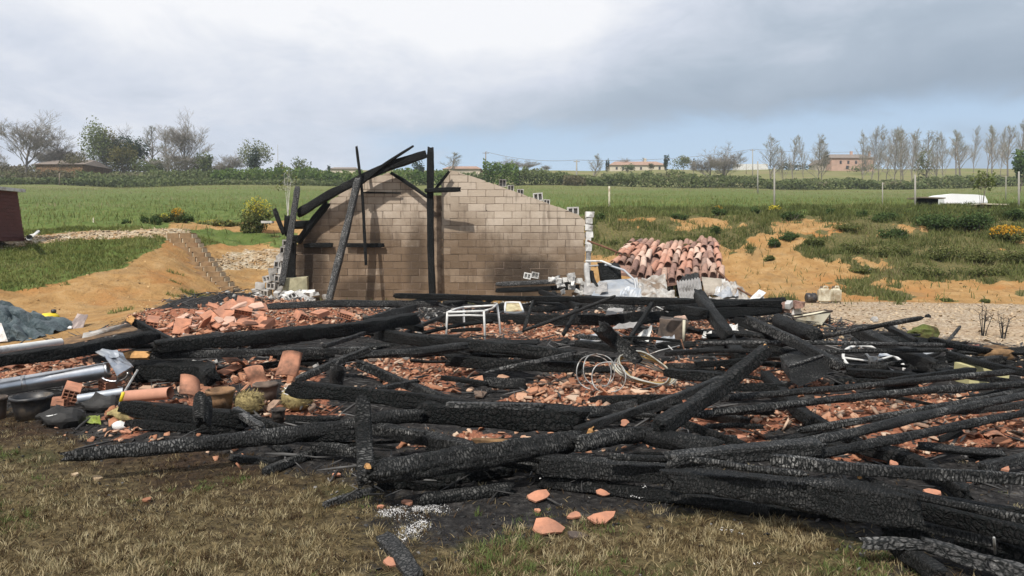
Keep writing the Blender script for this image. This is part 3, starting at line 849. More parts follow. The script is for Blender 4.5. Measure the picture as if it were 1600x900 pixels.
bw([(449, 338, 21.4), (449, 368, 21.4)], 10, 'short black stump of timber just behind the corner post', M_CHARD, cat='stump', name='charred_stump')
bw([(512, 318, 21.3), (490, 345, 21.3), (466, 378, 21.3)], 11, 'charred brace running down the stepped left edge of the gable', M_CHARD, cat='brace', name='charred_brace')
bw([(452, 352, 21.6), (486, 350, 21.6)], 14, 'burnt clump of timber wedged behind the corner post', M_CHARD, cat='timber', name='charred_timber', asp=1.5)
bw([(450, 372, 21.35), (468, 372, 21.35)], 12, 'lower burnt clump of timber behind the corner post', M_CHARD, cat='timber', name='charred_timber')
bw([(611, 270, 21.35), (640, 288, 21.3), (671, 310, 21.2)], 6, 'thin black brace falling from the left gable tip to the upright post', M_CHARD, cat='brace', name='charred_brace')
bw([(680, 296, 21.3), (702, 268, 21.3)], 5, 'thin black brace rising right of the upright post to the right gable tip', M_CHARD, cat='brace', name='charred_brace')
bw([(567, 301, 21.38), (626, 301.5, 21.38)], 3, 'narrow scorched batten fixed level near the top of the left gable', M_CHARD, cat='batten', name='charred_batten')
bw([(475, 384, 21.38), (520, 383, 21.38)], 9, 'short black board fixed on the left gable beside the corner', M_CHARD, cat='board', name='charred_board', ragged=.4, roll=0, asp=.6)
bw([(540, 383, 21.38), (600, 383, 21.38)], 8, 'short black board fixed on the left gable behind the hanging batten', M_CHARD, cat='board', name='charred_board', ragged=.4, roll=0, asp=.6)

C, G, D, GR = M_CHAR, M_CHARG, M_CHARD, M_CHARGREY
B = bpx
# rear rows, from the wall forward --------------------------------------------------
B([(617, 462), (780, 466), (920, 468)], .42, 10, 'thin black beam lying level right at the foot of the upright post', D)
B([(900, 467), (1220, 474)], .45, 13, 'black beam lying level below the grey metal sheets', D)
B([(417, 479), (530, 474), (685, 475)], .35, 12, 'greyish beam lying level in front of the left gable above the tile heap', C)
B([(573, 501), (647, 481)], .3, 15, 'short thick black beam slanting behind the walking frame', C)
B([(640, 473), (700, 462)], .3, 8, 'short black timber end beside the foot of the upright post', D)
B([(760, 478), (850, 484), (900, 476)], .15, 11, 'black beam sagging behind the rusty enamel dish', D)
B([(845, 456), (905, 480)], .35, 10, 'short black timber sliding down behind the far thin stick', D)
B([(690, 497), (880, 500), (1000, 499)], .06, 19, 'long heavy black beam behind the walking frame', D)
B([(980, 498), (1100, 491), (1215, 482)], .10, 21, 'heavy black beam continuing right to the gravel edge', D)
B([(1040, 482), (1225, 468)], .5, 10, 'upper black beam whose end points at the jerrycans', D)
B([(820, 516), (960, 463)], [.15, .75], 7, 'thin straight pole leaning up to the right behind the heap', C, cat='pole', name='charred_pole', sect='r')
B([(880, 523), (902, 480)], [.1, .5], 7, 'short stick crossing under the thin leaning pole', C, cat='stick', name='charred_stick')
B([(818, 517), (833, 470)], [.1, .5], 6, 'thin black stick standing left of the thin leaning pole', D, cat='stick', name='charred_stick')
B([(983, 530), (1019, 474)], [.1, .55], 7, 'thin black stick leaning beside the crumpled white sheet', D, cat='stick', name='charred_stick')
B([(1090, 458), (1112, 490), (1137, 524)], [.6, .45, .25], 19, 'flat black plank sliding down in front of the corrugated sheet', C, cat='plank', name='charred_plank', asp=1.0)
B([(1070, 484), (1103, 490)], .45, 18, 'short dark board beside the sliding black plank', D, cat='board', name='charred_board')
B([(937, 511), (965, 535), (993, 560)], [.5, .3, .2], 24, 'thick black timber stump tilted behind the wire rings', C, cat='stump', name='charred_stump')
B([(1128, 505), (1158, 560)], .1, 20, 'broad black timber going down under the long level poles', D)
B([(1167, 499), (1240, 534), (1315, 573)], [.55, .4, .25], 17, 'long black beam slanting down right over the charred box', C)
B([(1150, 500), (1210, 520)], .2, 16, 'black beam under the start of the slanting beam', D)
B([(1215, 500), (1275, 525)], .35, 27, 'thick round black log end in front of the cream tub', D, cat='log', name='charred_log', sect='r')
B([(1260, 531), (1350, 513), (1440, 497)], [.25, .45, .7], 9, 'charred pole rising right over the pale gravel', G, cat='pole', name='charred_pole', sect='r')
B([(1337, 517), (1400, 545), (1458, 572)], [.35, .2, .1], 23, 'broad black beam slanting across behind the white wheel rim', C)
B([(1383, 508), (1430, 532)], .3, 9, 'short black stick sloping beside the mossy stump', D, cat='stick', name='charred_stick')
B([(1095, 536), (1260, 535), (1475, 539)], .38, 8, 'upper of the two long thin level poles at right', GR, cat='pole', name='charred_pole', sect='r')
B([(1085, 548), (1280, 549), (1478, 547)], .3, 9, 'lower of the two long thin level poles at right', G, cat='pole', name='charred_pole', sect='r')
B([(1040, 552), (1130, 545)], .25, 9, 'dark stick beside the bent rusty wires', C, cat='stick', name='charred_stick')
B([(1087, 570), (1150, 566), (1230, 548)], .2, 11, 'dark stick going up to the two long level poles', D, cat='stick', name='charred_stick')
# left group
B([(-30, 567), (110, 549), (243, 524)], .38, 21, 'heavy black beam crossing the left edge above the shiny pipe', D)
B([(203, 500), (240, 519), (277, 538)], [.6, .45, .35], 12, 'short black timber with a pale split tip crossing the tile heap', C)
B([(243, 541), (430, 526), (560, 512), (650, 497)], .34, 23, 'long heavy black beam below the heap of orange tiles', D)
B([(207, 556), (320, 553), (575, 547)], .3, 13, 'long black beam with a scorched yellow left end', C)
B([(393, 543), (467, 533)], .3, 7, 'thin grey stick lying on the long heavy beam', GR, cat='stick', name='charred_stick')
B([(507, 541), (570, 520)], .35, 8, 'thin stick propped between two long beams left of the middle', C, cat='stick', name='charred_stick')
B([(463, 594), (520, 568), (577, 546)], [.2, .3, .4], 12, 'black stick sloping above the straw bundle', C, cat='stick', name='charred_stick')
B([(526, 606), (526, 571)], [.1, .35], 22, 'blocky charred beam end standing up among the tiles', C, cat='stump', name='charred_stump', asp=1.0)
B([(560, 568), (612, 592), (700, 625)], [.35, .2, .1], 17, 'grey topped beam sliding down to the right left of the middle', G)
B([(573, 554), (650, 551), (730, 540)], .3, 16, 'greyish rounded beam lying left of the middle', C, sect='r')
B([(600, 500), (660, 514)], .25, 12, 'short black timber left behind the walking frame', D)
B([(590, 523), (660, 532), (722, 540)], .2, 20, 'black beam passing under the feet of the walking frame', D)
B([(700, 536), (800, 545), (895, 556)], .24, 21, 'wide black beam right of the walking frame legs', D)
B([(633, 521), (697, 492)], [.2, .35], 6, 'thin rod leaning beside the walking frame', C, cat='stick', name='charred_stick')
B([(700, 562), (800, 570), (905, 573)], .12, 20, 'lower black beam under the thin silvery stick', D)
B([(758, 581), (830, 566), (897, 552)], [.3, .38, .42], 8, 'thin silvery grey stick lying over the tile field', GR, cat='stick', name='charred_stick', taper=(.6, 1.1))
B([(590, 608), (653, 595)], .25, 8, 'short grey stick pointing right beside the long front beam', G, cat='stick', name='charred_stick')
B([(690, 590), (760, 600)], .1, 9, 'short dark stick half buried in the tile field', D, cat='stick', name='charred_stick')
B([(900, 536), (990, 548)], .2, 12, 'dark beam behind the wire rings', D)
B([(895, 559), (960, 562)], .15, 11, 'dark timber just left of the wire rings', D)
B([(1040, 582), (1127, 590)], .15, 17, 'dark beam right of the coiled white hose', D)
B([(1133, 604), (1230, 605)], .12, 16, 'dark beam left of the charred box', D)
B([(1195, 585), (1255, 650), (1345, 698)], [.1, .04, .04], 22, 'wide black beam running under the ridged poles', D)
B([(1345, 699), (1433, 722), (1510, 772)], .04, 24, 'wide black beam continuing under the right hand poles', D)
B([(1323, 581), (1433, 588)], .15, 13, 'dark timber under the white wheel rim', D)
B([(1390, 598), (1460, 588), (1520, 580)], .2, 15, 'dark timber left of the yellow stone block', D)
B([(1510, 588), (1600, 600), (1700, 610)], .1, 12, 'dark timber right of the yellow stone block', D)
B([(1480, 553), (1560, 575), (1640, 590)], .2, 12, 'black timber by the sapling at the right edge', D)
# ridged poles fanning out at the right
B([(1127, 623), (1300, 608), (1450, 593), (1583, 581)], .3, 13, 'uppermost of the long ridged poles fanning out at right', G, cat='pole', name='charred_pole', sect='r', gator=.10)
B([(1090, 648), (1270, 628), (1430, 611), (1640, 597)], .3, 15, 'second from the top of the long ridged poles fanning out at right', G, cat='pole', name='charred_pole', sect='r', gator=.10)
B([(1250, 673), (1420, 645), (1640, 603)], .25, 14, 'third of the long ridged poles fanning out at right', G, cat='pole', name='charred_pole', sect='r', gator=.10)
B([(1180, 704), (1300, 684), (1450, 648), (1640, 610)], .3, 18, 'smooth black pole lying against the third ridged pole', C, cat='pole', name='charred_pole', sect='r')
B([(1272, 711), (1430, 680), (1640, 636)], .25, 18, 'lowest of the long ridged poles fanning out at right', G, cat='pole', name='charred_pole', sect='r', gator=.10)
B([(1100, 668), (1145, 664), (1192, 667)], .15, 12, 'short ridged pole left of the fan of poles', G, cat='pole', name='charred_pole', sect='r', gator=.1)
B([(1533, 731), (1640, 704)], .1, 18, 'ridged timber coming in at the right edge over bare ground', G)
B([(1225, 690), (1280, 676)], .1, 14, 'short dark timber under the smooth black pole', D)
# the diagonal pair in the middle
B([(900, 674), (990, 643), (1060, 620), (1125, 592)], [.3, .3, .35, .4], 14, 'long curved black beam rising right towards the tangled wires', C)
B([(1030, 668), (1120, 610), (1197, 547)], [.3, .42, .62], 27, 'thick black beam with white flecks rising steeply right of the wire rings', D)
B([(1060, 658), (1110, 678), (1162, 697)], .15, 15, 'black timber under the foot of the steep flecked beam', D)
# central front beams
B([(458, 607), (560, 616), (660, 627), (748, 641)], .34, 29, 'long thick black beam behind the upright plank', D)
B([(655, 642), (780, 650), (912, 656)], .26, 44, 'massive black beam with an orange unburnt end', D, asp=.9, gator=.05)
B([(700, 632), (760, 634), (850, 636)], .50, 12, 'thin grey char flake lying on the massive beam', GR, cat='board', name='charred_board', asp=1.6)
B([(585, 655), (620, 650), (660, 649)], .30, 28, 'ridged log end just right of the upright plank', G, cat='log', name='charred_log', sect='r', gator=.10)
B([(103, 713), (250, 700), (420, 683), (590, 660)], .12, 35, 'long tapering charred log lying on the lawn at left', C, cat='log', name='charred_log', gator=.10, taper=(.62, 1.0), sect='r')
B([(572, 754), (569, 690), (567, 627)], [.12, .30, .52], 30, 'flat charred plank propped upright in front of the logs', G, cat='plank', name='charred_plank', gator=.04, roll=0, asp=1.0, sect='s')
B([(583, 737), (690, 722), (800, 706), (900, 690)], .16, 48, 'thick pale ridged log lying just right of the upright plank', G, cat='log', name='charred_log', sect='r', gator=.13)
B([(583, 669), (660, 684), (740, 702)], .25, 24, 'grey sided log sloping down behind the pale ridged log', C, cat='log', name='charred_log', gator=.08)
B([(490, 698), (557, 706)], .05, 20, 'dark log stub left of the upright plank', C, cat='log', name='charred_log', gator=.08)
B([(450, 682), (560, 680)], .12, 20, 'dark log behind the tapering log and the upright plank', D, cat='log', name='charred_log')
B([(415, 737), (455, 720), (490, 708)], .0, 15, 'short black stick on the grass pointing at the upright plank', C, cat='stick', name='charred_stick')
B([(427, 690), (452, 708)], .02, 14, 'stubby charcoal piece under the tapering log', C, cat='stick', name='charred_stick')
B([(360, 715), (432, 722)], .0, 12, 'flat charcoal piece on the ground below the tapering log', C, cat='stick', name='charred_stick')
B([(367, 640), (385, 654), (410, 668)], .2, 13, 'short grey ridged stick left of the straw bundle', GR, cat='stick', name='charred_stick')
B([(508, 789), (545, 776), (592, 764)], .0, 12, 'short black stick on the grass at the foot of the upright plank', C, cat='stick', name='charred_stick')
B([(655, 781), (720, 774), (800, 763)], .0, 17, 'flat crumbling charred timber beside the white ash', G, cat='timber', name='charred_timber', asp=1.3)
B([(610, 672), (663, 678)], .35, 11, 'small grey ridged stick behind the pale ridged log', G, cat='stick', name='charred_stick')
B([(590, 755), (700, 748), (800, 735)], .0, 20, 'black log buried under the pale ridged log', D, cat='log', name='charred_log')
B([(672, 694), (700, 705)], .1, 25, 'black chunk between the sloping log and the massive beam', D, cat='chunk', name='charcoal_chunk')
B([(740, 690), (822, 692)], .25, 13, 'splintered beam with a pale brown broken side', M_BROWNWOOD, name='splintered_beam')
B([(900, 694), (950, 684), (1008, 678)], .22, 34, 'ridged round log in the middle next to the orange beam end', G, cat='log', name='charred_log', sect='r', gator=.12)
B([(1000, 680), (1060, 690), (1122, 700)], .2, 36, 'smooth black log running right from the ridged round log', C, cat='log', name='charred_log', sect='r', gator=.06)
B([(880, 667), (900, 688)], .05, 26, 'dark chunk under the orange beam end', D, cat='chunk', name='charcoal_chunk')
B([(843, 724), (930, 731), (1052, 741)], .1, 37, 'broad black log with pale flecks right of the pale ridged log', C, cat='log', name='charred_log', gator=.09)
B([(845, 752), (950, 764), (1060, 778), (1200, 797)], .0, 22, 'low black beam along the front edge of the pile', C, gator=.08)
B([(953, 713), (1045, 717)], .28, 13, 'round black stick lying over the broad flecked log', C, cat='stick', name='charred_stick', sect='r')
B([(1045, 718), (1120, 712), (1282, 698)], .28, 28, 'dark squared timber right of the smooth black log', C, gator=.07)
B([(1045, 748), (1150, 757), (1290, 775), (1428, 797)], .14, 58, 'biggest charred log in the foreground with deep alligator cracks', C, cat='log', name='charred_log', gator=.10, taper=(.68, 1.12), asp=.9)
B([(1060, 777), (1200, 795), (1350, 808)], .0, 18, 'flat black timber under the biggest log', D, cat='timber', name='charred_timber', gator=.07)
B([(1080, 718), (1160, 730), (1260, 741)], .38, 14, 'thin black pole resting on the biggest log', C, cat='pole', name='charred_pole', sect='r')
B([(1205, 718), (1330, 733), (1450, 740), (1640, 750)], .36, 21, 'long grey topped timber crossing the right foreground', G, cat='timber', name='charred_timber', gator=.06)
B([(1345, 745), (1400, 768), (1500, 790), (1640, 820)], .3, 17, 'ridged pole with a pale splinter sloping down to the right edge', G, cat='pole', name='charred_pole', sect='r', gator=.12)
B([(1330, 760), (1480, 790), (1660, 815)], .1, 30, 'black beam under the ridged pole at the right edge', D)
B([(1430, 790), (1520, 812), (1660, 852)], .12, 38, 'wide black beam filling the lower right corner', D)
B([(1430, 820), (1500, 835), (1560, 850)], .1, 15, 'short ridged timber on the wide corner beam', G, cat='timber', name='charred_timber', gator=.1)
B([(1380, 832), (1450, 838)], .0, 26, 'black block under the end of the biggest log', D, cat='block', name='charred_block')
B([(1350, 849), (1400, 848), (1440, 852)], .1, 18, 'grey ash covered board end in front of the biggest log', GR, cat='board', name='charred_board')
B([(1405, 858), (1436, 876), (1470, 900)], .02, 30, 'black plank end pointing to the lower right corner', C, cat='plank', name='charred_plank')
B([(1443, 850), (1520, 872), (1650, 912)], .06, 26, 'grey ash covered timber in the lower right corner', GR, cat='timber', name='charred_timber', gator=.1)
B([(1500, 845), (1640, 880)], .0, 30, 'black timber behind the grey corner timber', D, cat='timber', name='charred_timber')
B([(600, 845), (625, 870), (650, 910)], -.05, 34, 'flat burnt plank pressed into the ash of the lawn', C, cat='plank', name='charred_plank', ragged=.5)
B([(197, 636), (290, 648), (382, 656)], .05, 30, 'sooty black log lying behind the tapering log at left', D, cat='log', name='charred_log')
B([(200, 662), (290, 668), (380, 672)], .0, 16, 'low sooty log between the pots and the tapering log', D, cat='log', name='charred_log')
B([(316, 661), (317, 620)], [.25, .42], 28, 'short plank end with pale broken tip standing before the clay pot', C, cat='plank', name='charred_plank', asp=.9)
B([(215, 577), (320, 582), (330, 590)], .05, 32, 'deep black timber behind the scorched yellow end', D, cat='timber', name='charred_timber')
B([(440, 560), (510, 556)], .1, 18, 'black timber between the tiles and the middle', D, cat='timber', name='charred_timber')
B([(450, 655), (530, 660)], .0, 20, 'black log behind the straw bundle', D, cat='log', name='charred_log')

# pale unburnt tips as parts of their beams
bpy.context.view_layer.update()
def end_piece(parent_label, end, size, mat, nm='cut_end', off=(0, 0), seed=1):
    par = next(o for o in COL.objects if o.get('label') == parent_label)
    vs = [v.co for v in par.data.vertices]; xs = [v.x for v in vs]; X = max(xs) if end else min(xs)
    near = [v for v in vs if abs(v.x - X) < .05]; c = sum(near, Vector()) / len(near)
    q = random.Random(seed); n = 9; V = []
    sx = size[0] * (1 if end else -1)
    for k, (xx, rr) in enumerate([(-.7, .9), (.1, 1.0), (.45, .55)]):
        for j in range(n):
            a = 2 * math.pi * j / n; r_ = rr * q.uniform(.75, 1.15)
            V.append((c.x + sx * (xx + q.uniform(-.12, .12)), c.y + off[0] + size[1] * r_ * math.cos(a), c.z + off[1] + size[2] * r_ * math.sin(a)))
    Fc = [(k * n + j, k * n + (j + 1) % n, (k + 1) * n + (j + 1) % n, (k + 1) * n + j) for k in range(2) for j in range(n)] + [tuple(range(n - 1, -1, -1)), tuple(range(2 * n, 3 * n))]
    return link(nm, mesh_from(nm, V, Fc, mat), (0, 0, 0), par)
end_piece('massive black beam with an orange unburnt end', 1, (.09, .08, .038), M_RAWWOOD, off=(-.035, -.04))
end_piece('long black beam with a scorched yellow left end', 0, (.26, .055, .05), M_RAWWOOD)
end_piece('short black timber with a pale split tip crossing the tile heap', 0, (.07, .04, .05), M_RAWWOOD, 'split_tip')
end_piece('ridged pole with a pale splinter sloping down to the right edge', 0, (.05, .02, .025), M_RAWWOOD, 'splinter')
end_piece('thick black beam with white flecks rising steeply right of the wire rings', 1, (.06, .035, .05), M_RAWWOOD, 'splinter')
end_piece('thick pale ridged log lying just right of the upright plank', 0, (.025, .035, .02), M_RAWWOOD, 'splinter', off=(0, .03))

# small burnt sticks and lath ends littering the floor, several shared shapes
stick_me = []
for k in range(12):
    L_ = rnd.uniform(.35, 1.3); w_ = rnd.uniform(.028, .075)
    o = beam([(0, 9, 0), (L_ * .5, 9 + rnd.uniform(-.03, .03), rnd.uniform(-.02, .03)), (L_, 9, 0)], w_ * rnd.uniform(1, 2), w_, [M_CHAR, M_CHARD, M_CHARG, M_CHARD][k % 4], 'x', res=.04, sect='s')
    stick_me.append(o.data); o.data.name = 'charred_stick'; bpy.data.objects.remove(o)
litter = [
    ([(640, 475), (1200, 478), (1200, 500), (640, 500)], 26, 'small charred stick in the dark litter of the rear beams'),
    ([(560, 530), (1130, 530), (1130, 565), (560, 562)], 30, 'small charred stick between the walking frame and the tile field'),
    ([(1130, 520), (1500, 540), (1500, 600), (1130, 605)], 34, 'small charred stick among the timbers around the charred box and the wheel rim'),
    ([(190, 540), (560, 530), (560, 600), (200, 600)], 16, 'small charred stick between the long left beams and the clay pots'),
    ([(560, 565), (1080, 570), (1060, 635), (620, 612)], 7, 'small charred stick lying on the orange tile field'),
    ([(1100, 610), (1600, 600), (1600, 720), (1150, 710)], 15, 'small charred stick under the fan of ridged poles'),
    ([(400, 690), (1000, 700), (1040, 740), (600, 750), (400, 720)], 22, 'small charred stick in the shade of the foreground logs'),
    ([(1470, 545), (1640, 560), (1640, 600), (1470, 590)], 16, 'small charred stick in the litter at the right edge'),
    ([(880, 640), (1120, 630), (1120, 680), (900, 670)], 12, 'small charred stick between the massive beam and the ridged log'),
]
for poly, cnt, lab in litter:
    xs = [p[0] for p in poly]; ys = [p[1] for p in poly]; c = 0
    while c < cnt:
        x, y = rnd.uniform(min(xs), max(xs)), rnd.uniform(min(ys), max(ys))
        if not inpoly(np.array([x]), np.array([y]), poly)[0]: continue
        p = at(x, y, .08); o = link('charred_stick', rnd.choice(stick_me), (p.x, p.y, h1(p.x, p.y) + rnd.uniform(.03, .16)))
        o.rotation_euler = (rnd.uniform(0, 3), rnd.gauss(0, .1), rnd.choice([0, math.pi]) + rnd.gauss(0, .45)); s_ = rnd.uniform(.5, 1.15) * (.8 if p.y < 7 else 1.15); o.scale = (s_, s_, s_)
        tag(o, lab, 'charred stick', lab.replace('stick', 'sticks')); c += 1
# ------------------------------------------------------------ terracotta
def tile_material(name='terracotta', sooty=.25, stops=None):
    m, N, b = material(name)
    o = N.pos(); r = N.rand(); t = N.attr('tint').outputs['Fac']
    k = N.math('FRACT', N.math('ADD', N.math('MULTIPLY', r, 7.0), t))
    c = N.ramp(k, stops or [(.0, (.26, .115, .065)), (.26, (.37, .17, .095)), (.46, (.43, .22, .135)), (.62, (.48, .29, .19)), (.74, (.56, .43, .32)), (.84, (.22, .13, .09)), (.92, (.13, .10, .08)), (1.0, (.05, .042, .038))])
    n = N.noise(o, 11, 5, .65); n2 = N.noise(o, 50, 4, .7)
    c = N.mix(N.math('MULTIPLY', N.step(n, .62 - sooty * .3, .75), .8), c, (.055, .04, .035))
    c = N.mix(N.math('MULTIPLY', N.step(n2, .5, .8), .35), c, (.6, .42, .33))
    N.put(b.inputs['Base Color'], c); b.inputs['Roughness'].default_value = .9; b.inputs['Specular IOR Level'].default_value = .2
    N.put(b.inputs['Normal'], N.bump(n2, .35, .006))
    return m
M_TILE = tile_material(); M_TILEOLD = tile_material('weathered_terracotta', .5, [(.0, (.20, .12, .10)), (.4, (.30, .18, .14)), (.8, (.44, .30, .23)), (1, (.16, .11, .10))])
M_ROOFTILE = tile_material('dusty_barrel_tile', .3, [(.0, (.40, .20, .14)), (.35, (.47, .26, .19)), (.65, (.54, .35, .27)), (.85, (.58, .44, .36)), (1, (.30, .18, .15))])

def shard(rs, size, thick=.013, curve=None):
    """irregular flake of a curved tile: local verts and faces"""
    n = rs.choice([4, 5, 5, 6]); cv = rs.uniform(0, 2.2) if curve is None else curve
    P = []
    for i in range(n):
        a = 2 * math.pi * (i + rs.uniform(-.3, .3)) / n; r_ = size * rs.uniform(.55, 1.05)
        P.append((r_ * math.cos(a), r_ * .75 * math.sin(a)))
    f = lambda x, y: -cv * x * x
    V = [(x, y, f(x, y) + thick) for x, y in P] + [(x, y, f(x, y)) for x, y in P] + [(0, 0, thick), (0, 0, 0)]
    Fc = []
    for i in range(n):
        j = (i + 1) % n
        Fc += [(i, j, 2 * n), (j + n, i + n, 2 * n + 1)]
        Fc += [(i, i + n, j + n), (i, j + n, j)]
    return V, Fc
_shard_lib = []
_rs = random.Random(5)
for k in range(14):
    V, Fc = shard(_rs, 1.0, .2, _rs.uniform(0, .35)); _shard_lib.append((np.array(V, float), np.array(Fc)))
_curl_lib = []
for k in range(8):
    W_, L_, cv_ = _rs.uniform(.6, 1), _rs.uniform(.6, 1.1), _rs.uniform(.5, .9); V = []
    for s_ in (0, -.16):
        for j in range(5):
            a_ = (j / 4 - .5) * 2 * cv_
            for l_ in (-1, 1): V.append((W_ * math.sin(a_) * 1.1, l_ * L_ * .5 + _rs.uniform(-.22, .22), W_ * (math.cos(a_) - 1) * 1.1 + s_))
    Fc = []
    for j in range(4):
        q_ = 2 * j; Fc += [(q_, q_ + 2, q_ + 3), (q_, q_ + 3, q_ + 1), (10 + q_, 13 + q_, 12 + q_), (10 + q_, 11 + q_, 13 + q_), (q_, 10 + q_, 12 + q_), (q_, 12 + q_, q_ + 2), (q_ + 1, q_ + 3, 13 + q_), (q_ + 1, 13 + q_, 11 + q_)]
    Fc += [(0, 1, 11), (0, 11, 10), (8, 18, 19), (8, 19, 9)]
    _curl_lib.append((np.array(V, float), np.array(Fc)))
_chip_lib = []      # cheaper: no underside centre
for k in range(10):
    n = 4 if k % 2 else 5
    P = []
    for i in range(n):
        a = 2 * math.pi * (i + _rs.uniform(-.3, .3)) / n; r_ = _rs.uniform(.6, 1.05); P.append((r_ * math.cos(a), r_ * .75 * math.sin(a)))
    V = [(x, y, .12) for x, y in P] + [(x, y, -.12) for x, y in P]
    Fc = [(0, i, i + 1) for i in range(1, n - 1)]
    for i in range(n): j = (i + 1) % n; Fc += [(i, i + n, j + n), (i, j + n, j)]
    _chip_lib.append((np.array(V, float), np.array(Fc)))

def rand_rot(n, tilt, rs):
    """(n,3,3) rotations: yaw free, tilt limited"""
    a = rs.rand(n) * 6.283; t = rs.normal(0, tilt, n); u = rs.normal(0, tilt, n)
    ca, sa, ct, st, cu, su = np.cos(a), np.sin(a), np.cos(t), np.sin(t), np.cos(u), np.sin(u)
    Z = np.zeros(n); O = np.ones(n)
    Rz = np.stack([ca, -sa, Z, sa, ca, Z, Z, Z, O], -1).reshape(n, 3, 3)
    Rx = np.stack([O, Z, Z, Z, ct, -st, Z, st, ct], -1).reshape(n, 3, 3)
    Ry = np.stack([cu, Z, su, Z, O, Z, -su, Z, cu], -1).reshape(n, 3, 3)
    return Rz @ Rx @ Ry

def scatter(name, lib, P, size, tilt, mat, label, rs, sink=.0):
    """joins copies of the library shapes at P (n,3) into one mesh"""
    n = len(P); which = rs.randint(0, len(lib), n); Rm = rand_rot(n, tilt, rs)
    VV = []; FF = []; TT = []; off = 0
    for k, (V, Fc) in enumerate(lib):
        sel = np.where(which == k)[0]
        if not len(sel): continue
        v = np.einsum('nij,vj->nvi', Rm[sel], V) * size[sel][:, None, None] + P[sel][:, None, :]
        m_ = len(sel); nv = len(V)
        VV.append(v.reshape(-1, 3)); FF.append((Fc[None] + (np.arange(m_) * nv)[:, None, None]).reshape(-1, 3) + off); off += m_ * nv
        TT.append(np.repeat(rs.rand(m_), nv))
    me = fast_mesh(name, np.vstack(VV), np.vstack(FF), mat, False, {'tint': ('FLOAT', np.concatenate(TT))})
    return tag(link(name, me), label, kind='stuff')

def sample_xy(n, x0, x1, y0, y1, rs):
    return rs.uniform(x0, x1, n), rs.uniform(y0, y1, n)
rs = np.random.RandomState(21)
# fine rubble of broken tile all over the burnt floor
N0 = 120000
X, Y = sample_xy(N0, -13, 17, 4.6, 20.5, rs)
d_ = zone('tile', X, Y); keep = rs.rand(N0) < d_ * np.clip(1.35 - Y * .045, .35, 1)
X, Y = X[keep], Y[keep]; print('tile chips', len(X))
sz = .011 + .034 * rs.rand(len(X)) ** 2.0 + .0012 * Y; big_ = rs.rand(len(X)) < .13
Z = H(X, Y) + .004 + rs.rand(len(X)) * .035
scatter('tile_chunks', _curl_lib, np.stack([X, Y, Z + .015], -1)[big_], (sz * 1.9)[big_], .65, M_TILE, 'larger curved bits of broken orange tile between the burnt beams', rs)
X, Y, Z, sz = X[~big_], Y[~big_], Z[~big_], sz[~big_]
scatter('tile_rubble', _chip_lib, np.stack([X, Y, Z], -1), sz, .45, M_TILE, 'fine rubble of crushed orange roof tiles between the burnt beams', rs)
# charcoal crumbs
M_CHARL = simple('charred_lath', (.028, .027, .026), .6, var=.6, scale=2.5, dirt=(.13, .125, .12), dirt_amt=.6, spec=.4)
N0 = 60000
X, Y = sample_xy(N0, -11, 14, 3.6, 18, rs)
keep = rs.rand(N0) < zone('ash', X, Y) * np.clip(1.3 - Y * .05, .3, 1); X, Y = X[keep], Y[keep]
sz = .006 + .028 * rs.rand(len(X)) ** 3; Z = H(X, Y) + .003
M_CRUMB = simple('charcoal_crumbs', (.02, .019, .018), .7, var=.6, scale=3, dirt=(.2, .19, .18), dirt_amt=.3, spec=.4)
scatter('charcoal_crumbs', _chip_lib, np.stack([X, Y, Z], -1), sz, .5, M_CRUMB, 'crumbs of charcoal and ash strewn over the burnt ground', rs)
# pale stones: gravel strip and stony path
N0 = 90000
X, Y = sample_xy(N0, -22, 26, 8, 34, rs)
g = np.maximum(zone('gravel', X, Y) * .55, zone('stones', X, Y) * .8); keep = rs.rand(N0) < g; X, Y = X[keep], Y[keep]; print('stones', len(X))
sz = .014 + .05 * rs.rand(len(X)) ** 2.5 + .035 * zone('stones', X, Y)
M_STONE = simple('pale_limestone', (.47, .37, .255), .95, var=.3, scale=.8, dirt=(.36, .25, .14), dirt_amt=.9)
scatter('gravel', _chip_lib, np.stack([X, Y, H(X, Y) + .01], -1), sz, .5, M_STONE, 'pale stones and gravel on the strip before the bank and the stony path', rs)
# pebbles and dirt clods on the sandy banks
N0 = 26000
X, Y = sample_xy(N0, -22, 26, 12, 34, rs)
keep = (rs.rand(N0) < .5 * (1 - zone('green', X, Y))) & (H0(X, Y) > .05); X, Y = X[keep], Y[keep]
sz = .01 + .055 * rs.rand(len(X)) ** 4
M_CLOD = simple('sandy_clod', (.46, .30, .14), .97, var=.35, scale=.7)
scatter('sand_clods', _chip_lib, np.stack([X, Y, H(X, Y) + .005], -1), sz, .5, M_CLOD, 'clods and pebbles on the orange sandy bank', rs)

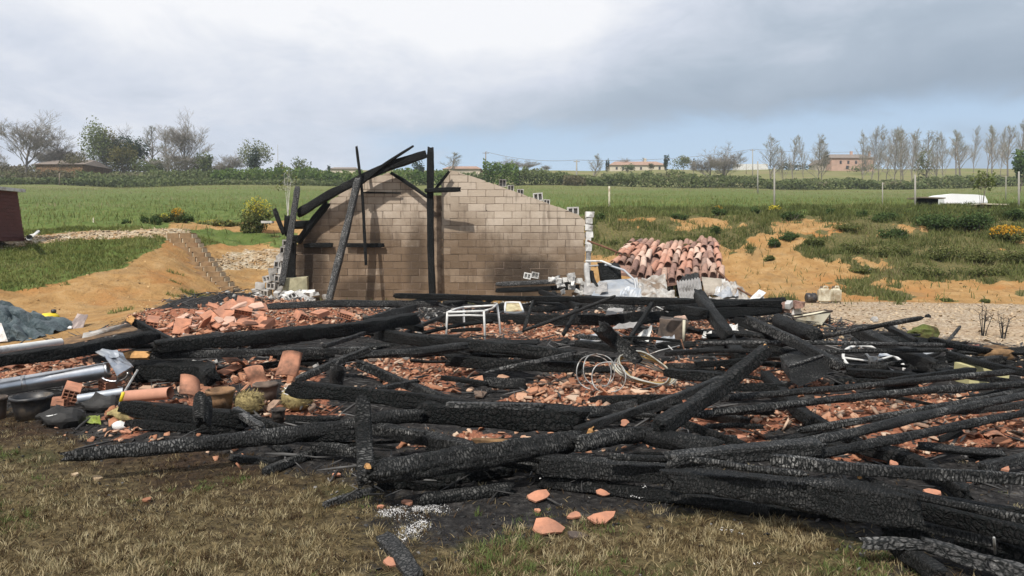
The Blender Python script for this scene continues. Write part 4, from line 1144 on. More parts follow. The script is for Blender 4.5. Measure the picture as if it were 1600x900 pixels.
# ---- larger pieces, one object each (alike pieces share their mesh)
shard_me = []
for k in range(16):
    V, Fc = shard(_rs, .085 * _rs.uniform(.8, 1.3), .014)
    shard_me.append(mesh_from('tile_fragment', V, Fc, M_TILE))
zones_big = [   # px polygon, count, label, extra height, size
    ([(560, 565), (900, 590), (1080, 590), (1010, 632), (880, 636), (740, 620), (640, 605)], 70, 'orange tile fragment in the rubble field between the thin silvery stick and the massive beam', .03, .75),
    ([(640, 497), (930, 510), (930, 530), (650, 528)], 26, 'orange tile fragment in the rubble under the walking frame', .02, .8),
    ([(1130, 680), (1260, 640), (1600, 620), (1640, 690), (1330, 720), (1270, 700)], 52, 'orange tile fragment in the rubble between the ridged poles at right', .03, .75),
    ([(250, 497), (420, 480), (560, 493), (600, 502), (420, 516), (260, 524)], 60, 'orange tile fragment on the heap in front of the broken left wall end', .1, 1.15),
    ([(190, 600), (480, 580), (500, 650), (280, 640), (210, 625)], 26, 'orange tile fragment around the clay pots', .06, .8),
    ([(0, 572), (130, 560), (210, 556), (130, 590), (0, 600)], 14, 'orange tile fragment between the heavy left beam and the shiny pipe', .04, .9),
    ([(1190, 545), (1290, 560), (1250, 590), (1190, 590)], 14, 'orange tile fragment beside the charred box', .03, .8),
]
for poly, cnt, lab, eh, sc in zones_big:
    xs = [p[0] for p in poly]; ys = [p[1] for p in poly]; c = 0
    while c < cnt:
        x, y = rnd.uniform(min(xs), max(xs)), rnd.uniform(min(ys), max(ys))
        if not inpoly(np.array([x]), np.array([y]), poly)[0]: continue
        p = at(x, y, .1); z = h1(p.x, p.y)
        p = at(x, y, z + .02)
        o = link('tile_fragment', rnd.choice(shard_me), (p.x, p.y, h1(p.x, p.y) + rnd.uniform(.01, .03 + eh)))
        o.rotation_euler = (rnd.gauss(0, .35), rnd.gauss(0, .35), rnd.uniform(0, 6.28)); s = sc * rnd.uniform(.75, 1.35) * (1 + p.y * .02); o.scale = (s, s, s)
        tag(o, lab, 'tile fragment', lab.replace('fragment', 'fragments')); c += 1
# the pieces thrown onto the lawn in front
def broken_piece(q, size, thick, cv):
    n = q.choice([9, 10, 11]); st = q.uniform(0, 6.28); P = []; k1 = q.uniform(.12, .28); p1 = q.uniform(0, 6.28)
    for i in range(n):
        a = 2 * math.pi * (i + q.uniform(-.25, .25)) / n; r_ = size * (1 + k1 * math.sin(2 * a + p1) + .16 * math.sin(3 * a + st)) * q.uniform(.8, 1.08)
        P.append((r_ * math.cos(a), r_ * .7 * math.sin(a)))
    f = lambda x, y: -cv * x * x + .3 * size * .1 * math.sin(y * 40)
    ins = [(x * .55, y * .55) for x, y in P]; V = []
    for s_ in (thick, 0): V += [(x + (q.uniform(-.06, .06) * size if s_ else 0), y, f(x, y) + s_) for x, y in P] + [(x, y, f(x, y) + s_) for x, y in ins] + [(0, 0, s_)]
    m_ = 2 * n + 1; Fc = []
    for i in range(n):
        j = (i + 1) % n
        Fc += [(i, j, n + j, n + i), (n + i, n + j, 2 * n), (m_ + j, m_ + i, m_ + n + i, m_ + n + j), (m_ + n + j, m_ + n + i, m_ + 2 * n), (i, m_ + i, m_ + j, j)]
    return V, Fc
def lawn_piece(x, y, r, label, mat=M_TILE, seed=1, tilt=.1, curve=2.0, asp=1.0, lift=.008):
    q = random.Random(seed); V, Fc = broken_piece(q, r, .014, curve)
    p = at(x, y, 0); p = at(x, y, h1(p.x, p.y))
    o = link('tile_fragment', mesh_from('tile_fragment', [(a * asp, b_, c) for a, b_, c in V], Fc, mat), (p.x, p.y, h1(p.x, p.y) + lift + .3 * r * r * curve))
    o.rotation_euler = (tilt, q.uniform(-.1, .1), q.uniform(-.3, .3)); return tag(o, label, 'tile fragment')
M_TILEB = simple('bright_terracotta', (.50, .225, .135), .9, var=.25, scale=9, dirt=(.30, .15, .10), dirt_amt=1.0)
lawn_piece(858, 833, .095, 'crescent shaped orange tile fragment lying nearest to the camera on the scorched lawn', M_TILEB, 4, .5, 3.5, lift=.03)
lawn_piece(941, 818, .078, 'largest flat orange tile fragment on the scorched lawn', M_TILEB, 7, .45, .5, lift=.03)
lawn_piece(897, 812, .04, 'small square orange tile fragment between the two largest on the lawn', M_TILEB, 9, .4, .5, lift=.02)
lawn_piece(901, 840, .05, 'dull pinkish tile fragment just below the small square one on the lawn', M_TILE, 12, .3, .5)
lawn_piece(842, 783, .075, 'long orange tile fragment at the black edge of the lawn', M_TILEB, 15, .5, 2.5, lift=.03)
lawn_piece(944, 777, .048, 'upright orange tile fragment against the low front beam', M_TILEB, 18, .7, .5, lift=.03)
lawn_piece(856, 824, .025, 'small brown tile fragment inside the hollow of the crescent fragment', M_TILE, 20, .3, .3)
lawn_piece(614, 883, .05, 'orange tile fragment at the bottom edge beside the flat burnt plank', M_TILEB, 22, .3, .6)
lawn_piece(840, 801, .022, 'tiny orange tile fragment below the long one', M_TILEB, 23, .3, .3)
lawn_piece(526, 745, .03, 'small orange tile fragment on the grass left of the upright plank', M_TILEB, 24)
lawn_piece(484, 717, .025, 'small tile fragment beside the short black stick on the grass', M_TILEB, 25)
lawn_piece(637, 788, .04, 'orange tile fragment lying in the white ash', M_TILEB, 26)
lawn_piece(595, 795, .022, 'tiny tile fragment at the left border of the white ash', M_TILEB, 27)
lawn_piece(230, 785, .035, 'pinkish tile fragment alone on the brown lawn at left', M_TILE, 28)
lawn_piece(152, 750, .04, 'pale flat stone on the brown lawn at left', M_STONE, 29)
lawn_piece(118, 744, .03, 'small grey stone left of the pale flat stone', M_STONE, 30)
lawn_piece(1150, 688, .10, 'large pale tile fragment under the foot of the steep flecked beam', M_TILEB, 31, .2, .5)
lawn_piece(975, 721, .035, 'small orange tile fragment standing on the broad flecked log', M_TILEB, 33, 1.0, .3, lift=.3)
lawn_piece(945, 711, .05, 'orange tile fragment behind the round black stick on the log', M_TILEB, 34, .5, .3, lift=.16)
lawn_piece(1118, 796, .02, 'tiny orange chip under the biggest charred log', M_TILEB, 35)
for i, (x, y, r) in enumerate([(197, 672, .05), (225, 664, .045), (240, 666, .05), (262, 662, .04), (275, 668, .045), (290, 668, .04)]):
    o = lawn_piece(x, y, r, 'small tile fragment in the row behind the tapering log', M_TILEB, 40 + i, .3, .5); o['group'] = 'small tile fragments behind the tapering log'
for i, (x, y, r) in enumerate([(1567, 759, .045), (1508, 779, .04), (1455, 800, .05), (1448, 806, .045), (1395, 752, .04)]):
    o = lawn_piece(x, y, r, 'orange tile fragment between the beams of the lower right corner', M_TILEB, 50 + i, .3, 1.0, lift=.12); o['group'] = 'tile fragments of the lower right corner'
# white ash flecks
N0 = 26000
px_, py_ = rs.uniform(560, 760, N0), rs.uniform(775, 860, N0); pts = []
def seg_d(x, y, a, b): 
    t_ = np.clip(((x - a[0]) * (b[0] - a[0]) + (y - a[1]) * (b[1] - a[1])) / ((b[0] - a[0]) ** 2 + (b[1] - a[1]) ** 2), 0, 1)
    return np.hypot(x - a[0] - t_ * (b[0] - a[0]), 1.6 * (y - a[1] - t_ * (b[1] - a[1])))
dd = np.minimum.reduce([seg_d(px_, py_, (600, 801), (650, 797)), seg_d(px_, py_, (650, 797), (690, 794)) + 5, seg_d(px_, py_, (662, 818), (607, 849)) + 2])
nn_ = fbm(px_ * .035, py_ * .06, 4, 12)
for a_, c_, d__, n_ in zip(px_, py_, dd, nn_):
    if rnd.random() < math.exp(-(d__ / (9 + 22 * max(0, n_ - .45))) ** 2) * (1 if n_ > .42 else .25): p = at(a_, c_, 0); pts.append((p.x, p.y, h1(p.x, p.y) + .003))
M_ASH = simple('white_ash', (.62, .61, .60), .98, var=.25, scale=10)
scatter('white_ash', _chip_lib, np.array(pts), .0015 + .0055 * rs.rand(len(pts)) ** 2.5, .3, M_ASH, 'spill of white ash on the black ground beside the flat crumbling timber', rs)
pts = []
for a_, c_ in [(847, 735), (848, 745), (1010, 758), (955, 744), (945, 741), (1005, 762), (990, 775), (1000, 778), (875, 740), (1160, 813), (1140, 808), (1128, 805), (1185, 856)] * 4:
    p = at(a_ + rnd.uniform(-6, 6), c_ + rnd.uniform(-3, 3), .1); pts.append((p.x, p.y, .1 if c_ < 780 and c_ > 0 and a_ < 1100 else .02))
scatter('ash_flecks', _chip_lib, np.array(pts), .003 + .007 * rs.rand(len(pts)), .4, M_ASH, 'white ash flecks fallen on the foreground logs', rs)

# ------------------------------------------------------------ whole tiles and hollow bricks
def barrel_tile(r0=.10, r1=.075, L=.45, th=.013, n=8, arc=math.pi):
    """half cone, open side down, axis along y"""
    V = []; Fc = []
    for (y, r) in ((0, r0), (L / 2, (r0 + r1) / 2), (L, r1)):
        for s in (0, 1):
            for k in range(n + 1):
                a = (math.pi - arc) / 2 + arc * k / n; rr = r - s * th
                V.append((rr * math.cos(a), y, rr * math.sin(a) - r * math.sin((math.pi - arc) / 2)))
    m_ = n + 1
    for i in range(2):
        o0, o1 = i * 2 * m_, (i + 1) * 2 * m_
        for k in range(n):
            Fc.append((o0 + k, o0 + k + 1, o1 + k + 1, o1 + k)); Fc.append((o0 + m_ + k, o1 + m_ + k, o1 + m_ + k + 1, o0 + m_ + k + 1))
        for k in (0, n): Fc.append((o0 + k, o1 + k, o1 + m_ + k, o0 + m_ + k))
    for o0 in (0, 4 * m_):
        for k in range(n): Fc.append((o0 + k, o0 + m_ + k, o0 + m_ + k + 1, o0 + k + 1))
    return V, Fc
TV, TF = barrel_tile()
barrel_me = mesh_from('barrel_tile', TV, TF, M_ROOFTILE, True); barrel_old = mesh_from('barrel_tile', TV, TF, M_TILEOLD, True)
TV2, TF2 = barrel_tile(.17, .155, .28, .015, 8, math.pi * .5); broad_me = mesh_from('curved_tile', TV2, TF2, simple('sooty_orange_tile', (.50, .235, .145), .9, 0, .2, 7, .3, .006, (.09, .06, .045), 1.0), True)
def place(name, me, p, rot, label, cat, s=1.0, group=None, parent=None):
    o = link(name, me, p, parent); o.rotation_euler = rot; o.scale = (s, s, s); return tag(o, label, cat, group)
def gp(x, y, lift=0.0):
    p = at(x, y, .1)
    for _ in range(4): p = at(x, y, h1(p.x, p.y) + lift)
    return p
place('curved_tile', broad_me, gp(322, 572, .22), (-1.15, .1, .25), 'curved orange tile standing open towards the camera, left of the three above the pots', 'roof tile', .95)
place('curved_tile', broad_me, gp(338, 588, .06), (.15, -.2, -.4), 'curved orange tile lying under the left one above the pots', 'roof tile', 1.1)
place('curved_tile', broad_me, gp(395, 574, .22), (-1.2, -.15, -.2), 'curved orange tile in the middle of the three above the pots', 'roof tile', .95)
place('curved_tile', broad_me, gp(447, 588, .15), (.95, .05, -.1), 'broad flat orange tile standing right of the three above the pots', 'roof tile', 1.0)
place('curved_tile', broad_me, gp(372, 570, .14), (.4, .3, 1.1), 'curved orange tile behind the three above the pots', 'roof tile', 1.1)
place('curved_tile', broad_me, gp(297, 622, .16), (.7, .5, .75), 'curved orange tile leaning on the rim of the clay pot', 'roof tile', .95)
place('curved_tile', broad_me, gp(290, 622, .02), (.1, 1.2, .3), 'curved orange tile on its side left of the clay pot', 'roof tile', .8)
place('curved_tile', broad_me, gp(215, 632, .0), (.0, .15, 1.5), 'pinkish curved tile lying below the terracotta pipe', 'roof tile', .8)
place('curved_tile', broad_me, gp(455, 660, .0), (.1, .2, -1.2), 'dull curved tile in front of the straw bundle', 'roof tile', .7)
place('curved_tile', broad_me, gp(30, 575, .05), (.1, .2, 1.4), 'curved orange tile lying above the shiny pipe at the left edge', 'roof tile', 1.0)
place('curved_tile', broad_me, gp(225, 535, .3), (.1, .2, 1.35), 'curved pale tile above the scorched yellow beam end', 'roof tile', 1.0)
place('curved_tile', broad_me, gp(1530, 682, .03), (.0, .3, .4), 'orange curved tile fragment left of the dull arched one at right', 'roof tile', .55)
place('curved_tile', broad_me, gp(1560, 684, .03), (.0, .1, -.3), 'dull arched tile on bare ground at the right edge', 'roof tile', .7)
place('curved_tile', broad_me, gp(1545, 640, .03), (.0, .2, -.5), 'orange arched tile above the lowest ridged pole', 'roof tile', .6)

def hollow_brick_mesh(w=.2, h=.17, L=.3, nx=3, nz=3):
    mb = MB(); t = .012
    mb.box((0, 0, h / 2 - t / 2), (w, L, t)); mb.box((0, 0, -h / 2 + t / 2), (w, L, t))
    for k in range(nx + 1): mb.box((-w / 2 + t / 2 + (w - t) * k / nx, 0, 0), (t, L - .001, h - 2 * t - .001))
    for k in range(1, nz): mb.box((0, .001, -h / 2 + h * k / nz), (w - 2 * t - .001, L - .004, t * .8))
    mb.box((0, 0, 0), (w - .03, .01, h - .03))
    return mesh_from('hollow_brick', mb.v, mb.f, M_TILEB)
hb = hollow_brick_mesh(); hb2 = hollow_brick_mesh(.25, .1, .3, 5, 2)
for x, y, l, rot, me, lab, s in [
    (112, 612, .12, (.25, .35, .5), hb, 'red hollow brick showing its square cells behind the left black pot', .85),
    (172, 600, .1, (.1, .2, -.5), hb, 'red hollow brick under the bracket of the shiny pipe', .75),
    (100, 627, .03, (.0, .1, 1.2), hb2, 'flat red hollow brick lying beside the left black pot', .9),
    (238, 505, .2, (.3, .2, .4), hb, 'dark red hollow brick at the left end of the tile heap', 1.15),
    (358, 487, .35, (.6, .5, -.6), hb2, 'hollow brick with a row of holes on top of the tile heap', 1.5),
    (382, 478, .42, (.7, .2, .3), hb2, 'hollow brick tilted on the very top of the tile heap', 1.3),
    (330, 500, .25, (.5, -.5, .7), hb, 'pale red hollow brick in the middle of the tile heap', 1.2),
    (410, 507, .2, (.4, .1, -.3), hb2, 'flat hollow brick low on the right of the tile heap', 1.3),
    (285, 512, .15, (.9, .1, .2), hb2, 'flat hollow brick low on the left of the tile heap', 1.2),
    (470, 494, .2, (.3, .4, .8), hb, 'small hollow brick right of the tile heap', 1.0),
    (500, 490, .2, (.2, .1, -.6), hb2, 'red hollow brick further right of the tile heap', 1.1),
    (540, 492, .2, (.1, .3, .2), hb2, 'red hollow brick beyond the long heavy beam', 1.1)]:
    place('hollow_brick', me, gp(x, y, l), rot, lab, 'brick', s * .82)
# slabs of the heap: broken flat tiles leaning on one another
slab_me = []
M_TILEP = simple('dusty_pink_terracotta', (.56, .34, .255), .95, var=.2, scale=5, dirt=(.45, .30, .23), dirt_amt=.9)
for k in range(6):
    q = random.Random(90 + k); V, Fc = shard(q, .22, .03, q.uniform(0, .5)); slab_me.append(mesh_from('tile_slab', V, Fc, [M_TILEB, M_TILEP][k % 2]))
for i in range(110):
    x = rnd.gauss(350, 62); y = 505 - 30 * math.exp(-((x - 365) / 60) ** 2) * rnd.random() + rnd.uniform(-10, 12)
    if not 240 < x < 450: continue
    p = gp(x, y, .12 + .25 * math.exp(-((x - 365) / 60) ** 2) * rnd.random())
    o = place('tile_slab', rnd.choice(slab_me), p, (rnd.uniform(-.2, .6), rnd.gauss(0, .35), rnd.uniform(-1.2, 1.2)), 'pale orange slab of broken tile on the heap left of the middle', 'tile slab', rnd.uniform(.35, .85), 'pale orange slabs of the tile heap')
# white rubble at the foot of the left wall half
for i in range(34):
    x = rnd.uniform(398, 512); y = rnd.uniform(457, 472)
    p = atd(x, y, rnd.uniform(19.5, 20.8)); mb = MB(); hollow = rnd.random() < .35
    if hollow: hollow_block(mb, p, (.22, .2, .16), rz=rnd.uniform(-1, 1), rx=rnd.uniform(-.5, .5), ry=rnd.uniform(-.8, .8))
    else: mb.box(p, (rnd.uniform(.08, .25), .15, rnd.uniform(.06, .16)), rz=rnd.uniform(0, 3), rx=rnd.uniform(-.5, .5), jit=.02)
    mb.build('block_rubble', rnd.choice([M_WHITEBLOCK, M_WHITEBLOCK, M_GREYBLOCK]), label='white broken block in the rubble at the foot of the left gable', cat='rubble block', group='white block rubble at the foot of the left gable')
for i in range(26):
    x = rnd.uniform(860, 918); y = rnd.uniform(430, 463); 
    p = atd(x, y, rnd.uniform(20.2, 21.0)); mb = MB()
    mb.box(p, (rnd.uniform(.06, .2), .13, rnd.uniform(.06, .16)), rz=rnd.uniform(0, 3), rx=rnd.uniform(-.5, .5), jit=.025)
    mb.build('block_rubble', rnd.choice([M_WHITEBLOCK, M_GREYBLOCK]), label='pale broken block in the rubble at the right end of the gable wall', cat='rubble block', group='pale block rubble at the right end of the gable wall')
for x, y, lab in [(836, 430, 'white hollow block standing on the stacked boards before the gable wall'), (824, 431, 'smaller white hollow block beside the one on the stacked boards')]:
    mb = MB(); hollow_block(mb, atd(x, y, 20.9), (.2, .15, .16), ry=.2); mb.build('hollow_block', M_WHITEBLOCK, label=lab, cat='block')
for y, t, M_, lab in [(441, 8, M_CHARGREY, 'upper grey board of the two stacked before the gable wall'), (451, 9, M_CHARD, 'lower black board of the two stacked before the gable wall')]:
    bw([(776, y + 3, 20.8), (904, y - 3, 20.7)], t, lab, M_, cat='board', name='charred_board', roll=0, asp=2.0, ragged=.4)
mb = MB(); mb.box(atd(463, 447, 20.9), (.62, .3, .5), jit=.05); mb.build('stone_block', simple('sandstone', (.37, .34, .22), .95, var=.3, scale=4, dirt=(.16, .13, .08)), label='mossy yellowish stone block at the foot of the left corner post', cat='stone')

# pale plaster, block and lime crumbs lying among the rear beams
N0 = 16000
X, Y = sample_xy(N0, -9, 13, 9, 21, rs)
qx, qy = project(X, Y, Y * 0 + .1); keep = (rs.rand(N0) < zone('ash', X, Y) * (fbm(X * .9, Y * .9, 3, 55) > .52) * np.where((qy < 510) & (qx > 600), .55, .10)); X, Y = X[keep], Y[keep]
scatter('plaster_rubble', _chip_lib, np.stack([X, Y, H(X, Y) + .03 + .06 * rs.rand(len(X))], -1), .015 + .07 * rs.rand(len(X)) ** 2.2, .5, M_GREYBLOCK2, 'grey plaster and block crumbs between the rear beams', rs)

# cinders thrown a little way out over the lawn edge
N0 = 30000
X, Y = sample_xy(N0, -5.5, 5.5, 3.6, 8.5, rs)
qx, qy = project(X, Y, Y * 0); keep = rs.rand(N0) < np.clip(.30 - (qy - 700) / 600, .012, .3) * (fbm(X * 2, Y * 2, 3, 66) > .46) * (zone('lawn', X, Y) > .5); X, Y = X[keep], Y[keep]
scatter('cinders', _chip_lib, np.stack([X, Y, H(X, Y) + .012], -1), .003 + .018 * rs.rand(len(X)) ** 4, .6, M_CRUMB, 'black cinders scattered over the edge of the scorched lawn', rs)

# splinters of burnt lath everywhere between the timbers
_lath = []
for k in range(8):
    V, Fc = [], []
    w_ = _rs.uniform(.05, .11); b_ = _rs.uniform(-.12, .12)
    for x_, s_ in ((-1, .4), (-.3, 1), (.4, .9), (1, .3)):
        for a_ in range(4): V.append((x_, b_ * (1 - x_ * x_) + w_ * s_ * math.cos(a_ * 1.5708 + .4), w_ * s_ * .8 * math.sin(a_ * 1.5708 + .4)))
    for j in range(3):
        for a_ in range(4): p0, p1, p2, p3 = j * 4 + a_, j * 4 + (a_ + 1) % 4, j * 4 + 4 + (a_ + 1) % 4, j * 4 + 4 + a_; Fc += [(p0, p1, p2), (p0, p2, p3)]
    _lath.append((np.array(V), np.array(Fc)))
N0 = 15000
X, Y = sample_xy(N0, -11, 15, 4.8, 19, rs)
keep = rs.rand(N0) < (zone('ash', X, Y) > .5) * (.55 - .38 * zone('tile', X, Y)); X, Y = X[keep], Y[keep]; print('laths', len(X))
scatter('charred_splinters', _lath, np.stack([X, Y, H(X, Y) + .02 + .07 * rs.rand(len(X))], -1), .03 + .13 * rs.rand(len(X)) ** 2.2 + .004 * Y, .22, M_CHARL, 'splinters of charred lath between the timbers', rs)
# ------------------------------------------------------------ metals, plastics
M_ZINC = simple('galvanised_metal', (.55, .56, .58), .34, 1.0, .18, 5, .15, .004, (.25, .22, .19), .5)
M_SHEET = simple('dull_zinc_sheet', (.38, .41, .45), .6, .55, .2, 3, .2, .006, (.55, .53, .50), .8)
M_BURNTSHEET = simple('burnt_white_sheet', (.44, .43, .405), .85, 0, .25, 5, .4, .01, (.20, .15, .11), .9)
M_WHITEM = simple('white_enamelled_metal', (.62, .62, .60), .5, 0, .12, 7, .2, .004, (.33, .28, .24), .45)
M_STEEL = simple('bare_steel_tube', (.36, .36, .35), .45, .5, .25, 22, .2, .002, (.18, .13, .1), .5)
M_RUST = simple('rusty_iron', (.17, .085, .05), .9, .2, .4, 20, .4, .003, (.05, .04, .035))
M_BLACKP = simple('melted_black_plastic', (.022, .022, .024), .45, 0, .3, 9, .3, .004, (.11, .085, .06), .6, .5)
M_GREYC = simple('grey_fibre_cement', (.30, .29, .28), .95, 0, .25, 5, .5, .01, (.12, .11, .10))
M_CLAY = simple('scorched_clay', (.27, .155, .08), .85, 0, .3, 7, .3, .004, (.05, .035, .025), .9)
M_CLAYD = simple('sooty_clay', (.15, .11, .085), .85, 0, .35, 6, .3, .004, (.03, .028, .026), .9)
M_STRAW = simple('straw', (.34, .27, .12), .95, 0, .45, 30, .8, .012, (.12, .09, .04), .8)
M_CREAM = simple('cream_plastic', (.56, .52, .40), .6, 0, .1, 4, .1, .004, (.28, .22, .14), .5)
M_YELLOW = simple('yellow_plastic', (.70, .52, .03), .5, 0, .12, 8, .1, .003)
M_GREENP = simple('green_plastic', (.27, .33, .07), .45, 0, .2, 9, .1, .003, (.05, .05, .03), .6)
M_YSTONE = simple('pale_yellow_stone', (.50, .46, .24), .95, 0, .15, 5, .4, .008, (.22, .18, .09), .6)

def thing(name, loc, label, cat, group=None): return empty(name, loc, label, cat, group)
def crumple(name, quad, nx, ny, mat, amp, label, cat, seed=1, sc=3.0, corr=0.0, thick=.006, parent=None):
    """a bent metal sheet: bilinear patch between four world corners, wrinkled, given thickness"""
    A, B_, C_, D_ = [Vector(q) for q in quad]
    n = (B_ - A).cross(D_ - A).normalized(); top = []
    for j in range(ny + 1):
        for i in range(nx + 1):
            u, v = i / nx, j / ny
            p = A.lerp(B_, u).lerp(D_.lerp(C_, u), v)
            d = (float(fbm(np.array([u * sc]), np.array([v * sc]), 4, seed)[0]) - .5) * amp
            if corr: d += corr * math.sin(u * 2 * math.pi * 8)
            e = (float(vnoise(u * 9, v * 9, seed + 3)) - .5) * amp * .35
            edge = (i in (0, nx)) or (j in (0, ny))
            if edge: p = p + (B_ - A) * e * .3 + (D_ - A) * e * .3
            top.append(p + n * d)
    W = nx + 1; m_ = len(top); V = top + [p - n * thick for p in top]; Fc = []
    for j in range(ny):
        for i in range(nx):
            a = j * W + i; Fc.append((a, a + 1, a + W + 1, a + W)); Fc.append((m_ + a, m_ + a + W, m_ + a + W + 1, m_ + a + 1))
    ring = [i for i in range(W)] + [j * W + nx for j in range(1, ny + 1)] + [ny * W + i for i in range(nx - 1, -1, -1)] + [j * W for j in range(ny - 1, 0, -1)]
    for k in range(len(ring)): a, b_ = ring[k], ring[(k + 1) % len(ring)]; Fc.append((a, a + m_, b_ + m_, b_))
    return solid(name, V, Fc, mat, parent, False, label=label, cat=cat)

# --- shiny flue pipe and its bracket
pl = gp(-40, 612, .16); pr = gp(172, 578, .26)
t = thing('flue_pipe', (pl.x, pl.y, 0), 'shiny galvanised pipe running in from the left edge', 'pipe')
rr = 12.5 / 1200 * pr.y
pts = [pl.lerp(pr, k / 20) for k in range(21)]
MB().tube(pts, [rr] * 21, 20).build('pipe_body', M_ZINC, t, True)
for k in (.35, .97): c = pl.lerp(pr, k); MB().tube([c - (pr - pl).normalized() * .02, c + (pr - pl).normalized() * .02], rr * 1.05, 20).build('pipe_collar', M_ZINC, t, True)
br = thing('metal_bracket', gp(178, 585, 0), 'dented metal bracket box fixed beyond the right end of the shiny pipe', 'bracket')
q = lambda x, y, Y: atd(x, y, Y)
Yb = pr.y
crumple('cover_plate', (q(163, 556, Yb - .1), q(187, 548, Yb + .2), q(208, 572, Yb + .05), q(182, 588, Yb - .25)), 6, 5, M_ZINC, .05, None, None, 3, parent=br)
crumple('side_plate', (q(182, 588, Yb - .25), q(208, 573, Yb + .05), q(203, 590, Yb + .05), q(180, 600, Yb - .2)), 6, 5, M_ZINC, .05, None, None, 5, parent=br)
crumple('hinge_arm', (q(140, 545, Yb), q(184, 548, Yb + .1), q(186, 558, Yb), q(165, 560, Yb - .1)), 5, 3, M_SHEET, .05, None, None, 6, parent=br)
MB().tube([q(178 + 22 * math.cos(a_), 584 - 20 * math.sin(a_) * .6, Yb - .2) for a_ in np.linspace(-2.6, .2, 12)], .012, 6).build('clamp_ring', M_ZINC, br, True)
MB().tube([q(215, 578, Yb - .3), q(195, 612, Yb - .5)], [.012, .012], 6).build('handle', M_STEEL, label='dark steel rod leaning against the bracket box', cat='rod')
tl = thing('hand_tool', gp(189, 640, 0), 'yellow and black handled tool hanging before the terracotta pipe', 'tool')
a_, b_ = gp(193, 613, .22), gp(184, 642, .08)
MB().tube([a_, a_.lerp(b_, .5)], [.016, .016], 8).build('grip', M_YELLOW, tl, True)
MB().tube([a_.lerp(b_, .5), b_], [.017, .012], 8).build('shank', M_BLACKP, tl, True)
# other pipes
def pipe(x0, y0, x1, y1, l0, l1, tpx, mat, label, name='pipe', bend=0):
    a_, b_ = gp(x0, y0, l0), gp(x1, y1, l1); r_ = tpx / 2400 * (a_.y + b_.y) / 2
    pts = [a_.lerp(b_, k / 10) + Vector((0, 0, -bend * math.sin(math.pi * k / 10))) for k in range(11)]
    mb = MB(); mb.tube(pts, r_, 14, cap=False); mb.tube([p for p in pts], r_ * .86, 14, cap=False)
    return mb.build(name, mat, smooth=True, label=label, cat='pipe')
pipe(-30, 551, 95, 534, .4, .42, 12, M_WHITEM, 'white metal pipe above the heavy beam at the left edge')
pipe(122, 623, 193, 612, .12, .14, 13, M_SHEET, 'short grey metal pipe end behind the yellow handled tool')
pipe(195, 620, 266, 614, .1, .14, 19, M_CLAY, 'terracotta pipe lying between the tool and the clay tiles', 'clay_pipe').data.materials[0] = simple('pinkish_clay', (.46, .23, .155), .85, 0, .15, 7, .2, .004)
crumple('paper_scrap', (gp(135, 628, .06), gp(172, 630, .06), gp(170, 612, .10), gp(140, 613, .1)), 5, 4, M_WHITEM, .03, 'crumpled white scrap lying under the short grey pipe', 'scrap', 11)
# upper-left pale boards and roofing panel
crumple('sheet_strip', (gp(385 // 3, 529, .35), gp(200, 510, .4), gp(212, 503, .45), gp(130, 520, .4)), 12, 3, M_BURNTSHEET, .05, 'pale splintered strip behind the heavy left beam', 'strip', 12)
crumple('plank', (gp(100, 540, .3), gp(215, 515, .4), gp(213, 508, .42), gp(100, 528, .35)), 12, 3, M_BROWNWOOD, .05, 'dusty brown board behind the heavy left beam', 'board', 13)
bw([(-20, 556, 12.9), (60, 541, 12.9)], 9, 'pale scorched board beside the white pipe at the left edge', M_BURNTSHEET, cat='board', name='scorched_board')
crumple('bent_sheet', (atd(100, 521, 13.6), atd(128, 519, 13.6), atd(138, 492, 13.9), atd(121, 490, 13.9)), 6, 5, simple('brown_grey_sheet', (.22, .175, .16), .5, .2, .2, 5), .1, 'bent brownish sheet standing right of the tarpaulin', 'sheet', 15)
crumple('white_rag', (atd(96, 512, 13.7), atd(112, 514, 13.6), atd(112, 503, 13.9), atd(100, 501, 13.9)), 4, 4, M_WHITEM, .08, 'small white rag between the tarpaulin and the bent brown sheet', 'rag', 16)
panel_ = thing('slatted_panel', gp(262, 492, 0), 'slatted pale panel lying behind the tile heap', 'panel')
for k in range(11):
    u = k / 10; A_ = atd(226 + 74 * u, 494 - 14 * u, 15.0); B__ = atd(236 + 75 * u, 486 - 8 * u - 2, 15.9)
    mb = MB(); mb.tube([A_, B__], .035, 4); mb.build('slat', M_WHITEBLOCK if k % 3 else M_GREYBLOCK, panel_)
MB().tube([atd(214, 491, 15.6), atd(262, 478, 15.95), atd(300, 474, 16.0)], .022, 5).build('rim', M_CHARD, panel_)
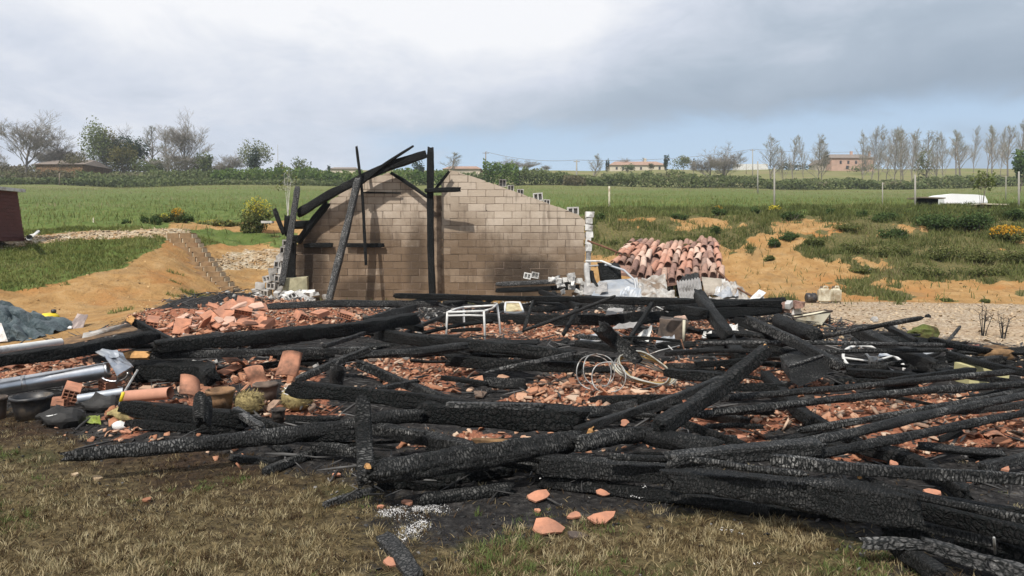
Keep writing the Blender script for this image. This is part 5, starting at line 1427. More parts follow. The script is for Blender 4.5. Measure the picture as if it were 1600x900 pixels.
# tarpaulin
def tarp():
    nx, ny = 90, 40; V = []; Fc = []
    for j in range(ny + 1):
        for i in range(nx + 1):
            u, v = i / nx, j / ny
            X_ = -11.9 + 4.0 * u; Y_ = 12.8 + 1.7 * v + .3 * math.sin(u * 5)
            hgt = .72 * (1 - u ** 2.2) ** .8 + .10
            prof = math.sin(min(1, v * 1.25) * math.pi * .55) ** .7 if v < .8 else 1 - (v - .8) * 3
            n = float(fbm(np.array([u * 7 + v * 2]), np.array([v * 4 + u * 3]), 4, 77)[0]) - .5
            fold = abs(float(vnoise(u * 11 + v * 3, v * 5 - u * 3, 79)) - .5) * 2
            z_ = h1(X_, Y_) * .6 + hgt * max(prof, 0) + n * .42 * (1 - u * .3) - (1 - fold) ** 4 * .22
            V.append((X_ + n * .2, Y_ - .2 * fold, max(z_, .0)))
    for j in range(ny):
        for i in range(nx): a = j * (nx + 1) + i; Fc.append((a, a + 1, a + nx + 2, a + nx + 1))
    m, N, b = material('tarpaulin'); o = N.obj()
    c = N.ramp(N.noise(o, 3, 5, .6), [(.3, (.03, .05, .058)), (.55, (.065, .095, .105)), (.72, (.15, .17, .17))])
    N.put(b.inputs['Base Color'], c); b.inputs['Roughness'].default_value = .38; b.inputs['Specular IOR Level'].default_value = .5
    N.put(b.inputs['Normal'], N.bump(N.noise(o, 6, 6, .65, 1.2), 1.0, .10))
    return solid('tarpaulin', V, Fc, m, None, True, label='crumpled dark blue grey tarpaulin heaped at the left edge', cat='tarpaulin')
tarp()
yb = thing('yellow_container', atd(78, 500, 14.4), 'yellow plastic container with a black cap behind the tarpaulin', 'container')
mb = MB(); mb.lathe(atd(78, 502, 14.4), [(.10, 0), (.16, .02), (.165, .1), (.12, .15), (.04, .16)], 16); mb.build('can_body', M_YELLOW, yb, True)
mb = MB(); mb.lathe(atd(84, 489, 14.4), [(.04, 0), (.045, .01), (.045, .06), (.02, .07)], 10); mb.build('cap', M_BLACKP, yb, True)
crumple('white_board', (atd(-14, 535, 12.2), atd(12, 533, 12.2), atd(2, 505, 12.4), atd(-14, 500, 12.4)), 4, 4, M_WHITEM, .03, 'white board leaning before the tarpaulin at the left edge', 'board', 18)
# --- pots
def pot(x, ytop, ybot, wpx, mat, label, lift=0, flare=.8, name='plant_pot', Y=None, rot=0, n=24):
    p = gp(x, ybot, lift); s_ = p.y / 1200; r_ = wpx * s_ / 2 * .86; hh = (ybot - ytop) * s_ * .92
    prof = [(r_ * flare, 0), (r_ * (flare * .5 + .5), hh * .5), (r_ * .97, hh * .86), (r_ * 1.05, hh * .87), (r_ * 1.05, hh), (r_ * .95, hh), (r_ * .9, hh * .6), (r_ * .8, hh * .3)]
    M = Matrix.Rotation(rot, 3, 'X')
    mb = MB(); vs0 = len(mb.v); mb.lathe(p, prof, n, M=M)
    mb.v = [(v[0] + (rnd.uniform(-.004, .004)), v[1], v[2] + rnd.uniform(-.006, .004)) for v in mb.v]
    t_ = empty(name, p, label, 'pot')
    mb.build('pot_body', mat, t_, True)
    mb = MB(); mb.lathe(p + Vector((0, 0, hh * .62)), [(r_ * .86, 0), (r_ * .7, hh * .08), (r_ * .2, hh * .14)], 14); mb.build('soil', M_CRUMB, t_, True)
    return t_
pot(50, 614, 652, 68, M_BLACKP, 'melted black plastic pot, the larger one below the shiny pipe', flare=.78)
pot(-6, 616, 654, 38, M_CLAYD, 'brown pot cut by the left edge of the picture')
pot(345, 604, 645, 50, M_CLAY, 'scorched round clay pot in the middle of the debris at left', flare=.7)
pot(415, 596, 626, 44, M_CLAYD, 'sooty squarish clay pot behind the straw bundle', flare=.85)
pot(435, 636, 660, 26, M_CLAYD, 'small dark pot fragment between the two straw bundles', flare=.7)
def bundle(x, ybot, wpx, hpx, label, pale):
    p = gp(x, ybot, .0); s_ = p.y / 1200; r_ = wpx * s_ / 2; hh = hpx * s_; t_ = empty('straw_bundle', p, label, 'straw bundle')
    mb = MB(); mb.lathe(p, [(r_ * .45, 0), (r_ * .85, hh * .2), (r_, hh * .5), (r_ * .95, hh * .8), (r_ * .7, hh)], 18); mb.build('root_ball', M_STRAW, t_, True)
    mb = MB()
    for k in range(260):
        a_ = rnd.uniform(0, 6.28); z_ = rnd.uniform(.1, 1) * hh; q_ = r_ * (math.sin(min(1, z_ / hh + .15) * math.pi * .62 + .3)) * 1.0
        c = p + Vector((q_ * math.cos(a_), q_ * math.sin(a_), z_)); d = Vector((rnd.gauss(0, 1), rnd.gauss(0, 1), rnd.gauss(0, .7))).normalized() * .04
        mb.add([c - d, c + d, c + d * .2 + Vector((0, 0, .006)), c - d * .4 + Vector((0, 0, .005))], [(0, 1, 2, 3)])
    mb.build('straw', M_STRAW, t_, kind='stuff')
    mb = MB()
    for k in range(60):
        a_ = rnd.uniform(0, 6.28); q_ = r_ * rnd.uniform(.2, .95); c = p + Vector((q_ * math.cos(a_), q_ * math.sin(a_), hh * rnd.uniform(.8, 1)))
        d = Vector((rnd.gauss(0, .5), rnd.gauss(0, .5), rnd.uniform(0, .7))).normalized() * .05
        mb.tube([c, c + d], [.006, .003], 4)
    mb.build('dry_root', M_WHITEBLOCK if pale else M_STRAW, t_, kind='stuff')
bundle(390, 646, 44, 32, 'dark yellowish ball of straw next to the scorched round clay pot', False)
bundle(465, 640, 50, 34, 'pale straw ball with white burnt tufts on top', True)
# --- litter in front at left
mb = MB()
for k in range(9):
    for i in range(7):
        pass
crumple('plastic_shell', (gp(122, 664, .0), gp(158, 664, .0), gp(156, 650, .07), gp(128, 648, .03)), 8, 6, M_GREENP, .12, 'green melted plastic bowl piece on the ground at left', 'plastic piece', 21, 2)
crumple('label_card', (gp(179, 664, .0), gp(190, 664, .0), gp(190, 645, .08), gp(179, 646, .08)), 3, 3, simple('yellow_card', (.62, .58, .27), .8), .01, 'small yellowish card standing right of the green plastic piece', 'card', 22)
for x, y, lab, s in [(98, 662, 'burnt dark cloth lump on the grass at left', .16), (205, 655, 'mossy clod of burnt earth right of the yellowish card', .14), (158, 640, 'sooty clod behind the green plastic piece', .16), (190, 668, 'pale crumpled foil below the yellowish card', .06)]:
    p = gp(x, y, .0); bm = bmesh.new(); bmesh.ops.create_icosphere(bm, subdivisions=3, radius=s)
    V = [(v.co.x * 1.3 * (1 + (float(vnoise(v.co.x * 14, v.co.z * 14 + v.co.y * 9, 5)) - .5) * .8) + p.x, v.co.y + p.y, (v.co.z * .6) * (1 + (float(vnoise(v.co.x * 20, v.co.y * 20, 7)) - .5)) + p.z + s * .3) for v in bm.verts]
    solid('lump', V, [tuple(v.index for v in f.verts) for f in bm.faces], M_CRUMB if 'foil' not in lab and 'mossy' not in lab else (M_WHITEM if 'foil' in lab else M_STRAW), None, False, label=lab, cat='lump')
MB().tube([gp(70, 652, .1), gp(92, 648, .12), gp(110, 650, .08), gp(112, 664, .0)], .012, 6).build('tube', M_WHITEM, None, True, label='bent white tube end beside the larger black pot', cat='tube')
MB().tube([gp(170, 655, .02), gp(174, 664, .01), gp(186, 667, .01), gp(200, 664, .01)], .008, 6).build('cable', M_STEEL, None, True, label='short grey cable curl on the grass beside the yellowish card', cat='cable')

# --- walking frame / tubular frame
wf = thing('tubular_frame', gp(738, 520, 0), 'white tubular metal frame with four legs standing in the tile rubble', 'frame')
Yf, Yr_ = 12.2, 13.3
f1, f2 = atd(697, 523, Yf), atd(758, 527, Yf - .1); k1, k2 = atd(726, 521, Yr_ - .5), atd(783, 524, Yr_ - .6)
t1, t2 = atd(699, 488, Yf), atd(756, 486, Yf - .1); u1, u2 = atd(724, 480, Yr_ - .4), atd(777, 477, Yr_ - .6)
rt = .018
for a_, b_ in ((f1, t1), (f2, t2), (k1, u1), (k2, u2)): MB().tube([a_ - Vector((0, 0, .1)), a_.lerp(b_, .5), b_], rt, 8).build('leg', M_WHITEM, wf, True)
MB().tube([t1, t2], rt, 8).build('front_rail', M_WHITEM, wf, True)
MB().tube([u1, u2], rt, 8).build('rear_rail', M_WHITEM, wf, True)
MB().tube([t1, t1.lerp(u1, .5) + Vector((0, 0, .01)), u1], rt, 8).build('side_rail', M_WHITEM, wf, True)
MB().tube([t2, t2.lerp(u2, .6) + Vector((0, 0, -.02)), u2 + Vector((0, 0, .02))], rt, 8).build('side_rail', M_WHITEM, wf, True)
MB().tube([t1.lerp(f1, .15), t1.lerp(f1, .15).lerp(t2.lerp(f2, .15), .6), t2.lerp(f2, .18)], rt * .9, 8).build('cross_bar', M_WHITEM, wf, True)
def ati(x, y, Y): return atd(x, y, Y * .87 if Y < 17.3 else Y)
# enamel dish
dd = thing('baking_dish', gp(803, 486, .4), 'rusty cream rectangular dish tilted up behind the heavy black beam', 'dish')
crumple('base', (ati(790, 487, 16.2), ati(817, 487, 16.2), ati(812, 474, 16.8), ati(791, 474, 16.8)), 5, 5, simple('rusty_cream', (.50, .44, .26), .6, .1, .3, 9, .2, .003, (.2, .1, .04), .9), .02, None, None, 24, parent=dd)
rim_ = [ati(789, 488, 16.15), ati(804, 489, 16.1), ati(818, 488, 16.15), ati(815, 480, 16.5), ati(812, 473, 16.8), ati(800, 472.5, 16.85), ati(790, 473, 16.8), ati(789, 480, 16.5)]
MB().tube(rim_, .022, 6, closed=True).build('rim', M_WHITEM, dd, True)
# wire rings
def ring(c, r_, tilt, yaw, rt_, mat, label, cat='ring', name='wire_ring'):
    M = Matrix.Rotation(yaw, 3, 'Z') @ Matrix.Rotation(tilt, 3, 'X')
    pts = [Vector(c) + M @ Vector((r_ * math.cos(a), r_ * math.sin(a), .02 * math.sin(3 * a))) for a in np.linspace(0, 2 * math.pi, 41)[:-1]]
    return MB().tube(pts, rt_, 6, closed=True).build(name, mat, None, True, label=label, cat=cat)
ring(atd(928, 582, 8.0), .19, 1.15, .2, .0065, M_STEEL, 'leftmost of the three leaning wire rings')
ring(atd(936, 578, 7.95), .18, 1.1, .35, .0065, M_STEEL, 'middle one of the three leaning wire rings, overlapping the leftmost')
ring(atd(951, 589, 7.8), .175, 1.0, -.3, .0065, M_STEEL, 'rightmost and lowest of the three leaning wire rings')
# coiled hose
ch = thing('coiled_hose', ati(1010, 585, 9.9), 'coil of flattened white and ochre hose beside the wire rings', 'hose')
M_GREYHOSE = simple('dusty_grey_hose', (.42, .42, .38), .6, 0, .3, 9, .2, .003, (.16, .14, .11), .8)
M_OCHRE = simple('heat_browned_hose', (.40, .26, .08), .5, 0, .25, 8, .2, .003, (.1, .06, .03), .5)
for k in range(9):
    rx, ry = .36 - .012 * k + rnd.uniform(-.02, .02), .12 + .014 * k
    c = atd(1008 + rnd.uniform(-4, 4), 584 - k * 1.2 + rnd.uniform(-1, 1), 8.3 - k * .02)
    pts = [c + Vector((rx * math.cos(a), .22 * math.sin(a), -.22 * math.cos(a) * rx + ry * .55 * math.sin(a) + .012 * math.sin(4 * a + k))) for a in np.linspace(0, 2 * math.pi, 37)[:-1]]
    MB().tube(pts, .009, 6, closed=True).build('hose_turn', M_OCHRE if k in (6, 7) else (M_CREAM if k % 3 == 1 else M_GREYHOSE), ch, True)
bw([(1012, 605, 9.5), (1074, 600, 9.5)], 8, 'greenish grey board end under the coiled hose', M_YSTONE, cat='board', name='board_end')
# crumpled whites in the middle
crumple('crumpled_sheet', (ati(982, 538, 13.3), ati(1012, 538, 13.2), ati(1019, 508, 13.6), ati(1006, 515, 13.5)), 8, 8, M_WHITEM, .16, 'crumpled white metal sheet standing in the middle of the debris', 'sheet', 31)
crumple('crumpled_sheet', (ati(1024, 537, 12.9), ati(1056, 533, 12.9), ati(1054, 526, 13.3), ati(1026, 524, 13.3)), 7, 5, M_SHEET, .16, 'grey crumpled sheet right of the upright white one', 'sheet', 32)
crumple('crumpled_sheet', (ati(905, 535, 13.0), ati(948, 540, 12.9), ati(946, 522, 13.6), ati(912, 520, 13.6)), 8, 6, M_SHEET, .2, 'shiny crumpled sheet left of the thick tilted stump', 'sheet', 33)
crumple('crumpled_sheet', (ati(955, 515, 14.2), ati(995, 512, 14.2), ati(996, 504, 14.6), ati(968, 504, 14.6)), 7, 4, M_GREYC, .08, 'pale grey panel edge behind the thick tilted stump', 'panel', 34)
crumple('crumpled_sheet', (ati(1136, 522, 13.6), ati(1156, 524, 13.6), ati(1152, 508, 13.8), ati(1138, 506, 13.8)), 5, 5, M_WHITEM, .1, 'small white crumpled piece right of the sliding black plank', 'sheet', 35)
crumple('crumpled_sheet', (ati(1096, 528, 13.6), ati(1112, 528, 13.6), ati(1112, 516, 13.8), ati(1100, 517, 13.8)), 5, 5, M_WHITEM, .1, 'small white crumpled piece left of the foot of the sliding black plank', 'sheet', 36)
crumple('crumpled_sheet', (ati(946, 492, 15.3), ati(972, 488, 15.3), ati(975, 483, 15.6), ati(950, 480, 15.6)), 5, 4, M_GREYC, .08, 'pale panel piece between the two heavy rear beams', 'panel', 37)
MB().tube([ati(1003, 470, 15.6), ati(1024, 478, 15.4), ati(1044, 488, 15.2)], .014, 6).build('rod', M_STEEL, None, True, label='thin pale rod slanting across the heavy rear beam', cat='rod')
# metal post with reddish plinth
sp = thing('metal_stand', ati(1060, 545, 13.2), 'rusty stand with a pale upright pole behind the bent wires', 'stand')
MB().tube([ati(1068, 536, 13.2), ati(1069, 500, 13.2)], .022, 8).build('pole', M_CREAM, sp, True)
mb = MB(); mb.box(ati(1050, 515, 13.5), (.42, .3, .26), jit=.05, ry=.1); mb.build('plinth', M_CLAYD, sp)
crumple('top_plate', (ati(1030, 505, 13.4), ati(1078, 503, 13.4), ati(1070, 494, 13.8), ati(1034, 496, 13.8)), 7, 4, simple('pinkish_plaster', (.45, .31, .24), .9, 0, .3, 6, .3, .01, (.12, .08, .06), .9), .14, None, None, 38, parent=sp)
for k, pts_ in enumerate([[(992, 562), (1030, 548), (1062, 540)], [(1010, 545), (1018, 560), (1024, 568), (1030, 560)], [(1058, 548), (1062, 563), (1070, 568), (1076, 556), (1070, 545)], [(1040, 572), (1056, 566), (1074, 560)], [(1030, 570), (1050, 558), (1064, 552)], [(1064, 530), (1072, 556), (1078, 570)], [(1044, 540), (1060, 556), (1062, 566)]]):
    MB().tube([ati(x, y, 11.6 - .05 * k) for x, y in pts_], .009, 5).build('bent_wire', M_RUST if k % 2 else M_STEEL, None, True, label='bent wire of the tangle in front of the rusty stand', cat='wire', group='tangled wires in front of the rusty stand')
# --- sheets under the collapsed roof
crumple('zinc_sheet', (ati(922, 467, 19.4), ati(1000, 466, 19.4), ati(996, 434, 20.3), ati(936, 438, 20.3)), 12, 8, M_SHEET, .12, 'large smooth grey metal sheet under the collapsed roof', 'sheet', 41)
crumple('burnt_sheet', (ati(998, 467, 19.3), ati(1058, 467, 19.2), ati(1040, 446, 20.0), ati(998, 434, 20.2)), 12, 8, M_BURNTSHEET, .3, 'blistered white sheet between the smooth and the corrugated one', 'sheet', 42, 5)
crumple('corrugated_sheet', (ati(1064, 476, 17.6), ati(1100, 476, 17.5), ati(1094, 434, 18.8), ati(1057, 440, 18.8)), 48, 4, M_GREYC, .05, 'dark grey corrugated sheet hanging over the black beams', 'sheet', 43, 3, corr=.022)
crumple('fibre_panel', (ati(1102, 462, 19.2), ati(1126, 460, 19.2), ati(1130, 436, 19.9), ati(1096, 433, 19.9)), 8, 6, simple('stained_board', (.33, .29, .24), .95, 0, .25, 4, .3, .01, (.12, .09, .07)), .05, 'stained brown grey board right of the corrugated sheet', 'board', 44)
crumple('fibre_panel', (ati(1126, 470, 18.6), ati(1178, 474, 18.4), ati(1150, 442, 19.4), ati(1128, 436, 19.6)), 10, 8, M_BURNTSHEET, .3, 'broken grey and white panel sliding down at the right of the roof', 'panel', 45, 5)
crumple('panel_board', (ati(1163, 475, 17.5), ati(1174, 479, 17.3), ati(1197, 457, 18.0), ati(1186, 452, 18.2)), 6, 5, M_WHITEM, .03, 'clean white panel standing on its edge near the gravel', 'panel', 46)
crumple('burnt_sheet', (ati(1108, 482, 16.9), ati(1165, 484, 16.7), ati(1165, 468, 17.8), ati(1108, 464, 18.2)), 10, 5, M_BURNTSHEET, .3, 'white crumbled panel remains above the heavy right beam', 'panel', 47, 5)
MB().tube([ati(1118, 420, 20.2), ati(1145, 446, 19.4), ati(1180, 466, 18.4)], .025, 6).build('edge_rail', M_RUST, None, True, label='dark edge rail falling from the roof corner towards the white panel', cat='rail')
MB().tube([ati(918, 376, 21.2), ati(950, 388, 21.0), ati(985, 402, 20.8)], .03, 6).build('rail', M_RUST, None, True, label='rusty rail running from the wall end to the collapsed roof', cat='rail')
MB().tube([ati(915, 416, 20.6), ati(950, 414, 20.4), ati(975, 422, 20.1), ati(992, 438, 19.8), ati(996, 466, 19.3)], .03, 6).build('bent_pipe', M_SHEET, None, True, label='bent grey pipe arching over the smooth metal sheet', cat='pipe')
MB().tube([ati(915, 408, 20.6), ati(940, 408, 20.5), ati(955, 414, 20.3)], .03, 6).build('bent_pipe', M_WHITEM, None, True, label='short whitish pipe above the bent grey pipe at the wall end', cat='pipe')
for x0, y0, x1, y1, tt, lab, M_ in [(916, 412, 925, 465, 9, 'pale curved upright strip at the wall end', M_GREYBLOCK), (924, 424, 934, 452, 7, 'second dark upright strip at the wall end', M_CHAR)]:
    bw([(x0, y0, 20.3), ((x0 + x1) / 2 - 3, (y0 + y1) / 2, 20.2), (x1, y1, 20.0)], tt, lab, M_, cat='strip', name='upright_strip', ragged=.5)
mb = MB(); mb.box(ati(951, 425, 20.6), (.52, .4, .42), jit=.06); mb.build('burnt_box', M_CHARD, label='black burnt box on the smooth metal sheet below the roof tiles', cat='box')
for i, (x0, y0, w_, h_, Yv, m_, lab) in enumerate([
    (930, 446, 40, 14, 19.9, M_GREYC, 'buckled grey sheet edge at the left end of the large smooth sheet'), (1020, 438, 44, 14, 20.4, M_BURNTSHEET, 'torn whitish sheet directly under the lowest roof tiles'),
    (1078, 432, 30, 12, 20.2, M_CHARGREY, 'dark curled sheet behind the top of the corrugated one'), (1134, 452, 40, 12, 19.0, M_SHEET, 'bluish crumpled sheet beside the falling edge rail'),
    (1180, 470, 30, 10, 17.6, M_GREYC, 'grey crumpled scrap right of the sliding broken panel'), (985, 456, 36, 12, 18.9, M_SHEET, 'folded zinc strip before the large smooth sheet'),
    (900, 470, 36, 9, 18.6, M_GREYC, 'small grey scrap sheet at the foot of the upright strips'), (1040, 458, 30, 16, 18.8, M_BURNTSHEET, 'blistered white scrap left of the corrugated sheet')]):
    crumple('crumpled_sheet', (atd(x0 - w_ / 2, y0 + h_, Yv - .3), atd(x0 + w_ / 2, y0 + h_ * .8, Yv - .4), atd(x0 + w_ * .45, y0 - h_ * .4, Yv + .3), atd(x0 - w_ * .4, y0 - h_ * .2, Yv + .4)), 9, 7, m_, .34, lab, 'sheet', 70 + i, 4)
# --- collapsed roof
ro = thing('collapsed_roof', atd(1045, 440, 22), 'collapsed piece of barrel tiled roof lying on the debris right of the gable wall', 'roof')
TL, TR, BL, BR = ati(988, 381, 23.3), ati(1122, 377, 23.6), ati(946, 418, 21.6), ati(1132, 436, 21.0)
ncol, nrow = 15, 6
def roofp(u, v):
    p = TL.lerp(TR, u).lerp(BL.lerp(BR, u), v)
    return p + Vector((0, 0, .12 * math.sin(math.pi * v) * (1.1 - .7 * u) - .16 * math.exp(-((u - .45) / .2) ** 2) * v + .05 * math.sin(u * 9) - .10 * (1 - u) * v))
for cidx in range(ncol):
    for r_ in range(nrow):
        u = (cidx + .5) / ncol; v0, v1 = r_ / nrow, (r_ + 1.15) / nrow
        if v1 > 1.05 and cidx > 11 and rnd.random() < .4: continue
        if rnd.random() < .045: continue
        if r_ == nrow - 1 and cidx < 3: continue
        a_, b_ = roofp(u, min(v0, 1)), roofp(u, min(v1, 1.1)); d = (a_ - b_)
        wv_ = (roofp(u + .03, (v0 + v1) / 2) - roofp(u - .03, (v0 + v1) / 2)).normalized()
        ay_ = d.normalized(); az_ = wv_.cross(ay_).normalized(); ax_ = ay_.cross(az_)
        M = Matrix((ax_, ay_, az_)).transposed()
        o = link('barrel_tile', barrel_old if (r_ in (0, nrow - 1) or rnd.random() < .3) else barrel_me, (0, 0, 0), ro)
        loc = b_ - Vector(ro.location) + Vector((0, 0, .03 + .012 * (nrow - r_) * 0 + rnd.uniform(-.015, .02))) + az_ * .03 * ((r_) % 2)
        sc_ = (d.length * 1.08) / .45
        o.matrix_local = Matrix.Translation(loc) @ (M @ Matrix.Rotation(rnd.gauss(0, .11), 3, 'Z') @ Matrix.Rotation(rnd.gauss(0, .07), 3, 'X') @ Matrix.Rotation(rnd.gauss(0, .12), 3, 'Y')).to_4x4() @ Matrix.Diagonal((1.0, sc_, 1.05, 1))
# boards under the tiles and the burnt frame below
V = []
for j in range(7):
    for i in range(13): V.append(roofp(i / 12, j / 6) + Vector((0, .0, -.05)))
for j in range(7):
    for i in range(13): V.append(roofp(i / 12, j / 6) + Vector((0, .02, -.13)))
Fc = []
for j in range(6):
    for i in range(12): a = j * 13 + i; Fc.append((a, a + 1, a + 14, a + 13)); Fc.append((91 + a, 91 + a + 13, 91 + a + 14, 91 + a + 1))
rg = list(range(13)) + [13 * j + 12 for j in range(1, 7)] + [78 + i for i in range(11, -1, -1)] + [13 * j for j in range(5, 0, -1)]
for k in range(len(rg)): a, b_ = rg[k], rg[(k + 1) % len(rg)]; Fc.append((a, b_, b_ + 91, a + 91))
solid('roof_deck', V, Fc, M_TILEOLD, ro)
for u in (.05, .3, .55, .8, .97):
    a_, b_ = roofp(u, .05) - Vector((0, 0, .22)), roofp(u, 1.02) - Vector((0, 0, .22)); MB().tube([a_, b_], .07, 4).build('rafter', M_CHARD, ro)
    for v in (.1, .9):
        c = roofp(u, v) - Vector((0, 0, .2)); g_ = h1(c.x, c.y)
        if c.z - g_ > .1: MB().tube([Vector((c.x, c.y, g_ - .05)), c], .07, 4).build('prop', M_CHARD, ro)
# --- right side things
def jerry(x, w, h, label, mat, cat='jerrycan'):
    p = gp(x, 473, 0); s_ = p.y / 1200; W, Hh, Dp = w * s_, h * s_, .2
    t_ = empty('jerrycan', p, label, cat)
    bm = bmesh.new(); bmesh.ops.create_cube(bm, size=1)
    for v in bm.verts: v.co = Vector((v.co.x * W, v.co.y * Dp, v.co.z * Hh * .9 + Hh * .45))
    bmesh.ops.bevel(bm, geom=bm.edges[:], offset=.055, segments=3, affect='EDGES')
    me = bpy.data.meshes.new('can_body'); bm.to_mesh(me); bm.free(); me.materials.append(mat)
    link('can_body', me, (0, 0, 0), t_)
    MB().lathe(p + Vector((-W * .22, 0, Hh * .86)), [(.035, 0), (.035, .05), (.03, .06)], 10).build('cap', M_CLAYD, t_, True)
    MB().tube([p + Vector((-W * .05, 0, Hh * .87)), p + Vector((0, 0, Hh * .99)), p + Vector((W * .25, 0, Hh * .99)), p + Vector((W * .33, 0, Hh * .86))], .018, 6).build('handle', mat, t_, True)
jerry(1287, 19, 26, 'cream jerrycan in the middle of the row on the gravel', M_CREAM)
jerry(1305, 17, 26, 'cream jerrycan at the right end of the row on the gravel', M_CREAM)
p = gp(1267, 473, 0)
mb = MB(); mb.lathe(p + Vector((-.14, 0, .13)), [(.09, 0), (.13, .02), (.135, .1), (.12, .14), (.135, .18), (.13, .26), (.09, .28)], 16, M=Matrix.Rotation(math.pi / 2, 3, 'Y')); mb.build('drum', M_BLACKP, None, True, label='small black drum lying left of the cream jerrycans', cat='drum')
# cream tub
tb = thing('tub', gp(1272, 512, 0), 'cream tub lying tilted at the border of the gravel', 'tub')
A = [ati(1241, 497, 15.9), ati(1300, 486, 16.2), ati(1288, 485, 17.2), ati(1238, 494, 17.0)]
Bq = [ati(1246, 508, 16.0), ati(1284, 508, 16.1), ati(1280, 503, 16.9), ati(1246, 503, 16.9)]
V = [*A, *Bq] + [a.lerp(Vector(Bq[0]).lerp(Bq[2], .5), .06) for a in A] + [b_ + Vector((0, 0, .04)) for b_ in Bq]
Fc = [(0, 1, 5, 4), (1, 2, 6, 5), (2, 3, 7, 6), (3, 0, 4, 7), (4, 5, 6, 7), (8, 12, 13, 9), (9, 13, 14, 10), (10, 14, 15, 11), (11, 15, 12, 8), (12, 15, 14, 13), (0, 8, 9, 1), (1, 9, 10, 2), (2, 10, 11, 3), (3, 11, 8, 0)]
solid('basin', V, Fc, M_CREAM, tb)
MB().tube(A, .022, 6, closed=True).build('rim', M_CLAYD, tb, True)
MB().tube([ati(1296, 488, 16.2), ati(1297, 511, 16.2)], .018, 6).build('leg', M_BLACKP, tb)
for k in range(18):
    x, y = rnd.uniform(1206, 1248), rnd.uniform(474, 492); p = ati(x, y, 17.5 + rnd.uniform(-.6, .6)); mb = MB(); mb.box(p, (.2, .14, .1), rz=rnd.uniform(0, 3), ry=rnd.uniform(-.3, .3), jit=.02)
    mb.build('brick_piece', M_TILEOLD if k % 3 else M_GREYBLOCK, label='broken brick of the small pile left of the cream tub', cat='brick', group='small pile of broken bricks left of the cream tub')
# charred box
cb = thing('charred_box', gp(1262, 605, 0), 'large charred box with a curved front between the slanting beam and the ridged poles', 'box')
mb = MB(); 
prof = [ati(1232, 573, 8.9), ati(1285, 556, 9.0), ati(1298, 575, 8.9), ati(1290, 588, 8.8), ati(1250, 604, 8.7), ati(1236, 596, 8.7)]
n = len(prof); V = prof + [q_ + Vector((.1, .55, .03)) for q_ in prof]
mb.add(V, [tuple(range(n - 1, -1, -1)), tuple(range(n, 2 * n))] + [(i, (i + 1) % n, (i + 1) % n + n, i + n) for i in range(n)])
mb.build('box_shell', M_CHAR, cb)
V = [q_ + Vector((-.02, -.02, 0)) for q_ in (ati(1285, 556, 8.98), ati(1298, 575, 8.88))]
MB().tube([ati(1234, 572, 8.87), ati(1286, 555, 8.97)], .014, 6).build('rim', M_CHARGREY, cb)
# white wheel rim
wr = thing('wheel_rim', gp(1366, 575, 0), 'white metal wheel rim with spokes lying tilted under the long level poles', 'wheel')
c = ati(1364, 565, 10.9); Mw = Matrix.Rotation(.35, 3, 'X') @ Matrix.Rotation(-.06, 3, 'Y')
rp = [c + Mw @ Vector((.33 * math.cos(a), .42 * math.sin(a), .0)) for a in np.linspace(0, 2 * math.pi, 33)[:-1]]
MB().tube(rp, .02, 8, closed=True).build('rim', M_WHITEM, wr, True)
MB().lathe(c - Vector((0, 0, .04)), [(.05, 0), (.06, .02), (.05, .1)], 12).build('hub', M_STEEL, wr, True)
for k in range(5): a = k * 2 * math.pi / 5 + .3; MB().tube([c, c + Mw @ Vector((.33 * math.cos(a), .42 * math.sin(a), 0))], .014, 6).build('spoke', M_WHITEM, wr, True)
crumple('metal_bracket', (ati(1425, 562, 11.1), ati(1465, 569, 11.0), ati(1462, 547, 11.5), ati(1416, 546, 11.5)), 8, 6, M_SHEET, .1, 'white grey metal tray right of the wheel rim', 'tray', 51)
crumple('metal_flap', (ati(1372, 556, 11.3), ati(1412, 563, 11.1), ati(1392, 547, 11.5), ati(1380, 545, 11.6)), 6, 5, M_SHEET, .1, 'grey metal flap rising behind the wheel rim', 'sheet', 52)
# yellow stone
mb = MB(); p = gp(1545, 602, 0); mb.box(p + Vector((0, .15, .1)), (.44, .3, .2), rz=.05, jit=.012); mb.build('stone_block', M_YSTONE, label='pale yellow squared stone block beneath the upper ridged pole', cat='stone')
# mossy stump, brown stump
def stump(x, ybot, wpx, hpx, mat, label, seed):
    p = gp(x, ybot, 0); s_ = p.y / 1200; r_ = wpx * s_ / 2; hh = hpx * s_; bm = bmesh.new(); bmesh.ops.create_icosphere(bm, subdivisions=3, radius=1)
    V = []
    for v in bm.verts:
        k = 1 + (float(fbm(np.array([v.co.x * 2 + seed]), np.array([v.co.y * 2 + v.co.z * 3]), 3, seed)[0]) - .5) * .6
        V.append((p.x + v.co.x * r_ * k, p.y + .1 + v.co.y * r_ * .7 * k, p.z + hh * .45 + v.co.z * hh * .55 * k))
    return solid('stump', V, [tuple(v.index for v in f.verts) for f in bm.faces], mat, None, False, label=label, cat='stump')
M_MOSS = simple('mossy_bark', (.10, .12, .03), .98, 0, .4, 14, .8, .02, (.06, .035, .02), .9)
stump(1447, 533, 46, 25, M_MOSS, 'mossy green brown tree stump on the gravel at right', 3)
stump(1565, 566, 62, 24, M_BROWNWOOD, 'brown rotten stump below the dry sapling at the right edge', 6)
stump(1454, 500, 9, 9, M_CHARD, 'small black round object on the gravel above the mossy stump', 9)
stump(1370, 505, 12, 10, M_GREYBLOCK, 'grey stone behind the rising charred pole', 12)
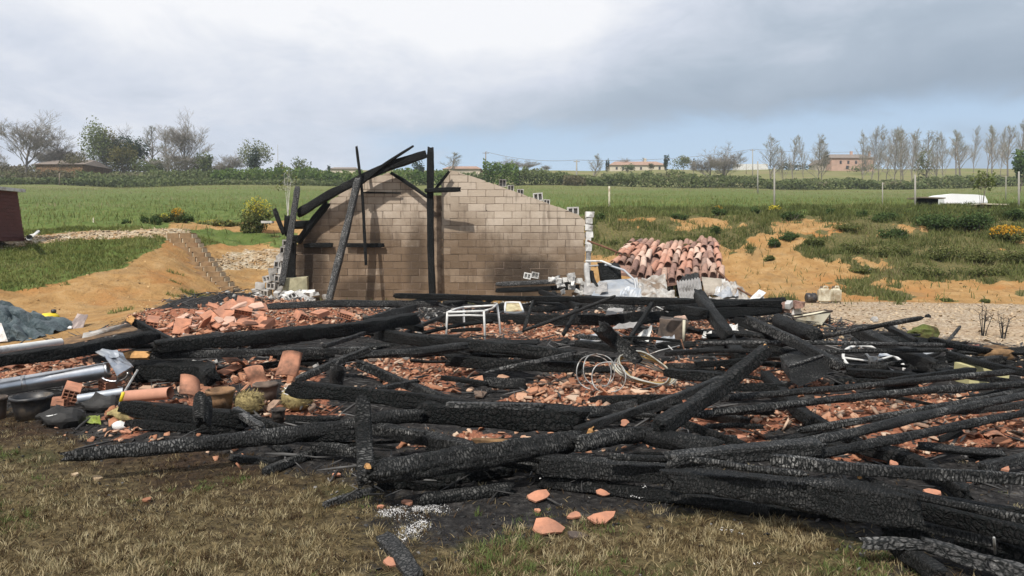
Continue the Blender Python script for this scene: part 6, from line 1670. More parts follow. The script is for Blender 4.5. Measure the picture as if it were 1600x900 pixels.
# litter at the right edge
crumple('red_board', (ati(1478, 546, 12.6), ati(1530, 548, 12.5), ati(1530, 538, 12.9), ati(1482, 537, 12.9)), 8, 4, simple('dark_red_board', (.16, .06, .045), .8, 0, .3, 5, .3, .005, (.04, .03, .03)), .05, 'dark red board lying on the gravel left of the brown stump', 'board', 61)
MB().tube([ati(1478, 556, 12.0), ati(1488, 548, 12.1), ati(1500, 552, 12.0), ati(1520, 560, 11.8), ati(1532, 562, 11.7)], .02, 6).build('pipe_elbow', M_STEEL, None, True, label='bent grey tube in the litter below the dark red board', cat='tube')
crumple('grey_piece', (ati(1552, 575, 11.3), ati(1574, 576, 11.2), ati(1574, 556, 11.5), ati(1558, 553, 11.5)), 5, 5, M_GREYC, .06, 'brownish grey tile piece by the right edge', 'tile piece', 62)
crumple('grey_piece', (ati(1546, 580, 11.0), ati(1572, 580, 11.0), ati(1560, 567, 11.2), ati(1552, 567, 11.2)), 5, 5, M_SHEET, .06, 'bluish crumpled metal bit by the right edge', 'metal piece', 63)
MB().tube([gp(1555, 865, .15), gp(1553, 840, .32)], .006, 6).build('nail', M_STEEL, None, True, label='thin upright steel rod in the lower right corner', cat='rod')
# ------------------------------------------------------------ foliage materials
def leaf_material(name, cols, trans=.25):
    m, N, b = material(name)
    t = N.attr('tint').outputs['Fac']
    k = N.math('FRACT', N.math('ADD', t, N.math('MULTIPLY', N.rand(), .15)))
    st = [(i / (len(cols) - 1), c) for i, c in enumerate(cols)]
    c = N.ramp(t, st)
    N.put(b.inputs['Base Color'], c); b.inputs['Roughness'].default_value = .75; b.inputs['Specular IOR Level'].default_value = .2
    if trans:
        tr = N.n.new('ShaderNodeBsdfTranslucent'); N.put(tr.inputs[0], c); mx = N.n.new('ShaderNodeMixShader'); mx.inputs[0].default_value = trans
        N.l.new(b.outputs[0], mx.inputs[1]); N.l.new(tr.outputs[0], mx.inputs[2]); N.l.new(mx.outputs[0], N.n['Material Output'].inputs[0])
    return m
M_DRYGRASS = leaf_material('dry_scorched_grass', [(.030, .020, .012), (.08, .05, .026), (.17, .125, .06), (.31, .245, .13), (.50, .42, .26), (.15, .165, .06), (.10, .15, .04)])
M_GRASS = leaf_material('meadow_grass', [(.09, .11, .028), (.145, .163, .044), (.195, .20, .062), (.23, .222, .095), (.30, .255, .145)])
M_WEED = leaf_material('bank_weeds', [(.055, .068, .022), (.10, .12, .036), (.145, .16, .05), (.19, .18, .08), (.26, .21, .11)])
M_BUSH = leaf_material('dark_bush_leaves', [(.03, .055, .018), (.055, .09, .028), (.085, .13, .038), (.12, .16, .055)])

def blades(name, X, Y, hgt, wid, tint, lean, mat, label, rs, parent=None, Zoff=0):
    """two-triangle-pair blades (quad + tip) as one mesh"""
    n = len(X); Z = H(X, Y) - .01 + Zoff; a = rs.rand(n) * 6.283; b_ = rs.rand(n) * 6.283
    wx, wy = np.cos(a) * wid / 2, np.sin(a) * wid / 2
    lx, ly = np.cos(b_) * lean * hgt, np.sin(b_) * lean * hgt
    hz = hgt * np.sqrt(np.maximum(.05, 1 - (lean * .8) ** 2))
    V = np.empty((n, 5, 3))
    V[:, 0] = np.stack([X - wx, Y - wy, Z], -1); V[:, 1] = np.stack([X + wx, Y + wy, Z], -1)
    V[:, 2] = np.stack([X + wx * .8 + lx * .4, Y + wy * .8 + ly * .4, Z + hz * .6], -1); V[:, 3] = np.stack([X - wx * .8 + lx * .4, Y - wy * .8 + ly * .4, Z + hz * .6], -1)
    V[:, 4] = np.stack([X + lx, Y + ly, Z + hz], -1)
    b0 = (np.arange(n) * 5)[:, None]
    F = np.concatenate([b0 + np.array([[0, 1, 2]]), b0 + np.array([[0, 2, 3]]), b0 + np.array([[3, 2, 4]])], 0)
    me = fast_mesh(name, V.reshape(-1, 3), F, mat, False, {'tint': ('FLOAT', np.repeat(np.clip(tint, 0, 1), 5))})
    return tag(link(name, me, parent=parent), label, kind='stuff')
rs = np.random.RandomState(33)
# scorched lawn in front, in tufts; density falls with distance so that it stays dense in view
NT_ = 27000; PER = 20
Yt = 3.3 + 5.0 * rs.rand(NT_) ** 1.3; Xt = rs.uniform(-1, 1, NT_) * (Yt * .76 + .4)
lw = zone('lawn', Xt, Yt); asv = zone('ash', Xt, Yt); sc_ = zone('scorch', Xt, Yt)
pn = fbm(Xt * 1.5, Yt * 1.5, 4, 91); pn2 = fbm(Xt * 4, Yt * 4, 3, 95)
dens = lw * (1 - asv * .98) * np.clip(1.3 - sc_ * 1.0, .10, 1) * np.clip((pn2 - .33) * 4, .12, 1)
keep = rs.rand(NT_) < dens; Xt, Yt, sc_, pn, pn2 = Xt[keep], Yt[keep], sc_[keep], pn[keep], pn2[keep]
nt = len(Xt); k_ = np.repeat(np.arange(nt), PER); n = len(k_)
rad = (.012 + .05 * rs.rand(nt))[k_] * np.sqrt(rs.rand(n)); th = rs.rand(n) * 6.283
X = Xt[k_] + rad * np.cos(th); Y = Yt[k_] + rad * np.sin(th)
hh = ((.022 + .05 * rs.rand(nt) ** 1.6) * (1 - .35 * sc_))[k_] * (.5 + .7 * rs.rand(n))
qx, qy = project(Xt, Yt, Yt * 0)
kind = rs.rand(nt); gr = sstep(pn + (qy - 850) / 1100, .50, .64)
tt = np.where(kind < gr * .5, .86 + .14 * rs.rand(nt), np.where(kind < .62, .42 + .28 * rs.rand(nt), .10 + .25 * rs.rand(nt)))
tt = np.where(sc_ > .55 + .3 * rs.rand(nt), .02 + .22 * rs.rand(nt), tt)
tint = tt[k_] + rs.normal(0, .06, n); print('lawn blades', n)
tint = np.where(tt[k_] < .75, np.clip(tint, 0, .74), np.clip(tint, .8, 1))
blades('scorched_grass', X, Y, hh, .0025 + .0035 * rs.rand(n), tint, .15 + .8 * rs.rand(n), M_DRYGRASS, 'short scorched straw coloured lawn in the foreground', rs)
N0 = 60000
Y = 3.3 + 5.0 * rs.rand(N0) ** 1.3; X = rs.uniform(-1, 1, N0) * (Y * .76 + .4)
keep = rs.rand(N0) < zone('lawn', X, Y) * (1 - .9 * zone('ash', X, Y)) * .8; X, Y = X[keep], Y[keep]; n = len(X)
blades('lawn_thatch', X, Y, .02 + .03 * rs.rand(n), .004 + .004 * rs.rand(n), .05 + .5 * rs.rand(n) ** 1.3 - .3 * zone('scorch', X, Y), .8 + .5 * rs.rand(n), M_DRYGRASS, 'flattened dead grass lying between the tufts of the foreground lawn', rs, Zoff=.012)
# thin burnt grass between beams at right
# left terrace, meadow border, banks
def zone_grass(name, n, xr, yr, dens_fn, h0, h1_, w0, mat, label, tf, seed):
    q = np.random.RandomState(seed); X = q.uniform(*xr, n); Y = q.uniform(*yr, n)
    keep = q.rand(n) < dens_fn(X, Y); X, Y = X[keep], Y[keep]; print(name, len(X))
    k = len(X); hh = h0 + (h1_ - h0) * q.rand(k) ** 1.5
    return blades(name, X, Y, hh, w0 * (.7 + .6 * q.rand(k)), tf(X, Y, q), .2 + q.rand(k) * .6, mat, label, q)
def infr(X, Y): return np.abs(X) < Y * .72 + 1
zone_grass('terrace_grass', 130000, (-18, -6.5), (12, 28), lambda X, Y: (zone('green', X, Y) > .35) * infr(X, Y) * .95, .05, .16, .018, M_GRASS, 'bright green grass on the terrace left of the steps', lambda X, Y, q: .15 + .4 * q.rand(len(X)) + (fbm(X, Y, 3, 5) - .5) * .7, 1)
zone_grass('bank_weeds', 210000, (-7.5, 25), (20, 36), lambda X, Y: np.clip((zone('green', X, Y) - .25) * 1.6, .03, .95) * infr(X, Y) * (fbm(X * 1.5, Y * 1.5, 3, 41) > .40), .06, .32, .022, M_WEED, 'weeds and coarse grass on the sandy bank', lambda X, Y, q: .05 + .55 * q.rand(len(X)) + (fbm(X * .8, Y * .8, 3, 15) - .5) * 1.1, 2)
zone_grass('meadow_grass', 260000, (-90, 95), (27, 135), lambda X, Y: (zone('green', X, Y) > .4) * infr(X, Y) * np.clip(1.3 - Y / 60, .22, 1), .12, .38, .03, M_GRASS, 'tall grass along the near side of the meadow', lambda X, Y, q: .1 + .5 * q.rand(len(X)) + (fbm(X * .3, Y * .3, 3, 25) - .5) * 1.1 + (fbm(X * .06, Y * .12, 3, 29) - .5) * 1.3 + np.minimum((Y - 30) * .006, .35), 3)

# ------------------------------------------------------------ bushes, trees
def leaves_np(C, size, q, flat=.0):
    """C (n,3) centres -> quads as (n*4,3), faces"""
    n = len(C); Rm = rand_rot(n, 1.2, q)
    base = np.array([[-1, -.55, 0], [0, -.8, 0.1], [1, .5, 0], [-.1, .9, .1]]) * .5
    v = np.einsum('nij,vj->nvi', Rm, base) * size[:, None, None] + C[:, None, :]
    F = (np.arange(n) * 4)[:, None] + np.array([[0, 1, 2, 3]])
    return v.reshape(-1, 3), F
def leaf_mesh(name, C, size, tint, mat, q):
    V, F = leaves_np(C, size, q)
    return fast_mesh(name, V, F, mat, False, {'tint': ('FLOAT', np.repeat(np.clip(tint, 0, 1), 4))})
def clump_points(n, W, D, Hh, q, lobes=7, base=0.0):
    """points in a mass of overlapping lobes, mostly near their surface"""
    L = []
    for k in range(lobes):
        L.append((q.uniform(-.32, .32) * W, q.uniform(-.3, .3) * D, base + q.uniform(.3, .72) * (Hh - base), q.uniform(.22, .42)))
    L = np.array(L); w = q.randint(0, lobes, n); d = q.normal(size=(n, 3)); d /= np.linalg.norm(d, axis=1)[:, None]
    r = q.rand(n) ** .4
    P = np.empty((n, 3))
    P[:, 0] = L[w, 0] + d[:, 0] * r * L[w, 3] * W; P[:, 1] = L[w, 1] + d[:, 1] * r * L[w, 3] * D; P[:, 2] = np.maximum(L[w, 2] + d[:, 2] * r * L[w, 3] * Hh * .9, base * .8)
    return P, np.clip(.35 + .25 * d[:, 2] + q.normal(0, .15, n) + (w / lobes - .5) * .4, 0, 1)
def bush(x, ybot, wpx, hpx, Y, label, mat=None, n=1500, cat='bush', name='bush', ls=None, group=None, seed=None, stems=True, dz=0):
    q = np.random.RandomState(seed or int(x * 7 + ybot))
    p = atd(x, ybot, Y); g = h1(p.x, p.y); p.z = g - .05 + dz; s_ = Y / 1200; W, Hh = wpx * s_, hpx * s_
    t = empty(name, p, label, cat, group)
    P, tn = clump_points(n, W, W * .7, Hh, q, lobes=max(5, int(wpx / 5)))
    sp = q.rand(n) < .16; P[sp, 2] = P[sp, 2] * (1 + .45 * q.rand(sp.sum())) ; P[sp, :2] *= 1.15
    P[:, 2] = np.maximum(P[:, 2], .02)
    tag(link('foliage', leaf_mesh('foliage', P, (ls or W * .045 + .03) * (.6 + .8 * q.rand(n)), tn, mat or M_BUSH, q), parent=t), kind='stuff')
    if stems:
        mb = MB()
        for k in range(6): a = q.rand() * 6.28; mb.tube([(0, 0, 0), (W * .12 * math.cos(a), W * .12 * math.sin(a), Hh * .35), (W * .25 * math.cos(a), W * .25 * math.sin(a), Hh * .7)], [.02, .015, .006], 4)
        mb.build('stem', M_BARK, t) if False else link('stem', mesh_from('stem', mb.v, mb.f, M_BARK), parent=t)
    return t
M_BARK = simple('grey_bark', (.17, .15, .13), .95, 0, .3, 2, .4, .02)
M_BARKD = simple('dark_bark', (.09, .075, .06), .95, 0, .3, 2, .4, .02)

def bare_tree(seed, Hh, spread, trunk_h=.25, levels=4, lean=0, upright=.5, dens=1.0, tr=None, tf=.58, nb0=7, rmin=.016):
    """returns trunk MB and twig MB (local, base at origin)"""
    q = random.Random(seed); T = MB(); W = MB(); cnt = [0]
    todo = []
    def grow(p, d, L, r, lev):
        cnt[0] += 1
        if cnt[0] > 1700 * dens: return
        r = max(r, rmin)
        n = 6 if lev == 0 else (3 if lev < 2 else 2); pts = [p]; dd = d.copy(); rr = [r]
        for i in range(n):
            dd = (dd + Vector((q.gauss(0, .15 if lev else .05), q.gauss(0, .15 if lev else .05), q.gauss(.05, .08)))).normalized()
            pts.append(pts[-1] + dd * L / n); rr.append(max(rmin * .7, r * (1 - (.5 if lev or tf < .8 else .85) * (i + 1) / n)))
        (T if lev < 1 else W).tube(pts, rr, 5 if lev < 1 else 3, cap=False)
        if lev >= levels: return
        nb = q.choice([3, 4, 4]) if lev else nb0
        for k in range(nb):
            tt = q.uniform(.35, 1.0) if lev else trunk_h + (1 - trunk_h) * (k + q.random()) / nb; i = min(n - 1, int(tt * n)); base = pts[i].lerp(pts[i + 1], tt * n - i)
            a = q.uniform(0, 6.28); side_ = Vector((math.cos(a), math.sin(a), 0)); sp = spread * q.uniform(.6, 1.2)
            nd = (dd * upright + side_ * sp + Vector((0, 0, .28))).normalized()
            todo.append((base, nd, L * q.uniform(.5, .72) * (1.0 if lev else ((1.15 - .55 * tt) if tf < .8 else .42 * (1.25 - .95 * tt))), r * q.uniform(.42, .6) * (1.15 - .4 * tt), lev + 1))
        if lev or tf < .8: todo.append((pts[-1], dd, L * .6, rr[-1], lev + 1))
    r0 = tr or Hh * .017
    todo.append((Vector((0, 0, -.3)), Vector((lean, 0, 1)).normalized(), Hh * tf, r0, 0)); k_ = 0
    while k_ < len(todo): grow(*todo[k_]); k_ += 1      # breadth first, so that the limit thins the twigs and not the limbs
    return T, W
M_TWIG = simple('grey_twigs', (.27, .245, .215), .95, 0, .2, .5, .2, .02)
M_BUDS = leaf_material('pale_spring_leaves', [(.10, .12, .05), (.17, .19, .085), (.24, .25, .13)], .3)
M_LEAFG = leaf_material('spring_green_leaves', [(.09, .12, .04), (.14, .175, .055), (.19, .22, .075), (.25, .26, .11)], .3)
M_OLIVE = leaf_material('olive_brown_leaves', [(.06, .07, .02), (.12, .11, .035), (.17, .15, .05), (.20, .19, .08)], .3)
M_EVER = leaf_material('evergreen_needles', [(.012, .028, .012), (.025, .045, .018), (.04, .065, .025)], .1)
M_HEDGE = leaf_material('hedge_leaves', [(.06, .075, .032), (.095, .118, .045), (.13, .165, .06), (.175, .20, .082), (.22, .19, .13)], .25)
M_HEDGEL = leaf_material('bright_hedge_leaves', [(.045, .08, .018), (.08, .13, .03), (.12, .18, .04), (.16, .21, .06)], .3)
M_HEDGEB = leaf_material('bramble_leaves', [(.07, .068, .035), (.12, .11, .055), (.16, .14, .08), (.11, .14, .05)], .25)
_tree_lib = {}
def tree_variant(kind, k):
    key = (kind, k)
    if key in _tree_lib: return _tree_lib[key]
    q = np.random.RandomState(100 + k)
    if kind == 'broad': T, W = bare_tree(200 + k, 10, .8, .3, 5, upright=.65, dens=2.8, nb0=11)
    elif kind == 'tall': T, W = bare_tree(300 + k, 10, .8, .22, 3, upright=.6, dens=.9, tf=.85, nb0=16)
    else: T, W = bare_tree(400 + k, 10, .8, .16, 3, upright=.6, dens=.9, tr=.11, tf=.9, nb0=26, rmin=.015)
    V = np.array(W.v); sel = V[q.randint(0, len(V), 900)] + q.normal(0, .12, (900, 3))
    tm = mesh_from('trunk', T.v, T.f, M_BARK, True)
    Vl, Fl = leaves_np(sel, .06 + .07 * q.rand(900), q)
    # twigs and buds in one crown mesh
    nf = len(W.f); vv = W.v + [tuple(v) for v in Vl]; ff = W.f + [tuple(int(i) + len(W.v) for i in f) for f in Fl]
    cm = mesh_from('crown', vv, ff, [M_TWIG, M_BUDS], False, [0] * nf + [1] * len(Fl))
    a = cm.attributes.new('tint', 'FLOAT', 'POINT'); a.data.foreach_set('value', q.rand(len(vv)).astype(np.float32))
    _tree_lib[key] = (tm, cm, max(v[2] for v in W.v), np.percentile(np.abs(V[:, 0]), 96)); return _tree_lib[key]
def tree(x, ybase, ytop, wpx, Y, kind, k, label, group=None, ivy=None):
    p = atd(x, ybase, Y); g = h1(p.x, p.y); top = atd(x, ytop, Y).z
    tm, cm, hz, hw = tree_variant(kind, k)
    z0 = min(g, p.z); s = (top - z0) / hz; sx = (wpx / 1200 * Y / 2) / hw
    t = empty('tree', (p.x, p.y, z0), label, 'tree', group); t.rotation_euler = (0, 0, rnd.choice([0, 3.14]) + rnd.uniform(-.3, .3)); t.scale = (sx, sx, s)
    link('trunk', tm, parent=t); link('crown', cm, parent=t); return t
def leafy(x, ybase, ytop, wpx, Y, mat, label, n=2600, base=.22, name='tree', cat='tree', ls=.34, lobes=12, bark=None, group=None, gap=1.0):
    p = atd(x, ybase, Y); g = h1(p.x, p.y); top = atd(x, ytop, Y).z; z0 = min(g, p.z); Hh = top - z0; W = wpx / 1200 * Y
    q = np.random.RandomState(int(x * 3 + ytop)); t = empty(name, (p.x, p.y, z0), label, cat, group)
    P, tn = clump_points(n, W, W * .8, Hh, q, lobes, base * Hh)
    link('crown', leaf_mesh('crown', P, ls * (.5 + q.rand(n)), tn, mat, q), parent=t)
    T, _ = bare_tree(int(x), Hh, .6, .25, 1, dens=.1); 
    T2, W2 = bare_tree(int(x), Hh * .8, .6, .25, 2, dens=.1)
    link('trunk', mesh_from('trunk', T2.v + W2.v, T2.f + [tuple(i + len(T2.v) for i in f) for f in W2.f], bark or M_BARKD), parent=t)
    return t
# left group of trees beyond the hedge
tree(40, 264, 163, 84, 172, 'broad', 0, 'large bare spreading tree standing alone at the far left')
tree(-4, 268, 226, 30, 175, 'broad', 1, 'low bare tree cut by the left edge of the picture')
tree(103, 262, 208, 62, 180, 'broad', 2, 'rounded bare tree above the brown barn')
tree(88, 262, 214, 50, 184, 'broad', 3, 'bare tree close behind the brown barn roof')
leafy(152, 264, 189, 44, 178, M_LEAFG, 'tall tree in fresh yellow green leaf right of the brown barn')
leafy(168, 264, 200, 38, 182, M_OLIVE, 'olive green tree overlapping the fresh green one')
tree(193, 262, 190, 52, 186, 'broad', 1, 'pale budding tree rising behind the dark pine')
leafy(208, 264, 219, 50, 176, M_EVER, 'dark flat topped pine among the bare trees', base=.5, lobes=9)
leafy(196, 266, 226, 44, 172, M_OLIVE, 'brownish green low tree in front of the dark pine')
leafy(112, 266, 236, 40, 170, M_HEDGEB, 'brownish thicket at the foot of the rounded bare tree', n=1500)
tree(237, 262, 196, 40, 184, 'tall', 0, 'slim bare tree between the dark pine and the tall bare tree')
tree(262, 262, 206, 36, 180, 'tall', 1, 'leaning bare tree just left of the tall bare tree')
tree(290, 262, 166, 66, 176, 'broad', 4, 'tallest bare tree of the left group')
tree(283, 264, 222, 70, 172, 'broad', 2, 'dense low bare thicket under the tallest bare tree')
tree(308, 264, 226, 52, 178, 'broad', 5, 'grey bare thicket right of the tallest bare tree')
leafy(318, 266, 238, 30, 170, M_HEDGE, 'small green tree right of the tallest bare tree', n=900)
leafy(236, 268, 246, 46, 168, M_HEDGE, 'green shrubbery below the slim bare tree', n=1200)
tree(362, 264, 232, 34, 178, 'broad', 0, 'small bare tree left of the ivy covered one')
leafy(399, 264, 217, 48, 176, M_BUDS, 'pale leafed tree with ivy in its middle', n=1500, lobes=9)
leafy(398, 264, 230, 22, 174, M_EVER, 'dark ivy covered trunk within the pale leafed tree', n=900, lobes=5)
tree(345, 266, 240, 28, 176, 'broad', 3, 'tiny bare tree between the two groups at left')
leafy(470, 266, 243, 26, 172, M_HEDGE, 'small loose green tree above the bright hedge', n=500, lobes=6)
leafy(437, 266, 252, 22, 172, M_HEDGE, 'little round tree above the bright hedge', n=400, lobes=5)
leafy(655, 266, 247, 18, 190, M_EVER, 'dark conifer seen between rafter and upright post', n=700, lobes=5, base=.05)
leafy(512, 264, 256, 8, 200, M_EVER, 'tiny dark conifer beside the small far roof', n=200, lobes=3, base=.05, ls=.25)
tree(709, 264, 237, 28, 200, 'tall', 2, 'faint bare tree above the right gable tip')
tree(796, 264, 243, 40, 230, 'broad', 1, 'low bare tree left of the lone pole on the ridge')
tree(824, 264, 247, 34, 230, 'broad', 4, 'second low bare tree left of the lone pole on the ridge')
tree(851, 264, 256, 18, 232, 'broad', 0, 'smallest bare tree on the ridge right of the gable')
tree(925, 288, 239, 34, 170, 'tall', 3, 'slim bare tree left of the white farmhouse')
tree(974, 262, 243, 22, 262, 'broad', 2, 'faint bare tree behind the left end of the farmhouse')
tree(1006, 262, 246, 14, 262, 'tall', 0, 'thin bare tree behind the middle of the farmhouse')
leafy(949, 266, 246, 4.5, 240, M_EVER, 'narrow cypress at the left end of the farmhouse', n=350, lobes=4, base=.02, ls=.3, name='cypress')
leafy(1041.5, 266, 241, 7.5, 235, M_EVER, 'tall dark cypress at the right end of the farmhouse', n=600, lobes=6, base=.02, ls=.35, name='cypress')
leafy(1067, 268, 242, 32, 230, M_BUDS, 'pale rounded tree right of the tall dark cypress', n=900, lobes=8)
leafy(1084, 268, 247, 8, 228, M_EVER, 'small dark tree right of the pale rounded one', n=200, lobes=4)
tree(1108, 292, 224, 52, 152, 'broad', 5, 'broad budding bare tree in the middle of the right hand hedge')
tree(1130, 292, 220, 56, 156, 'broad', 3, 'larger half of the broad budding pair in the right hand hedge')
leafy(980, 272, 256, 20, 225, M_HEDGE, 'green bush in front of the farmhouse', n=500, name='bush', cat='bush', lobes=5)
leafy(1017, 266, 254, 12, 235, M_HEDGEB, 'brown bush before the right end of the farmhouse', n=250, name='bush', cat='bush', lobes=4)
for i, (x, yb, yt, w) in enumerate([(1204, 288, 208, 30), (1224, 290, 226, 20), (1238, 288, 210, 22), (1255, 288, 209, 18), (1278, 290, 208, 26), (1284, 276, 214, 22)]):
    tree(x, yb, yt, w, 158 + i * 3, 'poplar', i % 5, ['leftmost poplar like bare tree of the loose row', 'short bare tree second in the loose row', 'bare tree third in the loose row left of the pink house', 'slim bare tree fourth in the loose row left of the pink house', 'bare tree fifth in the loose row, close to the conifer', 'bare tree ending the loose row by the conifer'][i])
leafy(1290, 262, 231, 9, 245, M_EVER, 'dark pointed conifer at the left end of the pink house', n=500, lobes=5, base=.02)
leafy(1238, 268, 254, 60, 235, M_EVER, 'dark round shrubs left of the pink house', n=900, lobes=8, name='bush', cat='bush')
leafy(1346, 266, 256, 44, 228, M_HEDGE, 'dark shrubs below the pink house', n=600, lobes=6, name='bush', cat='bush')
ORD = ['first', 'second', 'third', 'fourth', 'fifth', 'sixth', 'seventh', 'eighth', 'ninth', 'tenth', 'eleventh', 'twelfth']
xs_ = [1347, 1361, 1372, 1385, 1397, 1408, 1412, 1424, 1436, 1448, 1462, 1474]
tps = [205, 197, 204, 200, 206, 198, 204, 203, 208, 206, 212, 206]
for i, (x, yt) in enumerate(zip(xs_, tps)):
    tree(x + rnd.uniform(-1, 1), 284 - (i % 3) * 3, yt - 3, 22 + (i * 7) % 11, 160 + (i * 7) % 23, 'poplar', i % 5, ORD[i] + ' tall bare poplar from the left in the dense row right of the pink house', 'bare poplars of the dense row right of the pink house')
leafy(1446, 284, 232, 34, 165, M_BUDS, 'pale green budding tree at the right end of the dense row', n=500, lobes=8)
for i, (x, yt, w) in enumerate([(1494, 201, 28), (1501, 204, 30), (1521, 195, 17), (1542, 196, 24), (1550, 194, 26), (1563, 196, 18), (1575, 194, 24), (1592, 186, 26), (1606, 184, 30)]):
    tree(x, 270, yt, w, 200 + (i * 5) % 17, 'tall' if w > 22 else 'poplar', i % 4, ORD[i] + ' bare tree from the left in the open row on the right hand ridge', 'bare trees of the open row on the right hand ridge')
leafy(1594, 290, 236, 26, 120, M_HEDGEL, 'dense bright green tree at the right edge on the hill', n=900, lobes=7)

# hedges across the far side of the meadow, in stretches
def hedge(x0, x1, ybot, ytops, Y, mat, label, per=26, ls=.36, seed=1, cat='hedge', name='hedge'):
    q = np.random.RandomState(seed); a, b_ = atd(x0, ybot, Y), atd(x1, ybot, Y); n = int((x1 - x0) * per)
    u = q.rand(n); X = a.x + (b_.x - a.x) * u; px_ = x0 + (x1 - x0) * u
    top = np.interp(px_, [t[0] for t in ytops], [t[1] for t in ytops])
    Dp = 5.0; yy = q.uniform(-.5, .5, n) * Dp; Yv = Y + yy
    zg = H(X, Yv); ztop = CAM_H + (450 - top) / 1200 * Y * 1.0 - math.tan(R(PITCH)) * Y
    ztop = np.array([atd(xx, tt, Y).z for xx, tt in zip(px_[:1], top[:1])])[0] + (top[0] - top) / 1200 * Y
    hh = np.maximum(ztop - zg, .4) * (.62 + .5 * fbm(px_ * .09 + seed, px_ * .02, 4, seed + 50)) * (1 - .35 * (2 * yy / Dp) ** 2)
    Z = zg + hh * q.rand(n) ** .62
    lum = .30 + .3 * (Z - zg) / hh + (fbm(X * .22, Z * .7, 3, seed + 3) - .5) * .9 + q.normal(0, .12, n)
    t = empty(name, (a.x / 2 + b_.x / 2, Y, h1((a.x + b_.x) / 2, Y)), label, cat)
    P = np.stack([X, Yv, Z], -1) - np.array(t.location)
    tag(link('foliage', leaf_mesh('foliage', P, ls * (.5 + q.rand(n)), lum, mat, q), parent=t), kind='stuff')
    return t
hedge(-80, 130, 289, [(-80, 262), (60, 264), (130, 268)], 150, M_HEDGEB, 'brownish bramble hedge before the barn at the far left', seed=1)
hedge(120, 340, 289, [(120, 262), (200, 268), (260, 262), (340, 262)], 151, M_HEDGE, 'dark green hedge under the tall bare trees at left', seed=2)
hedge(-80, 345, 290, [(-80, 277), (345, 276)], 147, M_HEDGE, 'low dark strip of scrub along the left edge of the meadow', seed=3, per=18)
hedge(335, 530, 290, [(335, 264), (400, 257), (460, 256), (530, 264)], 149, M_HEDGEL, 'bright green hedge behind the yellow flowering plant', seed=4, per=34)
hedge(330, 540, 291, [(330, 280), (540, 279)], 146, M_HEDGE, 'dark lower fringe of the bright green hedge', seed=5, per=16)
hedge(525, 700, 289, [(525, 262), (600, 261), (700, 264)], 150, M_HEDGEL, 'green hedge seen through the burnt rafters', seed=6, per=30)
hedge(695, 765, 290, [(695, 264), (765, 270)], 150, M_HEDGE, 'dull green hedge above the right gable tip', seed=7)
hedge(755, 810, 291, [(755, 250), (770, 246), (800, 252), (812, 258)], 148, M_HEDGEL, 'tall bright bushes right of the gable tip', seed=8, per=40, cat='bushes', name='bushes')
hedge(805, 945, 292, [(805, 258), (850, 262), (900, 272), (945, 270)], 150, M_HEDGE, 'green hedge behind the lone pole right of the gable', seed=9, per=32)
hedge(880, 915, 293, [(880, 274), (900, 272), (915, 276)], 147, M_HEDGEB, 'pale brown bramble clump at the foot of the lone pole', seed=10, per=26, cat='brambles', name='brambles')
hedge(940, 1090, 293, [(940, 268), (1010, 266), (1050, 262), (1090, 272)], 151, M_HEDGE, 'green hedge below the white farmhouse', seed=11, per=30)
hedge(1085, 1210, 296, [(1085, 272), (1140, 268), (1210, 276)], 152, M_HEDGE, 'hedge at the foot of the broad budding trees', seed=12, per=24)
hedge(1200, 1440, 300, [(1200, 279), (1300, 276), (1400, 280), (1440, 284)], 150, M_HEDGE, 'dark hedge below the loose and dense rows of bare trees', seed=13, per=30)
hedge(1430, 1640, 291, [(1430, 276), (1500, 273), (1640, 272)], 154, M_HEDGE, 'hedge in front of the hill at the far right', seed=14, per=28)
hedge(-80, 360, 266, [(-80, 252), (100, 256), (230, 250), (360, 254)], 186, M_HEDGEB, 'far thicket of brown scrub between the trees at left', seed=15, per=22)
# bushes and flowers along the top of the bank
M_YFLOWER = leaf_material('yellow_rape_flowers', [(.45, .38, .03), (.60, .50, .04), (.7, .6, .08)], .3)
M_OFLOWER = leaf_material('orange_flowers', [(.5, .24, .02), (.62, .33, .03), (.65, .42, .05)], .3)
def flowering(x, ybot, wpx, hpx, Y, label, fm, nf=500, leafm=None, frac=.45):
    t = bush(x, ybot, wpx, hpx * (1 - frac * .3), Y, label, leafm or M_WEED, n=1400, cat='flowering plant', name='flowering_plant')
    q = np.random.RandomState(int(x)); W, Hh = wpx * Y / 1200, hpx * Y / 1200
    th = q.rand(nf) * 6.28; rr = q.rand(nf) ** .6 * W * .5; P = np.stack([rr * np.cos(th), rr * np.sin(th) * .7, Hh * (1 - frac * q.rand(nf) ** 1.0 * (1 + 0 * th)) * (1 - .25 * (rr / (W * .5)) ** 2)], -1)
    tag(link('flowers', leaf_mesh('flowers', P, .035 + .03 * q.rand(nf), q.rand(nf), fm, q), parent=t), kind='stuff')
    mb = MB()
    for k in range(40): mb.tube([(P[k, 0] * .3, P[k, 1] * .3, 0), (P[k, 0] * .8, P[k, 1] * .8, P[k, 2] * .7), tuple(P[k])], [.012, .008, .004], 3)
    tag(link('stalks', mesh_from('stalks', mb.v, mb.f, M_LEAFG), parent=t), kind='stuff')
    return t
flowering(402, 346, 46, 60, 31, 'tall yellow flowering rape plant left of the ruin', M_YFLOWER, 420)
flowering(278, 350, 22, 26, 31, 'orange yellow flowers on the border of the meadow at left', M_OFLOWER, 260)
flowering(259, 350, 26, 16, 31.5, 'low yellow green flowers left of the orange ones', M_YFLOWER, 120)
flowering(335, 352, 70, 12, 32, 'low strip of yellow green weeds right of the orange flowers', M_YFLOWER, 90)
flowering(1210, 336, 22, 14, 32, 'small yellow flowers at the foot of the tall pole', M_YFLOWER, 160)
flowering(1120, 338, 20, 14, 32, 'small orange blossoms in the middle of the bank top', M_OFLOWER, 60)
